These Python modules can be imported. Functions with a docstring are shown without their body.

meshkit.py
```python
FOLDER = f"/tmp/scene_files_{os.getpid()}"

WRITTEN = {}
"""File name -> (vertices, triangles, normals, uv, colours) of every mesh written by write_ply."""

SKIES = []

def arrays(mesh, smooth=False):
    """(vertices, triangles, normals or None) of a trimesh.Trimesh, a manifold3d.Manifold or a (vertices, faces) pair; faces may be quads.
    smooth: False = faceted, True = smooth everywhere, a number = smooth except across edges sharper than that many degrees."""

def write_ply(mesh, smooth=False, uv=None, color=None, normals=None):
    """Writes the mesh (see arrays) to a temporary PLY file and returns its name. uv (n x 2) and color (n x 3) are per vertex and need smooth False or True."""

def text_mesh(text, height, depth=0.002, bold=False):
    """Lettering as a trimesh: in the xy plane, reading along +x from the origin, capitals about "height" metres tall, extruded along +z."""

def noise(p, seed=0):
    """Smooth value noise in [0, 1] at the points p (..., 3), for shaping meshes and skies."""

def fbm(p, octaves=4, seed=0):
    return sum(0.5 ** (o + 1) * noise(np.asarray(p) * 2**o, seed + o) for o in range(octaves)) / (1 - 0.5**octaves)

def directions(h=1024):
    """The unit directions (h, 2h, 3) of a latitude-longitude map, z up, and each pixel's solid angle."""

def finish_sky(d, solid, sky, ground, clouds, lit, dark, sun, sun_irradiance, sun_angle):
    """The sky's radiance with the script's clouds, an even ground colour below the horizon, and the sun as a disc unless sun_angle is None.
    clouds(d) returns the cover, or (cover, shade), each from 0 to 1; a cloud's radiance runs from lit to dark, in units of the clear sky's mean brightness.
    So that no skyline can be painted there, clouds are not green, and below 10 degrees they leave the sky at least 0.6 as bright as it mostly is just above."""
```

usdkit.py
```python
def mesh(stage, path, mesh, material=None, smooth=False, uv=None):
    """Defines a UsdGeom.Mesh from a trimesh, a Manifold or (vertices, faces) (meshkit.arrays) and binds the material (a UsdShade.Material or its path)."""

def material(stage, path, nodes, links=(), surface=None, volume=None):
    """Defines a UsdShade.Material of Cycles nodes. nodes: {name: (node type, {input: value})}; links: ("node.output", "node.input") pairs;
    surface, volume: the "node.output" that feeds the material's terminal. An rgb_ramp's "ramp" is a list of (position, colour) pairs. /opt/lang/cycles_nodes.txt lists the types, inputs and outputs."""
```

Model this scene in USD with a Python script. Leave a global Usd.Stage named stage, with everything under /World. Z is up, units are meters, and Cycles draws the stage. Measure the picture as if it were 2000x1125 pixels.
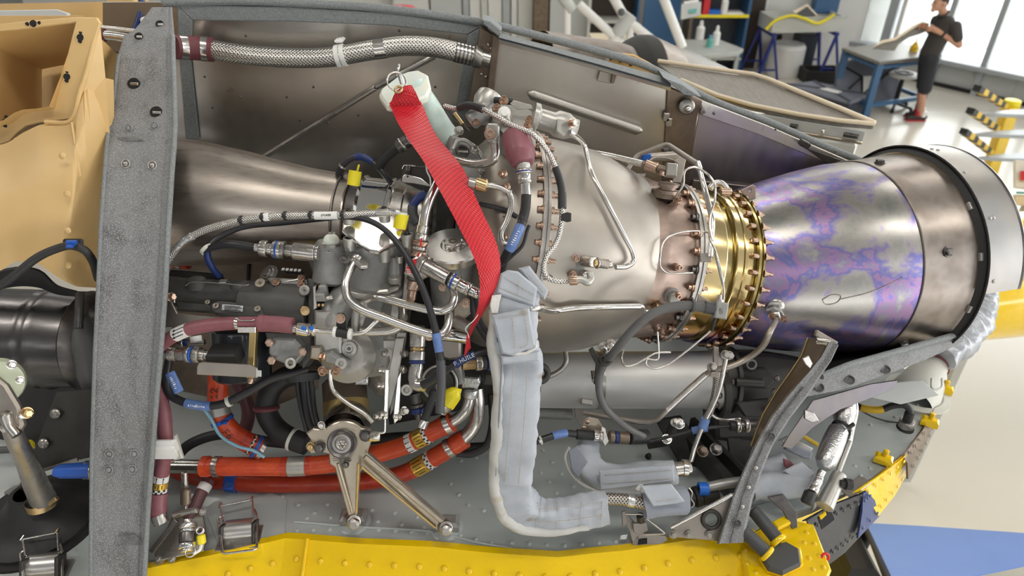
import math, numpy as np, trimesh, usdkit, meshkit, shapely
from shapely.geometry import Polygon
from pxr import Usd, UsdGeom, UsdLux, UsdShade, Gf, Sdf
stage = Usd.Stage.CreateInMemory()
UsdGeom.SetStageUpAxis(stage, 'Z'); UsdGeom.SetStageMetersPerUnit(stage, 1.0)
UsdGeom.Xform.Define(stage, '/World'); UsdGeom.Scope.Define(stage, '/World/Looks')
# ---------------------------------------------------------------- camera, sky, hangar lamps, exposure
H, TH, F = 3.6, math.radians(33.0), 2000 * 24 / 36.0
CAM = np.array([0, 0, H]); RI = np.array([1.0, 0, 0]); DN = np.array([0, math.cos(TH), -math.sin(TH)]); UP = np.array([0, math.sin(TH), math.cos(TH)])
cam = UsdGeom.Camera.Define(stage, '/World/camera')
cam.CreateFocalLengthAttr(24.0); cam.CreateHorizontalApertureAttr(36.0); cam.CreateVerticalApertureAttr(20.25)
cam.CreateFStopAttr(4.5); cam.CreateFocusDistanceAttr(1.22); cam.CreateClippingRangeAttr(Gf.Vec2f(0.05, 400)); cam.CreateExposureAttr(-0.24)
cam.AddTransformOp().Set(Gf.Matrix4d(*RI, 0, *UP, 0, *(-DN), 0, *CAM, 1))
dome = UsdLux.DomeLight.Define(stage, '/World/sky'); dome.CreateIntensityAttr(1.0)
usdkit.material(stage, '/World/Looks/sky', {'c': ('texture_coordinate', {}), 's': ('separate_xyz', {}), 'r': ('rgb_ramp', {'ramp': [(0, (0.75, 0.75, 0.74)), (0.5, (1.0, 0.985, 0.96)), (0.75, (0.97, 0.97, 0.97)), (1, (0.9, 0.94, 1.0))]}),
    'm': ('map_range', {'from_min': -1.0, 'from_max': 1.0}), 'b': ('background_shader', {'strength': 5.6})},
    [('c.generated', 's.vector'), ('s.z', 'm.value'), ('m.result', 'r.fac'), ('r.color', 'b.color')], surface='b.background')
UsdShade.MaterialBindingAPI.Apply(dome.GetPrim()).Bind(UsdShade.Material.Get(stage, '/World/Looks/sky'))
def lamp(name, x, y, z, w, h, power, col=(1, 1, 1), rot=(0, 0, 0)):
    l = UsdLux.RectLight.Define(stage, '/World/' + name)
    l.CreateWidthAttr(w); l.CreateHeightAttr(h); l.CreateIntensityAttr(power); l.CreateColorAttr(Gf.Vec3f(*col))
    l.AddTranslateOp().Set(Gf.Vec3d(x, y, z)); l.AddRotateXYZOp().Set(Gf.Vec3f(*rot))
for i, (x, y) in enumerate([(-4.5, -0.3), (0.6, -0.3), (5.5, -0.3), (-4.5, 5), (0.6, 5), (5.5, 5), (0.6, 10), (6.0, 10)]):   # rows of long hangar lamps under the roof
    lamp('hangar_lamp_%03d' % i, x, y, 7.6, 2.6, 0.75, 14.5, (1.0, 0.95, 0.87))
# ---------------------------------------------------------------- points from the photo's pixels, each with its own depth / plane
def P(px, py, d): return CAM + (px - 1000) / F * d * RI + (562.5 - py) / F * d * UP + d * DN
def PP(l, d=None): return np.array([P(*(q if len(q) == 3 else (*q, d))) for q in l])
def ray(px, py): return (px - 1000) / F * RI + (562.5 - py) / F * UP + DN
def onz(px, py, z=0.0): r = ray(px, py); return CAM + r * ((z - H) / r[2])
def ony(px, py, y): r = ray(px, py); return CAM + r * (y / r[1])
def onplane(px, py, o, n): r = ray(px, py); return CAM + r * (np.dot(np.asarray(o) - CAM, n) / np.dot(r, n))
def dep(p): return float(np.dot(np.asarray(p) - CAM, DN))
def pxm(n, d): return n * d / F
def unit(v): v = np.asarray(v, float); return v / max(np.linalg.norm(v), 1e-12)
# ---------------------------------------------------------------- meshes
class M:
    def __init__(s, v, f, uv=None, smooth=35): s.v, s.f, s.uv, s.smooth = np.asarray(v, float), np.asarray(f, int), uv, smooth
def join(*ms):
    ms = [m for x in ms for m in (x if isinstance(x, (list, tuple)) else [x])]
    v, f, n = [], [], 0
    for m in ms: v.append(m.v); f.append(m.f + n); n += len(m.v)
    uv = np.vstack([m.uv for m in ms]) if all(m.uv is not None for m in ms) else None
    return M(np.vstack(v), np.vstack(f), uv, ms[0].smooth)
def frame(z, hint=None):
    z = unit(z); hint = np.array([0, 0, 1.0]) if hint is None else np.asarray(hint, float)
    x = np.cross(hint, z)
    if np.linalg.norm(x) < 1e-3: x = np.cross([1.0, 0.03, 0], z)
    x = unit(x); return x, np.cross(z, x), z
def spline(pts, step=None, n=None, closed=False):
    p = np.asarray(pts, float)
    if len(p) == 2: n = n or 2; return np.linspace(p[0], p[1], n)
    q = np.vstack([2 * p[0] - p[1], p, 2 * p[-1] - p[-2]]); out = []; k = n or 6
    for i in range(1, len(q) - 2):
        a, b, c, e = q[i - 1:i + 3]
        ta, tb = np.sqrt(np.linalg.norm(b - a)), np.sqrt(np.linalg.norm(c - b)); tc = np.sqrt(np.linalg.norm(e - c))
        m1 = (c - b) + tb * ((b - a) / max(ta, 1e-9) - (c - a) / max(ta + tb, 1e-9)); m2 = (c - b) + tb * ((e - c) / max(tc, 1e-9) - (e - b) / max(tb + tc, 1e-9))
        t = np.linspace(0, 1, k, endpoint=False)[:, None]
        out.append((2 * t**3 - 3 * t**2 + 1) * b + (t**3 - 2 * t**2 + t) * m1 + (-2 * t**3 + 3 * t**2) * c + (t**3 - t**2) * m2)
    return np.vstack(out + [p[-1:]])
def fillet(pts, r, n=6):
    """A bent pipe's centre line: straight runs joined by arcs."""
    p = np.asarray(pts, float); out = [p[0]]
    for i in range(1, len(p) - 1):
        a, b, c = p[i - 1:i + 2]; k = min(r, 0.48 * np.linalg.norm(a - b), 0.48 * np.linalg.norm(c - b))
        s, e = b + unit(a - b) * k, b + unit(c - b) * k; t = np.linspace(0, 1, n)[:, None]
        out += list((1 - t)**2 * s + 2 * t * (1 - t) * b + t**2 * e)
    return np.vstack(out + [p[-1:]])
def sweep(path, r, n=14, caps=True, uvk=None, sec=None):
    """Tube along path; r a number or one per point; sec an optional closed 2-D section scaled by r."""
    p = np.asarray(path, float); k = len(p); r = np.broadcast_to(np.asarray(r, float), (k,))
    t = np.gradient(p, axis=0); t /= np.maximum(np.linalg.norm(t, axis=1, keepdims=True), 1e-12)
    x = unit(np.cross(t[0], DN) if abs(np.dot(t[0], DN)) < 0.95 else np.cross(t[0], RI)); X = []
    for i in range(k):
        x = unit(x - np.dot(x, t[i]) * t[i]); X.append(x)
    X = np.array(X); Y = np.cross(t, X)
    if sec is None: a = np.linspace(0, 2 * np.pi, n, endpoint=False); sec = np.stack([np.cos(a), np.sin(a)], 1)
    sec = np.asarray(sec); n = len(sec); m = n
    if uvk: sec = np.vstack([sec, sec[:1]]); m = n + 1
    V = (p[:, None] + r[:, None, None] * (sec[None, :, :1] * X[:, None] + sec[None, :, 1:] * Y[:, None])).reshape(-1, 3)
    i, j = np.meshgrid(np.arange(k - 1), np.arange(n), indexing='ij'); j2 = (j + 1) if uvk else (j + 1) % n
    Fq = np.stack([i * m + j, i * m + j2, (i + 1) * m + j2, (i + 1) * m + j], -1).reshape(-1, 4); uv = None
    if uvk:
        L = np.concatenate([[0], np.cumsum(np.linalg.norm(np.diff(p, axis=0), axis=1))])
        uv = np.stack([np.broadcast_to(np.linspace(0, uvk[0], m), (k, m)), np.broadcast_to((L / uvk[1])[:, None], (k, m))], -1).reshape(-1, 2)
    T = np.vstack([Fq[:, [0, 1, 2]], Fq[:, [0, 2, 3]]])
    if caps:
        for e, o in ((0, -1), (k - 1, 1)):
            c = len(V); ring = V[e * m:e * m + n]; V = np.vstack([V, ring, ring.mean(0)[None]])
            a = np.arange(n); b = (a + 1) % n
            T = np.vstack([T, np.stack([c + a, c + b, np.full(n, c + n)], 1) if o > 0 else np.stack([c + b, c + a, np.full(n, c + n)], 1)])
            if uv is not None: uv = np.vstack([uv, np.zeros((n + 1, 2))])
    return M(V, T, uv, True)
def lathe(o, d, prof, n=32, arc=(0, 360), hint=None, sharp=28, uvk=None):
    """Turned shape: prof is (distance along d from o, radius) from one end to the other; sharp corners are split."""
    x, y, z = frame(d, -DN if hint is None else hint); prof = [tuple(q) for q in prof]
    rows = []
    for i, q in enumerate(prof):
        rows.append(q)
        if 0 < i < len(prof) - 1:
            a, b = np.subtract(q, prof[i - 1]), np.subtract(prof[i + 1], q)
            if np.degrees(abs(math.atan2(a[0] * b[1] - a[1] * b[0], float(np.dot(a, b))))) > sharp: rows.append(None); rows.append(q)
    full = arc[1] - arc[0] >= 360 and not uvk; m = n if full else n + 1
    a = np.radians(np.linspace(arc[0], arc[1], n + 1))[:m] + np.pi / 2   # angle 0 lies towards hint (the camera)
    ring = np.cos(a)[:, None] * x + np.sin(a)[:, None] * y
    V, T, UV, prev = [], [], [], None; c = 0; L = 0; lastq = None
    for q in rows:
        if q is None: prev = None; continue
        V.append(np.asarray(o) + z * q[0] + ring * q[1])
        if lastq is not None: L += math.hypot(q[0] - lastq[0], q[1] - lastq[1])
        lastq = q
        UV.append(np.stack([np.linspace(0, uvk[0] if uvk else 1, m), np.full(m, L / (uvk[1] if uvk else 1))], 1))
        if prev is not None:
            j = np.arange(n); k = (j + 1) % m if full else j + 1
            T += [np.stack([prev + j, prev + k, c + k], 1), np.stack([prev + j, c + k, c + j], 1)]
        prev = c; c += m
    V = np.vstack(V); T = np.vstack(T); ar = np.linalg.norm(np.cross(V[T[:, 1]] - V[T[:, 0]], V[T[:, 2]] - V[T[:, 0]]), axis=1)
    return M(V, T[ar > 1e-13], np.vstack(UV) if uvk else None, True)
def cyl(a, b, r, n=20, bev=0.0, r2=None):
    a, b = np.asarray(a, float), np.asarray(b, float); L = np.linalg.norm(b - a); r2 = r if r2 is None else r2
    e = min(bev, 0.45 * L, 0.9 * r)
    return lathe(a, b - a, [(0, 0), (0, r - e), (e, r), (L - e, r2), (L, r2 - e), (L, 0)] if e > 0 else [(0, 0), (0, r), (L, r2), (L, 0)], n, sharp=50 if e > 0 else 28)
def ringm(c, d, R, r, n=28, k=8):
    a = np.linspace(0, 2 * np.pi, k + 1); return lathe(c, d, [(r * math.sin(q), R + r * math.cos(q)) for q in a], n, sharp=80)
def band(c, d, R, w, t=0.0012, n=28):
    return lathe(np.asarray(c) - unit(d) * w / 2, d, [(0, R), (0, R + t), (w, R + t), (w, R)], n)
def prism(poly, o, x, y, h, bev=0.0, holes=()):
    """poly (2-D, metres in the x,y frame at o) pushed h along x cross y, with chamfered rims."""
    x, y = unit(x), unit(np.asarray(y) - np.dot(y, unit(x)) * unit(x)); z = np.cross(x, y)
    g = Polygon(poly, holes)
    if not g.is_valid: g = g.buffer(0); g = max(getattr(g, 'geoms', [g]), key=lambda q: q.area)
    g = shapely.geometry.polygon.orient(g); loops = [np.array(q.coords)[:-1] for q in (g.exterior, *g.interiors)]
    flat, inn = [], []
    for l in loops:
        keep = np.linalg.norm(l - np.roll(l, 1, 0), axis=1) > 1e-7; l = l[keep]
        a, b = l - np.roll(l, 1, 0), np.roll(l, -1, 0) - l; a /= np.linalg.norm(a, axis=1, keepdims=True); b /= np.linalg.norm(b, axis=1, keepdims=True)
        na, nb = np.stack([-a[:, 1], a[:, 0]], 1), np.stack([-b[:, 1], b[:, 0]], 1); m = na + nb; m /= np.maximum((m * m).sum(1, keepdims=True), 0.3) / 2
        flat.append(l); inn.append(l + m * bev)
    import mapbox_earcut
    A, I = np.vstack(flat), np.vstack(inn); ends = np.cumsum([len(l) for l in flat]).astype(np.uint32)
    tri = mapbox_earcut.triangulate_float64(A, ends).reshape(-1, 3); p0 = A[tri]
    cr = (p0[:, 1, 0] - p0[:, 0, 0]) * (p0[:, 2, 1] - p0[:, 0, 1]) - (p0[:, 1, 1] - p0[:, 0, 1]) * (p0[:, 2, 0] - p0[:, 0, 0])
    tri[cr < 0] = tri[cr < 0][:, ::-1]
    lay = [(I, 0.0), (A, bev), (A, h - bev), (I, h)] if bev > 0 else [(A, 0.0), (A, h)]
    n = len(A); V = np.vstack([np.asarray(o) + q[:, :1] * x + q[:, 1:] * y + zz * z for q, zz in lay]); T = [tri[:, ::-1], tri + n * (len(lay) - 1)]
    s = 0
    for e in ends:
        j = np.arange(s, e); k = np.roll(j, -1)
        for q in range(len(lay) - 1): T += [np.stack([j + q * n, k + q * n, k + (q + 1) * n], 1), np.stack([j + q * n, k + (q + 1) * n, j + (q + 1) * n], 1)]
        s = e
    return M(V, np.vstack(T), None, 25)
def box(c, sx, sy, sz, x=(1, 0, 0), y=(0, 1, 0), bev=0.0):
    x = unit(x); y = unit(np.asarray(y) - np.dot(y, x) * x); z = np.cross(x, y)
    return prism([(-sx / 2, -sy / 2), (sx / 2, -sy / 2), (sx / 2, sy / 2), (-sx / 2, sy / 2)], np.asarray(c) - z * sz / 2, x, y, sz, min(bev, sz * .4, sx * .4, sy * .4))
def bar(a, b, w, t, up=(0, 0, 1), bev=0.0):
    a, b = np.asarray(a, float), np.asarray(b, float); d = b - a; y = np.asarray(up) - np.dot(up, unit(d)) * unit(d)
    return box((a + b) / 2, np.linalg.norm(d), w, t, d, np.cross(y, d), bev)
def rrect(w, h, r, n=4, cx=0, cy=0):
    return [(cx + sx * (w / 2 - r) + r * math.cos(t), cy + sy * (h / 2 - r) + r * math.sin(t)) for (sx, sy, a) in ((1, 1, 0), (-1, 1, 90), (-1, -1, 180), (1, -1, 270)) for t in np.radians(np.linspace(a, a + 90, n))]
def circ(r, n=20, cx=0, cy=0): return [(cx + r * math.cos(t), cy + r * math.sin(t)) for t in np.linspace(0, 2 * np.pi, n, endpoint=False)]
def ball(c, r, n=16, d=(0, 0, 1), sq=1.0): return lathe(c, d, [(-r * sq * math.cos(t), r * math.sin(t)) for t in np.linspace(0, np.pi, max(5, n // 2 + 1))], n, sharp=120)
def plate(pix, d, h, bev=0.001, back=True, holes=(), nrm=None):
    """A flat piece whose outline was taken from the photo, at depth d (or d given per point: a best-fit plane), h thick away from the viewer."""
    pts = PP(pix, d); c = pts.mean(0)
    if nrm is None: u, s, vt = np.linalg.svd(pts - c); z = vt[2]
    else: z = unit(nrm)
    if np.dot(z, DN) > 0: z = -z
    x = unit(RI - np.dot(RI, z) * z); y = np.cross(z, x)
    hol = [[((q - c) @ x, (q - c) @ y) for q in PP(hh, d)] for hh in holes]
    return prism([((q - c) @ x, (q - c) @ y) for q in pts], c - z * h, x, y, h, bev, hol)
def loft(rows, thick=0.0, nrm=None, closed=False):
    """A skin through rows of points (each row the same count); thick > 0 gives it a back, offset along the mean normal or nrm."""
    R = np.array([np.asarray(r) for r in rows]); a, b = R.shape[:2]
    i, j = np.meshgrid(np.arange(a - 1), np.arange(b - 1), indexing='ij'); q = np.stack([i * b + j, i * b + j + 1, (i + 1) * b + j + 1, (i + 1) * b + j], -1).reshape(-1, 4)
    V = R.reshape(-1, 3); T = np.vstack([q[:, [0, 1, 2]], q[:, [0, 2, 3]]])
    if not thick: return M(V, T, None, 40)
    if nrm is None:
        gu, gv = np.gradient(R, axis=0), np.gradient(R, axis=1); nn = np.cross(gv, gu); nn /= np.maximum(np.linalg.norm(nn, axis=-1, keepdims=True), 1e-12)
        if (nn.reshape(-1, 3) @ DN).mean() < 0: nn = -nn
    else: nn = np.broadcast_to(unit(nrm), R.shape)
    W = (R + nn * thick).reshape(-1, 3); n = len(V); E = []
    rim = [k for k in range(b)] + [k * b + b - 1 for k in range(1, a)] + [(a - 1) * b + k for k in range(b - 2, -1, -1)] + [k * b for k in range(a - 2, 0, -1)]
    for u, w in zip(rim, rim[1:] + rim[:1]): E += [[u, w, w + n], [u, w + n, u + n]]
    m = M(np.vstack([V, W]), np.vstack([T, T[:, ::-1] + n, np.array(E)]), None, 40)
    tm = trimesh.Trimesh(m.v, m.f, process=False)
    if tm.volume < 0: m.f = m.f[:, ::-1]
    return m
def ell(pix, d, k=6):  return spline(PP(pix, d), n=k)
def hexnut(c, d, r, h, n=6): 
    e = min(h, r) * 0.18; return lathe(c, d, [(0, 0), (0, r), (h - e, r), (h, r - e), (h, 0)], n)
def bolt(c, d, r, h=None, washer=True, twelve=False):
    """Hex (or twelve-point) bolt head on a washer, rising along d."""
    d = unit(d); h = h or r * 1.1; c = np.asarray(c); w = r * 0.25 if washer else 0
    ms = [hexnut(c + d * w, d, r, h), lathe(c + d * (w + h), d, [(0, r * .75), (r * .12, r * .62), (r * .12, 0)], 12)]
    if twelve: ms = [lathe(c + d * w, d, [(0, r * 1.12), (h * .3, r * 1.12), (h * .32, r * .8), (h, r * .78), (h, r * .45), (h * .75, r * .38), (h * .75, 0)], 12)]
    if washer: ms.append(lathe(c, d, [(0, r * 1.25), (w, r * 1.25), (w, 0)], 16))
    m = join(ms); m.smooth = 25; return m
def rivet(c, d, r, n=10): return lathe(c, d, [(0, r), (r * .22, r * .9), (r * .42, r * .55), (r * .5, 0)], n, sharp=90)
def textm(s, o, x, y, h, dep=0.0006, bold=False, cx=True):
    t = meshkit.text_mesh(s, h, dep, bold); v = np.array(t.vertices); x, y = unit(x), unit(np.asarray(y) - np.dot(y, unit(x)) * unit(x))
    if cx: v[:, 0] -= (v[:, 0].min() + v[:, 0].max()) / 2; v[:, 1] -= (v[:, 1].min() + v[:, 1].max()) / 2
    return M(np.asarray(o) + v[:, :1] * x + v[:, 1:2] * y + v[:, 2:] * np.cross(x, y), t.faces, None, False)
def textw(s, o, ax, up, R, h, dep=0.0006, bold=False):
    """Lettering that reads along ax and wraps round a tube of radius R centred at o; up points from the tube's axis to the middle of the lettering."""
    t = meshkit.text_mesh(s, h, dep, bold); v = np.array(t.vertices); v[:, 0] -= (v[:, 0].min() + v[:, 0].max()) / 2; v[:, 1] -= (v[:, 1].min() + v[:, 1].max()) / 2
    ax = unit(ax); up = unit(np.asarray(up) - np.dot(up, ax) * ax); sd = np.cross(up, ax); a = v[:, 1:2] / R
    return M(np.asarray(o) + v[:, :1] * ax + (R + v[:, 2:]) * (np.cos(a) * up + np.sin(a) * sd), t.faces, None, False)
# ---------------------------------------------------------------- things, parts, sub-parts
MAT, USED = {}, {}
def num(par, name):
    k = USED.setdefault((par, name), 0); USED[(par, name)] += 1
    return name if k == 0 else '%s_%03d' % (name, k)
def keys(prim, **kw):
    for k, v in kw.items():
        if v: prim.SetCustomDataByKey(k, v)
def put(path, m, mat, off, **kw):
    sm = m.smooth
    if m.uv is not None and sm not in (True, False): sm = True
    g = usdkit.mesh(stage, path, (m.v - off, m.f), MAT[mat], smooth=sm, uv=m.uv)
    g.CreateDoubleSidedAttr(True); keys(g.GetPrim(), **kw); return g
class T:
    """A thing: an Xform at its base whose children are the parts added to it. With one part only it is that one Mesh."""
    def __init__(s, name, label, cat, group=None, kind=None): s.name, s.kw, s.parts, s.off = name, dict(label=label, category=cat, group=group, kind=kind), [], None
    def add(s, name, m, mat, label=None, parent=None, kind=None):
        s.parts.append((name, m if isinstance(m, M) else join(m), mat, label, parent, kind)); return len(s.parts) - 1
    def done(s):
        allv = np.vstack([p[1].v for p in s.parts]); lo, hi = allv.min(0), allv.max(0); off = np.array([(lo[0] + hi[0]) / 2, (lo[1] + hi[1]) / 2, lo[2]])
        path = '/World/' + num('', s.name)
        if len(s.parts) == 1:
            g = put(path, s.parts[0][1], s.parts[0][2], off, **s.kw); g.AddTranslateOp().Set(Gf.Vec3d(*off)); return path
        x = UsdGeom.Xform.Define(stage, path); x.AddTranslateOp().Set(Gf.Vec3d(*off)); keys(x.GetPrim(), **s.kw); made = []
        for name, m, mat, label, parent, kind in s.parts:
            par = path if parent is None else made[parent]; q = par + '/' + num(par, name); made.append(q); put(q, m, mat, off, label=label, kind=kind)
        return path
def solo(name, label, cat, m, mat, group=None, kind=None): t = T(name, label, cat, group, kind); t.add(name, m, mat); return t.done()
def struct(name, m, mat): t = T(name, None, None, None, 'structure'); t.add(name, m, mat); return t.done()
# ---------------------------------------------------------------- procedural materials
def mat(name, col, rough=0.5, metal=0.0, col2=None, sc=8.0, mp=(1, 1, 1), lo=0.35, hi=0.65, rv=0.0, bump=0.0, bsc=200.0, bdist=0.001, bmp=None, coat=0.0, spec=None, det=3.0, speck=None, bev=0.0, dist=0.0, stops=None, aniso=0.0, **kw):
    n = {'g': ('geometry', {}), 'p': ('principled_bsdf', {'base_color': col, 'roughness': rough, 'metallic': metal, **kw})}; l = []
    if coat: n['p'][1].update(coat_weight=coat, coat_roughness=0.04)
    if spec is not None: n['p'][1]['specular_ior_level'] = spec
    if col2 is not None or rv or stops:
        n['m'] = ('mapping', {'scale': mp}); n['n'] = ('noise_texture', {'scale': sc, 'detail': det, 'roughness': 0.6, 'distortion': dist}); l += [('g.position', 'm.vector'), ('m.vector', 'n.vector')]
        st = stops or [(lo, col), (hi, col2 if col2 is not None else col)]
        n['r'] = ('rgb_ramp', {'ramp': [(0, st[0][1]), *st, (1, st[-1][1])]}); l += [('n.fac', 'r.fac')]; out = 'r.color'
        if speck:
            n['ns'] = ('noise_texture', {'scale': speck[1], 'detail': 2.0}); n['rs'] = ('rgb_ramp', {'ramp': [(0, (0, 0, 0)), (speck[2], (0, 0, 0)), (speck[3], (1, 1, 1)), (1, (1, 1, 1))]}); n['mx'] = ('mix', {'color2': speck[0]})
            l += [('g.position', 'ns.vector'), ('ns.fac', 'rs.fac'), ('rs.color', 'mx.fac'), (out, 'mx.color1')]; out = 'mx.color'
        l.append((out, 'p.base_color'))
        if rv: n['q'] = ('map_range', {'from_min': 0.3, 'from_max': 0.7, 'to_min': max(0.02, rough - rv), 'to_max': rough + rv}); l += [('n.fac', 'q.value'), ('q.result', 'p.roughness')]
    nr = None
    if bev: n['bv'] = ('bevel', {'radius': bev, 'samples': 4}); nr = 'bv.bevel'
    if bump:
        n['bn'] = ('noise_texture', {'scale': bsc, 'detail': 2.0}); n['b'] = ('bump', {'strength': bump, 'distance': bdist})
        if bmp: n['bm'] = ('mapping', {'scale': bmp}); l += [('g.position', 'bm.vector'), ('bm.vector', 'bn.vector')]
        else: l.append(('g.position', 'bn.vector'))
        l.append(('bn.fac', 'b.height'))
        if nr: l.append((nr, 'b.normal'))
        nr = 'b.normal'
    if nr: l.append((nr, 'p.normal'))
    MAT[name] = usdkit.material(stage, '/World/Looks/' + name, n, l, surface='p.BSDF')
def uvmat(name, kind, c1, c2, rough, metal, ku=1.0, kv=1.0, strength=0.6, bdist=0.0006, **kw):
    """Woven looks in the mesh's own uv: braid = crossing diagonals, web = ribs both ways, rib = rings along the length."""
    n = {'u': ('uvmap', {'attribute': 'st'}), 's': ('separate_xyz', {}), 'p': ('principled_bsdf', {'roughness': rough, 'metallic': metal, **kw})}; l = [('u.UV', 's.vector')]
    def m(k, t, a, b=None, v1=None, v2=None):
        n[k] = ('math', {'math_type': t, **({'value1': v1} if v1 is not None else {}), **({'value2': v2} if v2 is not None else {})})
        if a: l.append((a, k + '.value1'))
        if b: l.append((b, k + '.value2'))
        return k + '.value'
    U = m('mu', 'multiply', 's.x', v2=2 * math.pi * ku); V = m('mv', 'multiply', 's.y', v2=2 * math.pi * kv)
    if kind == 'braid': a = m('a1', 'sine', m('a', 'add', U, V)); b = m('b1', 'sine', m('b', 'subtract', U, V)); h = m('h', 'maximum', a, b); h = m('h2', 'multiply_add', h, v2=0.5); n['h2'][1]['value3'] = 0.5
    elif kind == 'web': h = m('h', 'multiply', m('a1', 'sine', U), m('b1', 'sine', V)); h = m('h2', 'multiply_add', h, v2=0.5); n['h2'][1]['value3'] = 0.5
    else: h = m('h', 'sine', V); h = m('h2', 'multiply_add', h, v2=0.5); n['h2'][1]['value3'] = 0.5
    n['r'] = ('rgb_ramp', {'ramp': [(0, c1), (0.25, c1), (0.8, c2), (1, c2)]}); n['bp'] = ('bump', {'strength': strength, 'distance': bdist})
    l += [(h, 'r.fac'), ('r.color', 'p.base_color'), (h, 'bp.height'), ('bp.normal', 'p.normal')]
    MAT[name] = usdkit.material(stage, '/World/Looks/' + name, n, l, surface='p.BSDF')
mat('steel', (.70, .68, .64), .26, 1, (.6, .57, .54), 60, rv=.06)
mat('steel_bright', (.80, .78, .75), .2, 1)
mat('chrome', (.9, .9, .89), .07, 1)
mat('steel_dull', (.5, .48, .45), .36, 1, (.38, .36, .34), 40, rv=.1)
mat('steel_dark', (.2, .19, .18), .38, 1, (.13, .12, .12), 30, rv=.1)
mat('duct_steel', (.62, .55, .49), .33, 1, (.5, .45, .40), 9, (1, 6, 6), rv=.07, bump=.06, bsc=300, bmp=(.08, 1, 1))
mat('duct_dark', (.20, .19, .19), .3, 1, (.12, .115, .115), 7, (1, 5, 5), rv=.08)
mat('titanium', (.45, .415, .375), .42, 1, (.375, .345, .305), 7, rv=.06, bump=.05, bsc=600)
mat('turbine_skin', (.40, .31, .265), .4, 1, (.31, .235, .20), 10, (1, 3, 3), rv=.08)
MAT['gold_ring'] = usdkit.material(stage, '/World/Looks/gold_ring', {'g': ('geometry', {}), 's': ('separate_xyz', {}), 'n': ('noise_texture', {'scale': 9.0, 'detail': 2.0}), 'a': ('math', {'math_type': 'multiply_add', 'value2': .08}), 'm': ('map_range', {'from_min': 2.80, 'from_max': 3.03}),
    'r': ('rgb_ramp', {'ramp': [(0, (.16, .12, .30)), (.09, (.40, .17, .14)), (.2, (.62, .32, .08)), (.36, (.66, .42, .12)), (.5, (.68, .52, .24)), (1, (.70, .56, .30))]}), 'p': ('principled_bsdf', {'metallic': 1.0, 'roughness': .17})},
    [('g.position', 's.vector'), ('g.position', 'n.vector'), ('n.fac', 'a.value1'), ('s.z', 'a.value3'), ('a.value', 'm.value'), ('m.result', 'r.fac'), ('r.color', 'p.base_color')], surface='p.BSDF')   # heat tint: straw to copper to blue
mat('gold_dark', (.42, .34, .15), .22, 1)
mat('exhaust_skin', (.5, .45, .4), .33, 1, sc=7.0, mp=(.9, 1.3, 1.0), det=5, dist=.35, rv=.06, bump=.04, bsc=500, stops=[(.30, (.36, .37, .35)), (.46, (.42, .40, .38)), (.50, (.31, .27, .42)), (.532, (.18, .19, .46)), (.558, (.38, .23, .41)), (.59, (.28, .25, .38)), (.64, (.39, .38, .36)), (.76, (.36, .39, .41))])
mat('exhaust_grey', (.42, .38, .34), .38, 1, (.30, .26, .23), 9, rv=.1, stops=[(.3, (.27, .23, .20)), (.48, (.36, .32, .29)), (.62, (.27, .225, .195)), (.7, (.34, .315, .30))])
mat('alu_tube', (.66, .66, .65), .5, .6, (.58, .58, .57), 6)
mat('sleeve_metal', (.37, .34, .30), .42, 1, (.30, .30, .30), 5, rv=.08)
mat('wall_metal', (.52, .49, .45), .34, 1, (.42, .39, .35), 5, rv=.07, bump=.03, bsc=400, speck=((.36, .31, .27), 34, .70, .76))
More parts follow.
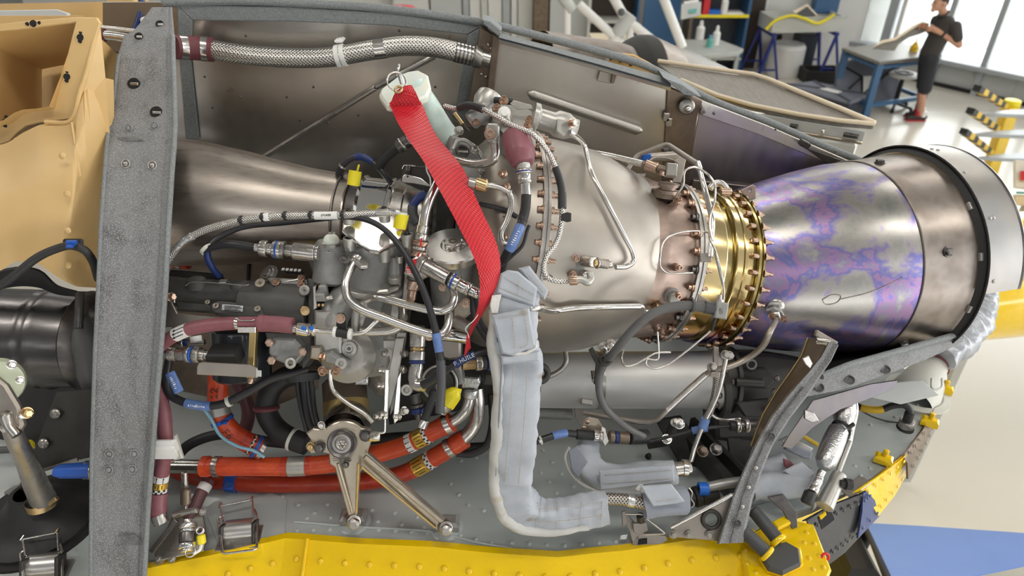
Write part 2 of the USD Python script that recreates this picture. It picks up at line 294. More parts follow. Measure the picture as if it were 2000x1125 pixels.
mat('wall_metal_light', (.60, .58, .54), .4, 1, (.52, .49, .45), 6, rv=.08, speck=((.44, .40, .35), 34, .70, .77))
mat('wall_metal_violet', (.36, .34, .40), .35, 1, (.44, .40, .38), 3.5, (2, 1, 1), rv=.08)
mat('frame_grey', (.20, .205, .21), .62, 0, (.10, .10, .10), 16, (1.6, 1.6, .35), lo=.5, hi=.72, bump=.8, bsc=520, bdist=.0012, speck=((.34, .345, .35), 620, .5, .62), spec=.5)
mat('frame_edge', (.25, .27, .275), .7, 0, (.18, .195, .20), 260, bump=.8, bsc=500, bdist=.001)
mat('frame_dark', (.11, .11, .11), .7, 0, (.2, .2, .2), 90, bump=.8, bsc=500, bdist=.001)
mat('deck_paint', (.41, .445, .44), .33, 0, (.35, .385, .385), 6, rv=.05, coat=.15)
mat('deck_rivet', (.45, .49, .485), .34, 0)
mat('sealant', (.46, .5, .5), .4, 0)
mat('yellow', (.90, .61, .004), .12, 0, (.86, .57, .004), 4, coat=.6)
mat('yellow_rivet', (.84, .53, .004), .18, 0, coat=.4)
mat('yellow_plastic', (.85, .72, .02), .35, 0)
mat('black_paint', (.02, .022, .026), .3, 0, coat=.3)
mat('blue_paint', (.02, .045, .16), .3, 0, coat=.3)
mat('strap_under', (.55, .02, .03), .4, 0)
mat('orange_hose', (.62, .085, .025), .34, 0, (.5, .05, .015), 26, rv=.07, bump=.5, bsc=150, bdist=.0016, spec=.55)
mat('red_hose', (.50, .058, .022), .3, 0, (.38, .03, .014), 30, rv=.06, bump=.45, bsc=120, bdist=.0018, spec=.55)
mat('mauve', (.25, .09, .11), .42, 0, (.2, .07, .085), 40, bump=.15, bsc=250)
mat('mauve_dark', (.13, .05, .055), .42, 0)
mat('maroon', (.15, .04, .05), .55, 0)
mat('rubber', (.018, .018, .019), .5, 0, bump=.2, bsc=300)
mat('cable', (.022, .022, .025), .38, 0, bump=.25, bsc=220, bmp=(.3, 1, 1))
mat('cable_grey', (.06, .063, .068), .5, 0, bump=.25, bsc=260)
mat('grey_tube', (.10, .10, .10), .5, 0)
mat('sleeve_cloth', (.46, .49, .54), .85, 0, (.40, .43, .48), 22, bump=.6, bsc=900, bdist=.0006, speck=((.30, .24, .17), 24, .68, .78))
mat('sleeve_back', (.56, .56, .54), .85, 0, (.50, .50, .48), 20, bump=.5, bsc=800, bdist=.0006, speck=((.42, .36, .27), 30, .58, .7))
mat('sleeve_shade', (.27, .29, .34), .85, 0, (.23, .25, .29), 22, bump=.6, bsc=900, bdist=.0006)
mat('stitch', (.40, .35, .26), .8, 0)
mat('white_fray', (.7, .69, .66), .9, 0, bump=.8, bsc=400, bdist=.002)
mat('white', (.8, .8, .78), .45, 0)
mat('nylon', (.78, .80, .72), .4, 0, subsurface_weight=.3)
mat('cap_translucent', (.72, .73, .62), .38, 0, (.62, .68, .64), 20, subsurface_weight=.4)
mat('cap_skirt', (.50, .62, .58), .4, 0, (.4, .5, .47), 30, subsurface_weight=.3)
mat('blue_sleeve', (.09, .17, .42), .35, 0, (.14, .22, .46), 120)
mat('blue_cap', (.01, .13, .55), .35, 0)
mat('blue_clip', (.015, .09, .42), .4, 0)
mat('blue_dark', (.012, .03, .14), .35, 0)
mat('pale_blue', (.22, .42, .55), .45, 0)
mat('gold_label', (.72, .46, .08), .24, .7, (.6, .38, .05), 40)
mat('brass', (.66, .48, .24), .3, 1, (.5, .36, .2), 120)
mat('copper_bolt', (.60, .43, .33), .32, 1, (.45, .32, .25), 160, rv=.08)
mat('cast_grey', (.36, .36, .35), .42, .55, (.29, .29, .28), 30, rv=.08, bump=.2, bsc=420, bdist=.0006, bev=.0018)
mat('cast_light', (.50, .49, .46), .38, .75, (.42, .41, .38), 20, rv=.08, bump=.15, bsc=420, bdist=.0005, bev=.0018)
mat('cast_dark', (.085, .083, .08), .52, .2, (.07, .068, .066), 26, rv=.06, bump=.25, bsc=420, bdist=.0005, bev=.002)
mat('alu_disc', (.72, .71, .69), .26, 1, (.66, .65, .63), 90)
mat('polished', (.86, .85, .83), .17, 1)
mat('bracket', (.47, .42, .35), .36, .85, (.40, .35, .28), 18, rv=.08, bev=.0015)
mat('bracket_gold', (.55, .41, .18), .35, .85, bev=.001)
mat('plate_steel', (.40, .36, .32), .42, .9, (.33, .30, .27), 14)
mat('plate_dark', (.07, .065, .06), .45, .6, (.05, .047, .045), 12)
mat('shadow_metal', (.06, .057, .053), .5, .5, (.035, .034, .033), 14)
mat('brown_metal', (.25, .2, .15), .45, .8, (.17, .13, .1), 14)
mat('tan', (.66, .45, .20), .42, 0, (.60, .40, .17), 5, rv=.04)
mat('tan_inner', (.58, .37, .14), .5, 0, (.52, .33, .13), 4)
mat('tan_dark', (.36, .21, .06), .5, 0)
mat('bag_silver', (.46, .48, .51), .35, .3, (.38, .40, .44), 30, bump=.5, bsc=60, bdist=.003)
mat('cream', (.62, .62, .56), .5, 0)
mat('green_white', (.64, .70, .52), .45, 0)
mat('red_mark', (.65, .02, .02), .4, 0)
mat('ink', (.02, .02, .02), .5, 0)
mat('label_white', (.75, .75, .73), .5, 0)
mat('hole', (.006, .006, .006), .8, 0)
mat('tool_steel', (.62, .61, .60), .34, 1)
mat('foil', (.65, .65, .65), .32, 1, bump=.6, bsc=220, bdist=.002)
# hangar
mat('floor', (.60, .57, .50), .2, 0, (.55, .52, .455), .9, lo=.3, hi=.7, rv=.06)
mat('wall_pale', (.66, .66, .64), .7, 0)
mat('alu_grey', (.42, .45, .47), .4, .3)
mat('panel_grey', (.50, .52, .51), .5, 0)
mat('roof_dark', (.22, .22, .22), .7, 0)
mat('brown_column', (.035, .022, .015), .5, 0)
mat('locker_blue', (.03, .10, .22), .45, 0)
mat('locker_pale', (.55, .56, .52), .5, 0)
mat('bench_blue', (.05, .13, .26), .4, 0)
mat('trestle_blue', (.02, .035, .22), .4, 0)
mat('bench_top', (.20, .19, .17), .35, 0)
mat('table_grey', (.46, .48, .46), .5, 0, (.40, .42, .40), 5)
mat('crate_dark', (.035, .04, .055), .42, 0)
mat('crate_side', (.15, .16, .20), .45, 0)
mat('white_tube', (.74, .74, .72), .3, 0)
mat('honeycomb', (.24, .22, .195), .5, .2, (.19, .175, .155), 16, (6, 1, 1), bump=.3, bsc=60, bdist=.002)
mat('ply_edge', (.78, .67, .50), .5, 0)
mat('skin', (.55, .30, .20), .5, 0, subsurface_weight=.1)
mat('hair', (.05, .04, .035), .7, 0)
mat('shirt', (.05, .045, .042), .85, 0)
mat('shorts', (.022, .024, .03), .85, 0)
mat('shoe_black', (.03, .02, .02), .6, 0)
mat('shoe_red', (.45, .02, .03), .55, 0)
mat('sky_cloth', (.18, .30, .72), .75, 0, (.16, .28, .68), 3)
mat('cloth_edge', (.04, .05, .12), .7, 0)
mat('extinguisher', (.6, .02, .03), .3, 0)
mat('asphalt', (.42, .43, .44), .8, 0)
mat('concrete_out', (.78, .76, .72), .8, 0)
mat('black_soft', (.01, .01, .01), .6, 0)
mat('bottle_blue', (.1, .35, .55), .3, 0)
mat('bottle_green', (.12, .4, .35), .3, 0)
mat('wood_bin', (.70, .45, .02), .5, 0)
uvmat('braid', 'braid', (.20, .19, .175), (.80, .78, .74), .28, 1, strength=.8, bdist=.0012)
uvmat('braid_dark', 'braid', (.06, .055, .05), (.50, .47, .43), .34, 1, strength=.8, bdist=.0008)
uvmat('webbing', 'web', (.42, .008, .016), (.74, .03, .045), .3, 0, strength=.7, bdist=.0012)
uvmat('grooved', 'rib', (.25, .24, .23), (.66, .64, .61), .25, 1, strength=.8, bdist=.0008)
MAT['pane'] = usdkit.material(stage, '/World/Looks/pane', {'f': ('fresnel', {'IOR': 1.5}), 't': ('transparent_bsdf', {'color': (.96, .98, .98)}), 'g': ('glossy_bsdf', {'roughness': 0.0, 'color': (1, 1, 1)}), 'm': ('mix_closure', {})}, [('f.fac', 'm.fac'), ('t.BSDF', 'm.closure1'), ('g.BSDF', 'm.closure2')], surface='m.closure')
# ---------------------------------------------------------------- the hangar: floor, back wall, glass front on the right, roof
fA, fB = onz(1827, 167), onz(1983, 203); FD = unit(fB - fA); FN = unit(np.cross(FD, [0, 0, 1]))   # along the glass front; FN points outwards
if FN[0] < 0: FN = -FN
Z3 = np.array([0, 0, 1.0])
WC = fA + FD * ((13.42 - fA[1]) / FD[1]); BY = 13.42                                              # corner of glass front and back wall
FE = WC - FD * 0 + FD * 20
struct('floor', prism([(-9, -9), (FE[0], FE[1]), (WC[0], WC[1]), (-9, BY)], (0, 0, -.05), (1, 0, 0), (0, 1, 0), .05), 'floor')
struct('wall_back', box((-1.3, BY + .1, 3.5), WC[0] + 9 + 1.4, .2, 7), 'wall_pale')
struct('wall_left', box((-9.1, 2.2, 3.9), .2, 22.4, 7.8), 'roof_dark')
struct('wall_near', box((4, -9.1, 3.5), 26, .2, 7), 'roof_dark')
struct('ceiling', box((4, 2.2, 7.9), 28, 24, .1), 'roof_dark')
struct('terrain', prism([(WC[0] - 3, BY + 3), (WC[0] + 40, BY + 40), (60, 0), (FE[0], FE[1])], (0, 0, -.12), (1, 0, 0), (0, 1, 0), .05), 'concrete_out')
ra, rb = onz(1850, 97), onz(1975, 84); rd = unit(rb - ra); rn = np.array([-rd[1], rd[0], 0]); rn = rn if rn[1] > 0 else -rn
solo('road', 'grey asphalt road beyond the pale concrete apron outside the glass front', 'road', prism([tuple((ra + rd * a + rn * b)[:2]) for a, b in ((-12, 0), (30, 0), (30, 14), (-12, 14))], (0, 0, -.065), (1, 0, 0), (0, 1, 0), .02), 'asphalt')
def fac(px, py): return onplane(px, py, fA, FN)
t = T('wall_right', None, None, None, 'structure')
t.add('sill_wall', box(fA + FD * 6 + Z3 * .2 + FN * .1, 16.6, .16, .4, FD, FN), 'panel_grey'); t.add('sill', box(fA + FD * 6 + Z3 * .44, 16.6, .30, .08, FD, FN, .01), 'alu_grey')
for px, py in ((1667, 90), (1731, 75), (1860, 30), (1923, 128), (2060, 120)):
    q = fac(px, py); q[2] = 0; w = .16 if px == 1731 else .09
    t.add('mullion', box(q + Z3 * 3.5, w, .12, 7, FD, FN, .006), 'alu_grey')
    if px == 1731: t.add('mullion', box(q + FD * .17 + Z3 * 3.5, .07, .1, 7, FD, FN, .006), 'wall_pale')
for k in range(1, 7): t.add('seam', box(fA + FD * (k * 1.25 - 1.3) + FN * .018 + Z3 * .2, .012, .01, .4, FD, FN), 'alu_grey')
t.add('plinth', box(fA + FD * 6 + Z3 * .03 - FN * .0, 16.6, .05, .06, FD, FN), 'black_soft'); t.done()
t = T('window_1', None, None, None, 'structure'); t.add('pane', box(fA + FD * 6 + Z3 * 3.7, 17, .01, 6.5, FD, FN), 'pane'); t.done()
# ---- things along the back wall
def bk(px, py, y): return ony(px, py, y)
t = T('door_1', None, None, None, 'structure')
for k, (a, b, m) in enumerate([(770, 838, 'wall_pale'), (842, 902, 'panel_grey'), (905, 916, 'alu_grey'), (918, 938, 'wall_pale'), (940, 952, 'locker_pale'), (954, 980, 'wall_pale'), (982, 996, 'alu_grey'), (999, 1010, 'wall_pale'), (1012, 1040, 'locker_pale')]):
    x0, x1 = bk(a, 20, 13.2)[0], bk(b, 20, 13.2)[0]; t.add('door_panel', box(((x0 + x1) / 2, 13.2 + .03 * (k % 2), 2), x1 - x0, .08, 4, bev=.012), m)
t.done()
def stand(px0, px1, y, dy, z, name, label, cat, m):
    x0, x1 = bk(px0, 40, y)[0], bk(px1, 40, y)[0]; return solo(name, label, cat, box(((x0 + x1) / 2, y + dy / 2, z / 2), x1 - x0, dy, z, bev=.01), m)
stand(1042, 1070, 13.0, .3, 4, 'wall_column', 'tan brown column to the right of the pale folding door', 'column', 'brown_metal')
t = T('open_shelf', 'pale open shelf unit with a dark back behind the white tube stand', 'shelf')
x0, x1 = bk(1150, 40, 12.8)[0], bk(1244, 40, 12.8)[0]
t.add('side_panel', box((x0, 13.0, 1), .05, .5, 2), 'locker_pale'); t.add('side_panel', box((x1, 13.0, 1), .03, .5, 2), 'locker_blue'); t.add('back_panel', box(((x0 + x1) / 2, 13.23, 1), x1 - x0, .02, 2), 'brown_column')
for z in (.42, .95, 1.5): t.add('shelf', box(((x0 + x1) / 2, 13.0, z), x1 - x0, .5, .03), 'locker_pale')
t.done()
stand(1074, 1150, 13.0, .3, 4, 'wall_panel', 'pale grey green wall panel behind the white tube stand', 'panel', 'panel_grey')
t = T('blue_locker', 'blue steel cupboard with its door swung open beside the dark shelves', 'cupboard'); Y = 12.75
xa, xb, xc = bk(1256, 40, Y)[0], bk(1352, 40, Y)[0], bk(1462, 40, Y)[0]
t.add('door', box(((xa + bk(1326, 40, Y)[0]) / 2, Y, 1), bk(1326, 40, Y)[0] - xa, .04, 2, bev=.01), 'locker_blue'); t.add('back_panel', box(((xb + xc) / 2, 13.3, 1), xc - xb, .03, 2), 'crate_dark')
t.add('side_panel', box((xb, 13.05, 1), .05, .5, 2), 'brown_metal'); t.add('side_panel', box((xc, 13.05, 1), .05, .5, 2), 'locker_blue')
zs = bk(1400, 32, Y)[2]
for z in (zs, zs - .75, zs + .5): t.add('shelf', box(((xb + xc) / 2, 13.03, z), xc - xb, .5, .03), 'locker_pale')
t.add('shelf_lip', box(((xb + xc) / 2, 12.77, zs), xc - xb, .02, .05), 'yellow_plastic'); t.done()
def bottle(px, py, y, r, h, m, cap, label, z=None, name='spray_bottle'):
    b = bk(px, py, y) if z is None else onz(px, py, z); t = T(name, label, 'bottle')
    t.add('body', lathe(b, Z3, [(0, 0), (0, r), (h * .62, r), (h * .76, r * .42), (h * .8, r * .42)], 16), m); t.add('cap', lathe(b + Z3 * h * .8, Z3, [(0, r * .5), (h * .2, r * .36), (h * .2, 0)], 12), cap); t.done()
bottle(1413, 27, 12.85, .06, .34, 'white', 'white', 'white plastic bottle standing on the upper shelf of the blue cupboard', None)
for px, w, h, m, nm, lb in ((1392, .22, .09, 'blue_cap', 'storage_box', 'bright blue low box on the upper shelf of the blue cupboard'), (1375, .11, .27, 'extinguisher', 'red_carton', 'tall red and white carton on the upper shelf beside the blue box'), (1432, .28, .05, 'white', 'paper_pile', 'pale flat pile at the right end of the upper cupboard shelf')):
    b = bk(px, 29, 12.9); solo(nm, lb, 'box', box(b + Z3 * h / 2, w, .2, h, bev=.008), m)
t = T('document_holder', 'hanging grey document holder with white sheets and a green label beside the cupboard', 'holder'); Y = 12.3
t.add('pocket', plate([(1331, 8), (1370, 3), (1368, 30), (1330, 38)], dep(bk(1350, 20, Y)), .03), 'panel_grey'); t.add('label', plate([(1345, 19), (1361, 16), (1360, 25), (1345, 26)], dep(bk(1350, 20, Y)) - .02, .004, 0), 'bottle_green'); t.add('sheet', plate([(1336, 3), (1364, -2), (1365, 7), (1337, 12)], dep(bk(1350, 20, Y)) + .01, .01), 'white'); t.done()
t = T('side_table', 'worn pale grey table with thick top and splayed legs behind the far nozzle', 'table')
tp = [onz(x, y, .78) for x, y in ((1330, 78), (1405, 78), (1452, 96), (1440, 103), (1330, 112))]; t.add('table_top', prism([tuple(q[:2]) for q in tp], (0, 0, .72), (1, 0, 0), (0, 1, 0), .07, .01), 'table_grey')
for x, y in ((1345, 100), (1442, 98), (1400, 84)): q = onz(x, y, .72); t.add('leg', box((q[0], q[1], .36), .06, .06, .72), 'table_grey')
t.done()
bottle(1385, 92, 0, .055, .19, 'bottle_green', 'bottle_blue', 'small bottle with blue top and green label on the grey table', .79)
bottle(1397, 87, 0, .06, .30, 'white', 'white', 'white bottle with blue band on the grey table', .79)
bottle(1366, 76, 0, .07, .30, 'label_white', 'label_white', 'white cylinder bottle at the back of the grey table', .79, 'canister')
t = T('brown_column', 'dark brown steel column with a white edge strip standing on the hangar floor', 'column')
c0, c1, c2 = onz(1452, 135), onz(1472, 133), onz(1477, 132); w = c1[0] - onz(1440, 136)[0]
t.add('column', box((c1[0] - w / 2, c1[1] + .12, 3.5), w, .24, 7, bev=.01), 'brown_column'); t.add('edge_strip', box((c1[0] + .03, c1[1] + .06, 3.5), .05, .12, 7), 'white_tube'); t.done()
# white tube work stand
t = T('tube_stand', 'white tubular work stand with grey connectors behind the firewall', 'stand'); Y = 9.0
def tb(a, b, r, m='white_tube', nm='tube'): t.add(nm, cyl(bk(*a, Y), bk(*b, Y), r, 14, .004), m)
k_ = 1 / F * dep(bk(1200, 50, Y))
tb((1107, 95), (1107, 0), 7.5 * k_); tb((1130, 8), (1218, 88), 8.5 * k_); tb((1194, -12), (1220, 34), 9 * k_); tb((1207, 66), (1172, 118), 10 * k_); tb((1228, 42), (1300, 100), 9 * k_); tb((1292, -14), (1333, 92), 9 * k_); tb((1232, 52), (1229, 78), 7 * k_)
tb((1229, 76), (1205, 98), 7 * k_)
tb((1092, -14), (1118, 20), 11 * k_, 'panel_grey', 'connector'); tb((1232, 28), (1206, 66), 14 * k_, 'panel_grey', 'connector'); t.add('end_cap', ball(bk(1214, 24, Y - .06), 7.5 * k_, 12), 'grey_tube'); t.done()
t = T('yellow_bin', 'yellow plastic bin with a pale rim behind the white tube stand', 'bin'); b = bk(1195, 92, 9.6); t.add('body', box(np.r_[b[:2], (b[2] + .12) / 2], 90 * k_, .4, b[2] + .12, bev=.02), 'wood_bin'); t.add('rim', box(b + Z3 * .13, 94 * k_, .42, .02, bev=.008), 'ply_edge'); t.done()
# tool sink on trestles, extinguisher, hoses, drum
t = T('wash_trough', 'pale grey wash trough with a raised rim standing across blue trestles', 'trough'); a, b = ony(1512, 36, 12.45), ony(1652, 33, 12.55); z1 = a[2]; b[2] = z1; dx = unit(b - a); dy = np.cross(Z3, dx); L = np.linalg.norm(b - a); Wd = .62
def trg(u, v, z): return a + dx * u + dy * v + Z3 * (z - z1)
for (u, v, su, sv) in ((L / 2, 0, L, .02), (L / 2, Wd, L, .02), (0, Wd / 2, .02, Wd), (L, Wd / 2, .02, Wd)): t.add('side', box(trg(u, v, z1 - .12), su, sv, .24, dx, dy), 'locker_pale')
t.add('bottom', box(trg(L / 2, Wd / 2, z1 - .23), L, Wd, .02, dx, dy), 'panel_grey'); t.add('rim', box(trg(L / 2, -.01, z1 + .005), L + .06, .04, .02, dx, dy), 'table_grey'); t.done()
for i, u in enumerate((.05, L - .1)):
    t = T('steel_trestle', ('dark blue steel trestle under the left end of the wash trough', 'dark blue steel trestle under the right end of the wash trough')[i], 'trestle', 'trestles under the wash trough')
    t.add('beam', bar(trg(u, -.05, z1 - .275), trg(u, Wd + .05, z1 - .275), .07, .05), 'trestle_blue')
    for v in (-.03, Wd):
        for s in (-1, 1): t.add('leg', bar(trg(u, v, z1 - .3), trg(u + s * .2, v + (.06 if v > 0 else -.06), .0), .04, .04), 'trestle_blue')
        t.add('rail', bar(trg(u - .13, v, .2), trg(u + .13, v, .2), .03, .03), 'trestle_blue')
    t.done()
yp = [ony(x, y, 12.42) for x, y in ((1496, 58), (1512, 42), (1545, 31), (1570, 36), (1596, 46), (1612, 40), (1630, 28))]
solo('yellow_hose', 'pale yellow hose lying across the front of the wash trough', 'hose', sweep(spline(np.array(yp), n=5), .025, 10), 'yellow_plastic')
t = T('tray_panel', 'grey tray panel with tan edge leaning in the wash trough', 'panel'); dd = dep(trg(.7, .3, z1 + .1)); t.add('tray_sheet', plate([(1556, 26), (1577, 12), (1594, 30), (1570, 35)], dd, .02), 'cable_grey'); t.add('tray_frame', plate([(1548, 22), (1577, 8), (1598, 30), (1570, 38)], dd + .03, .02), 'ply_edge'); t.done()
q = onz(1500, 125); t = T('fire_extinguisher', 'red fire extinguisher with black head standing behind the left trestle', 'extinguisher'); q = q + np.array([0, -.3, 0]); t.add('cylinder', lathe(q, Z3, [(0, 0), (0, .085), (.42, .085), (.5, .04), (.5, 0)], 18), 'extinguisher'); t.add('valve', cyl(q + Z3 * .5, q + Z3 * .62, .05, 12), 'black_soft'); t.add('label', lathe(q + Z3 * .25, Z3, [(0, .0855), (.001, .0865), (.14, .0865), (.141, .0855)], 18, (-70, 70)), 'label_white'); t.done()
q = trg(.55, .4, 0); q[2] = 0; solo('white_drum', 'white plastic drum standing under the wash trough', 'drum', lathe(q, Z3, [(0, 0), (0, .30), (.05, .32), (.5, .32), (.56, .28), (.56, 0)], 24), 'white_tube')
q = trg(.95, .6, 0); q[2] = 0; solo('dark_cabinet', 'dark cabinet in the shade behind the right trestle', 'cabinet', box(q + Z3 * .35, .3, .4, .7, bev=.02), 'crate_dark')
q = bk(1612, 8, 13.2); solo('wall_box', 'dark teal control box on the back wall above the wash trough', 'box', box(q + Z3 * .1, .42, .2, .5, bev=.02), 'locker_blue')
# workbench, crates, stool
BZ = .88; bt = [onz(x, y, BZ) for x, y in ((1645, 93), (1718, 121), (1840, 106), (1760, 81))]
t = T('workbench', 'blue steel workbench with a dark wooden top before the glass front', 'workbench'); t.add('top', prism([tuple(q[:2]) for q in bt], (0, 0, BZ - .05), (1, 0, 0), (0, 1, 0), .05, .008), 'bench_top')
bc = np.mean(bt, 0); lg = []
for q in bt:
    g = q + (bc - q) * .1; lg.append(g); t.add('leg', box((g[0], g[1], (BZ - .05) / 2), .09, .09, BZ - .05, bev=.006), 'bench_blue')
for a_, b_ in ((0, 1), (1, 2), (2, 3), (3, 0)): t.add('rail', bar(lg[a_] * [1, 1, 0] + Z3 * .2, lg[b_] * [1, 1, 0] + Z3 * .2, .06, .06), 'bench_blue'); t.add('top_rail', bar(lg[a_] * [1, 1, 0] + Z3 * (BZ - .1), lg[b_] * [1, 1, 0] + Z3 * (BZ - .1), .06, .04), 'bench_blue')
t.done()
q = onz(1784, 100, BZ); t = T('spray_can', 'yellow bottle with a thin spout standing on the workbench', 'bottle'); t.add('body', lathe(q, Z3, [(0, 0), (0, .06), (.07, .06), (.14, .02), (.14, 0)], 14), 'wood_bin'); t.add('spout', cyl(q + Z3 * .14, q + Z3 * .2, .012, 8), 'yellow_plastic'); t.done()
def crate(cs, z0, z1, label, sheet):
    t = T('transport_crate', label, 'crate'); c = np.mean(cs, 0); P2 = [tuple(q[:2]) for q in cs]
    t.add('body', prism(P2, (0, 0, z0), (1, 0, 0), (0, 1, 0), z1 - z0, .02), 'crate_dark'); t.add('lid', prism([tuple((c + (q - c) * 1.04)[:2]) for q in cs], (0, 0, z1), (1, 0, 0), (0, 1, 0), .06, .02), 'crate_side')
    for a_, b_ in ((0, 2), (1, 3)):
        A_, B_ = cs[a_], cs[b_]; t.add('rib', bar(np.r_[A_[:2], z1 + .063], np.r_[B_[:2], z1 + .063], .05, .012), 'crate_dark')
    t.add('sheet', prism([tuple((c + (q - c) * .28 + (cs[1] - c) * .1)[:2]) for q in cs], (0, 0, z1 + .066), (1, 0, 0), (0, 1, 0), .006), 'white'); t.done()
crate([onz(x, y, .3) for x, y in ((1536, 164), (1660, 198), (1698, 184), (1590, 158))], 0, .24, 'low dark crate with a ribbed lid and a white sheet on top', 1)
solo('crate_tray', 'black open tray beside the low dark crate', 'tray', join(*[box(onz(1610, 152, .12) + np.array(o), sx, sy, .22) for o, sx, sy in (((0, 0, 0), .62, .04), ((0, .4, 0), .62, .04), ((-.3, .2, 0), .04, .4), ((.3, .2, 0), .04, .4))]), 'black_soft')
t = T('leaning_crate', 'large grey crate lid with black bands standing upright under the workbench', 'crate'); Y = 11.15
cr = [bk(x, y, Y) for x, y in ((1640, 195), (1632, 120), (1760, 115), (1758, 200))]; t.add('lid', plate([(1634, 192), (1636, 124), (1662, 116), (1758, 120), (1756, 198), (1680, 204)], dep(bk(1700, 160, Y)), .08, .01), 'crate_side')
for a_, b_ in (((1640, 125), (1684, 150)), ((1684, 150), (1684, 200)), ((1684, 185), (1755, 125)), ((1640, 190), (1684, 150))): t.add('band', bar(P(*a_, dep(bk(1700, 160, Y)) - .01), P(*b_, dep(bk(1700, 160, Y)) - .01), .03, .012, DN), 'black_soft')
t.add('sheet', plate([(1686, 149), (1702, 148), (1702, 182), (1684, 182)], dep(bk(1700, 160, Y)) - .01, .004, 0), 'white'); t.done()
t = T('swivel_stool', 'stool with a round white seat on a black five star foot beside the person', 'stool'); q = onz(1745, 212); z = .52
t.add('seat', lathe(q + Z3 * z, Z3, [(0, 0), (0, .2), (.03, .22), (.05, .2), (.05, 0)], 24), 'white'); t.add('seat_pad', lathe(q + Z3 * (z + .051), Z3, [(0, .07), (.012, .075), (.012, .13), (0, .135)], 20), 'grey_tube'); t.add('column', cyl(q + Z3 * .08, q + Z3 * z, .035, 12), 'black_soft')
for k in range(5):
    a_ = k * 1.2566 + .4; e = q + np.array([math.cos(a_), math.sin(a_), 0]) * .27; t.add('foot', join(bar(q + Z3 * .09, e + Z3 * .06, .04, .03), ball(e + Z3 * .03, .03, 10)), 'black_soft')
t.done()
# cantilever rack with striped arms
t = T('cantilever_rack', 'yellow cantilever rack with black striped arms and grey shelves', 'rack'); Y = 7.9
p0, p1 = bk(1938, 330, Y), bk(1975, 205, Y); t.add('post', bar(p0 * [1, 1, 0], np.array([p1[0], Y, p1[2]]), .14, .14, (0, 1, 0), .01), 'yellow'); t.add('post_cap', cyl(p1, p1 + Z3 * .06, .09, 16, .01), 'yellow_plastic')
for (x0, y0), (x1, y1), in (((1908, 172), (1963, 208)), ((1895, 216), (1947, 252)), ((1882, 256), (1935, 298)), ((1862, 298), (1900, 330))):
    A_, B_ = bk(x0, y0, Y - .9), bk(x1, y1, Y - .05); n = 8
    for k in range(n): t.add('stripe', bar(A_ + (B_ - A_) * k / n, A_ + (B_ - A_) * (k + 1) / n, .075, .06, (0, 0, 1)), 'black_soft' if k % 2 == 0 else 'wood_bin')
for (y0, x0) in ((222, 1910), (262, 1900), (308, 1905)):
    A_ = bk(x0, y0, Y - .5); B_ = bk(2060, y0 - 8, Y - .5); z = A_[2]; t.add('shelf', prism([(A_[0], A_[1]), (A_[0] + .3, A_[1] - .05), (B_[0], A_[1] - .1), (B_[0], A_[1] + .16), (A_[0] + .35, A_[1] + .1)], (0, 0, z - .03), (1, 0, 0), (0, 1, 0), .04, .01), 'alu_grey')
t.done()
# ---- the person at the bench
import manifold3d as m3
def body(bones, res=.035):
    mm = None
    for (a_, ra_), (b_, rb_) in bones:
        s = [m3.Manifold.sphere(1.0, 20).scale([r_] * 3 if np.ndim(r_) == 0 else list(r_)).translate(list(map(float, c_))) for c_, r_ in ((a_, ra_), (b_, rb_))]
        h = m3.Manifold.batch_hull(s); mm = h if mm is None else mm + h
    mm = mm.refine_to_length(res); g = mm.to_mesh(); tm = trimesh.Trimesh(g.vert_properties[:, :3], g.tri_verts); trimesh.smoothing.filter_taubin(tm, iterations=12); return M(tm.vertices, tm.faces, None, True)
Y = 10.41
def j(px, py, dy=0): return ony(px, py, Y + dy) if dy == 0 else np.r_[ony(px, py, Y)[0], Y + dy, ony(px, py, Y)[2]]
hd = j(1836, 7) + Z3 * .02
t = T('person', 'person in dark grey polo shirt and black shorts holding a long panel', 'person')
L_ = [j(1792, 226, -.09), j(1797, 172, -.09), j(1812, 112, -.09)]; R_ = [j(1801, 226, .09), j(1806, 172, .09), j(1817, 112, .09)]
sh = j(1847, 42); nk = j(1842, 24)
arm_l = [j(1851, 46, -.21), j(1855, 80, -.25), j(1828, 60, -.14), j(1819, 55, -.10)]; arm_r = [j(1843, 46, .2), j(1840, 78, .24), j(1818, 60, .12), j(1811, 54, .08)]
bones = [((L_[0], .045), (L_[1], .058)), ((L_[1], .06), (L_[2], .09)), ((R_[0], .045), (R_[1], .058)), ((R_[1], .06), (R_[2], .09)), ((j(1815, 108), (.11, .15, .1)), (j(1838, 62), (.11, .17, .12))), ((j(1838, 62), (.11, .17, .12)), (j(1845, 42), (.09, .18, .08))), ((j(1845, 34), .06), (nk, .055)), ((nk, .055), (hd, .06)), ((hd, (.098, .078, .105)), (hd + np.array([-.018, 0, -.05]), (.08, .065, .075))),
    ((hd + np.array([-.09, 0, -.01]), .014), (hd + np.array([-.118, 0, -.035]), .015)), ((hd + np.array([-.085, 0, -.085]), .022), (hd + np.array([-.07, 0, -.11]), .03))]
for A_ in (arm_l, arm_r): bones += [((A_[0], .06), (A_[1], .045)), ((A_[1], .045), (A_[2], .033)), ((A_[2], .034), (A_[3], .04))]
for q_, s_ in ((L_[0], 1), (R_[0], 1)): bones.append(((q_ + np.array([.02, 0, -.05]), .04), (q_ + np.array([-.16, 0, -.07]), .03)))
t.add('body', body(bones), 'skin')
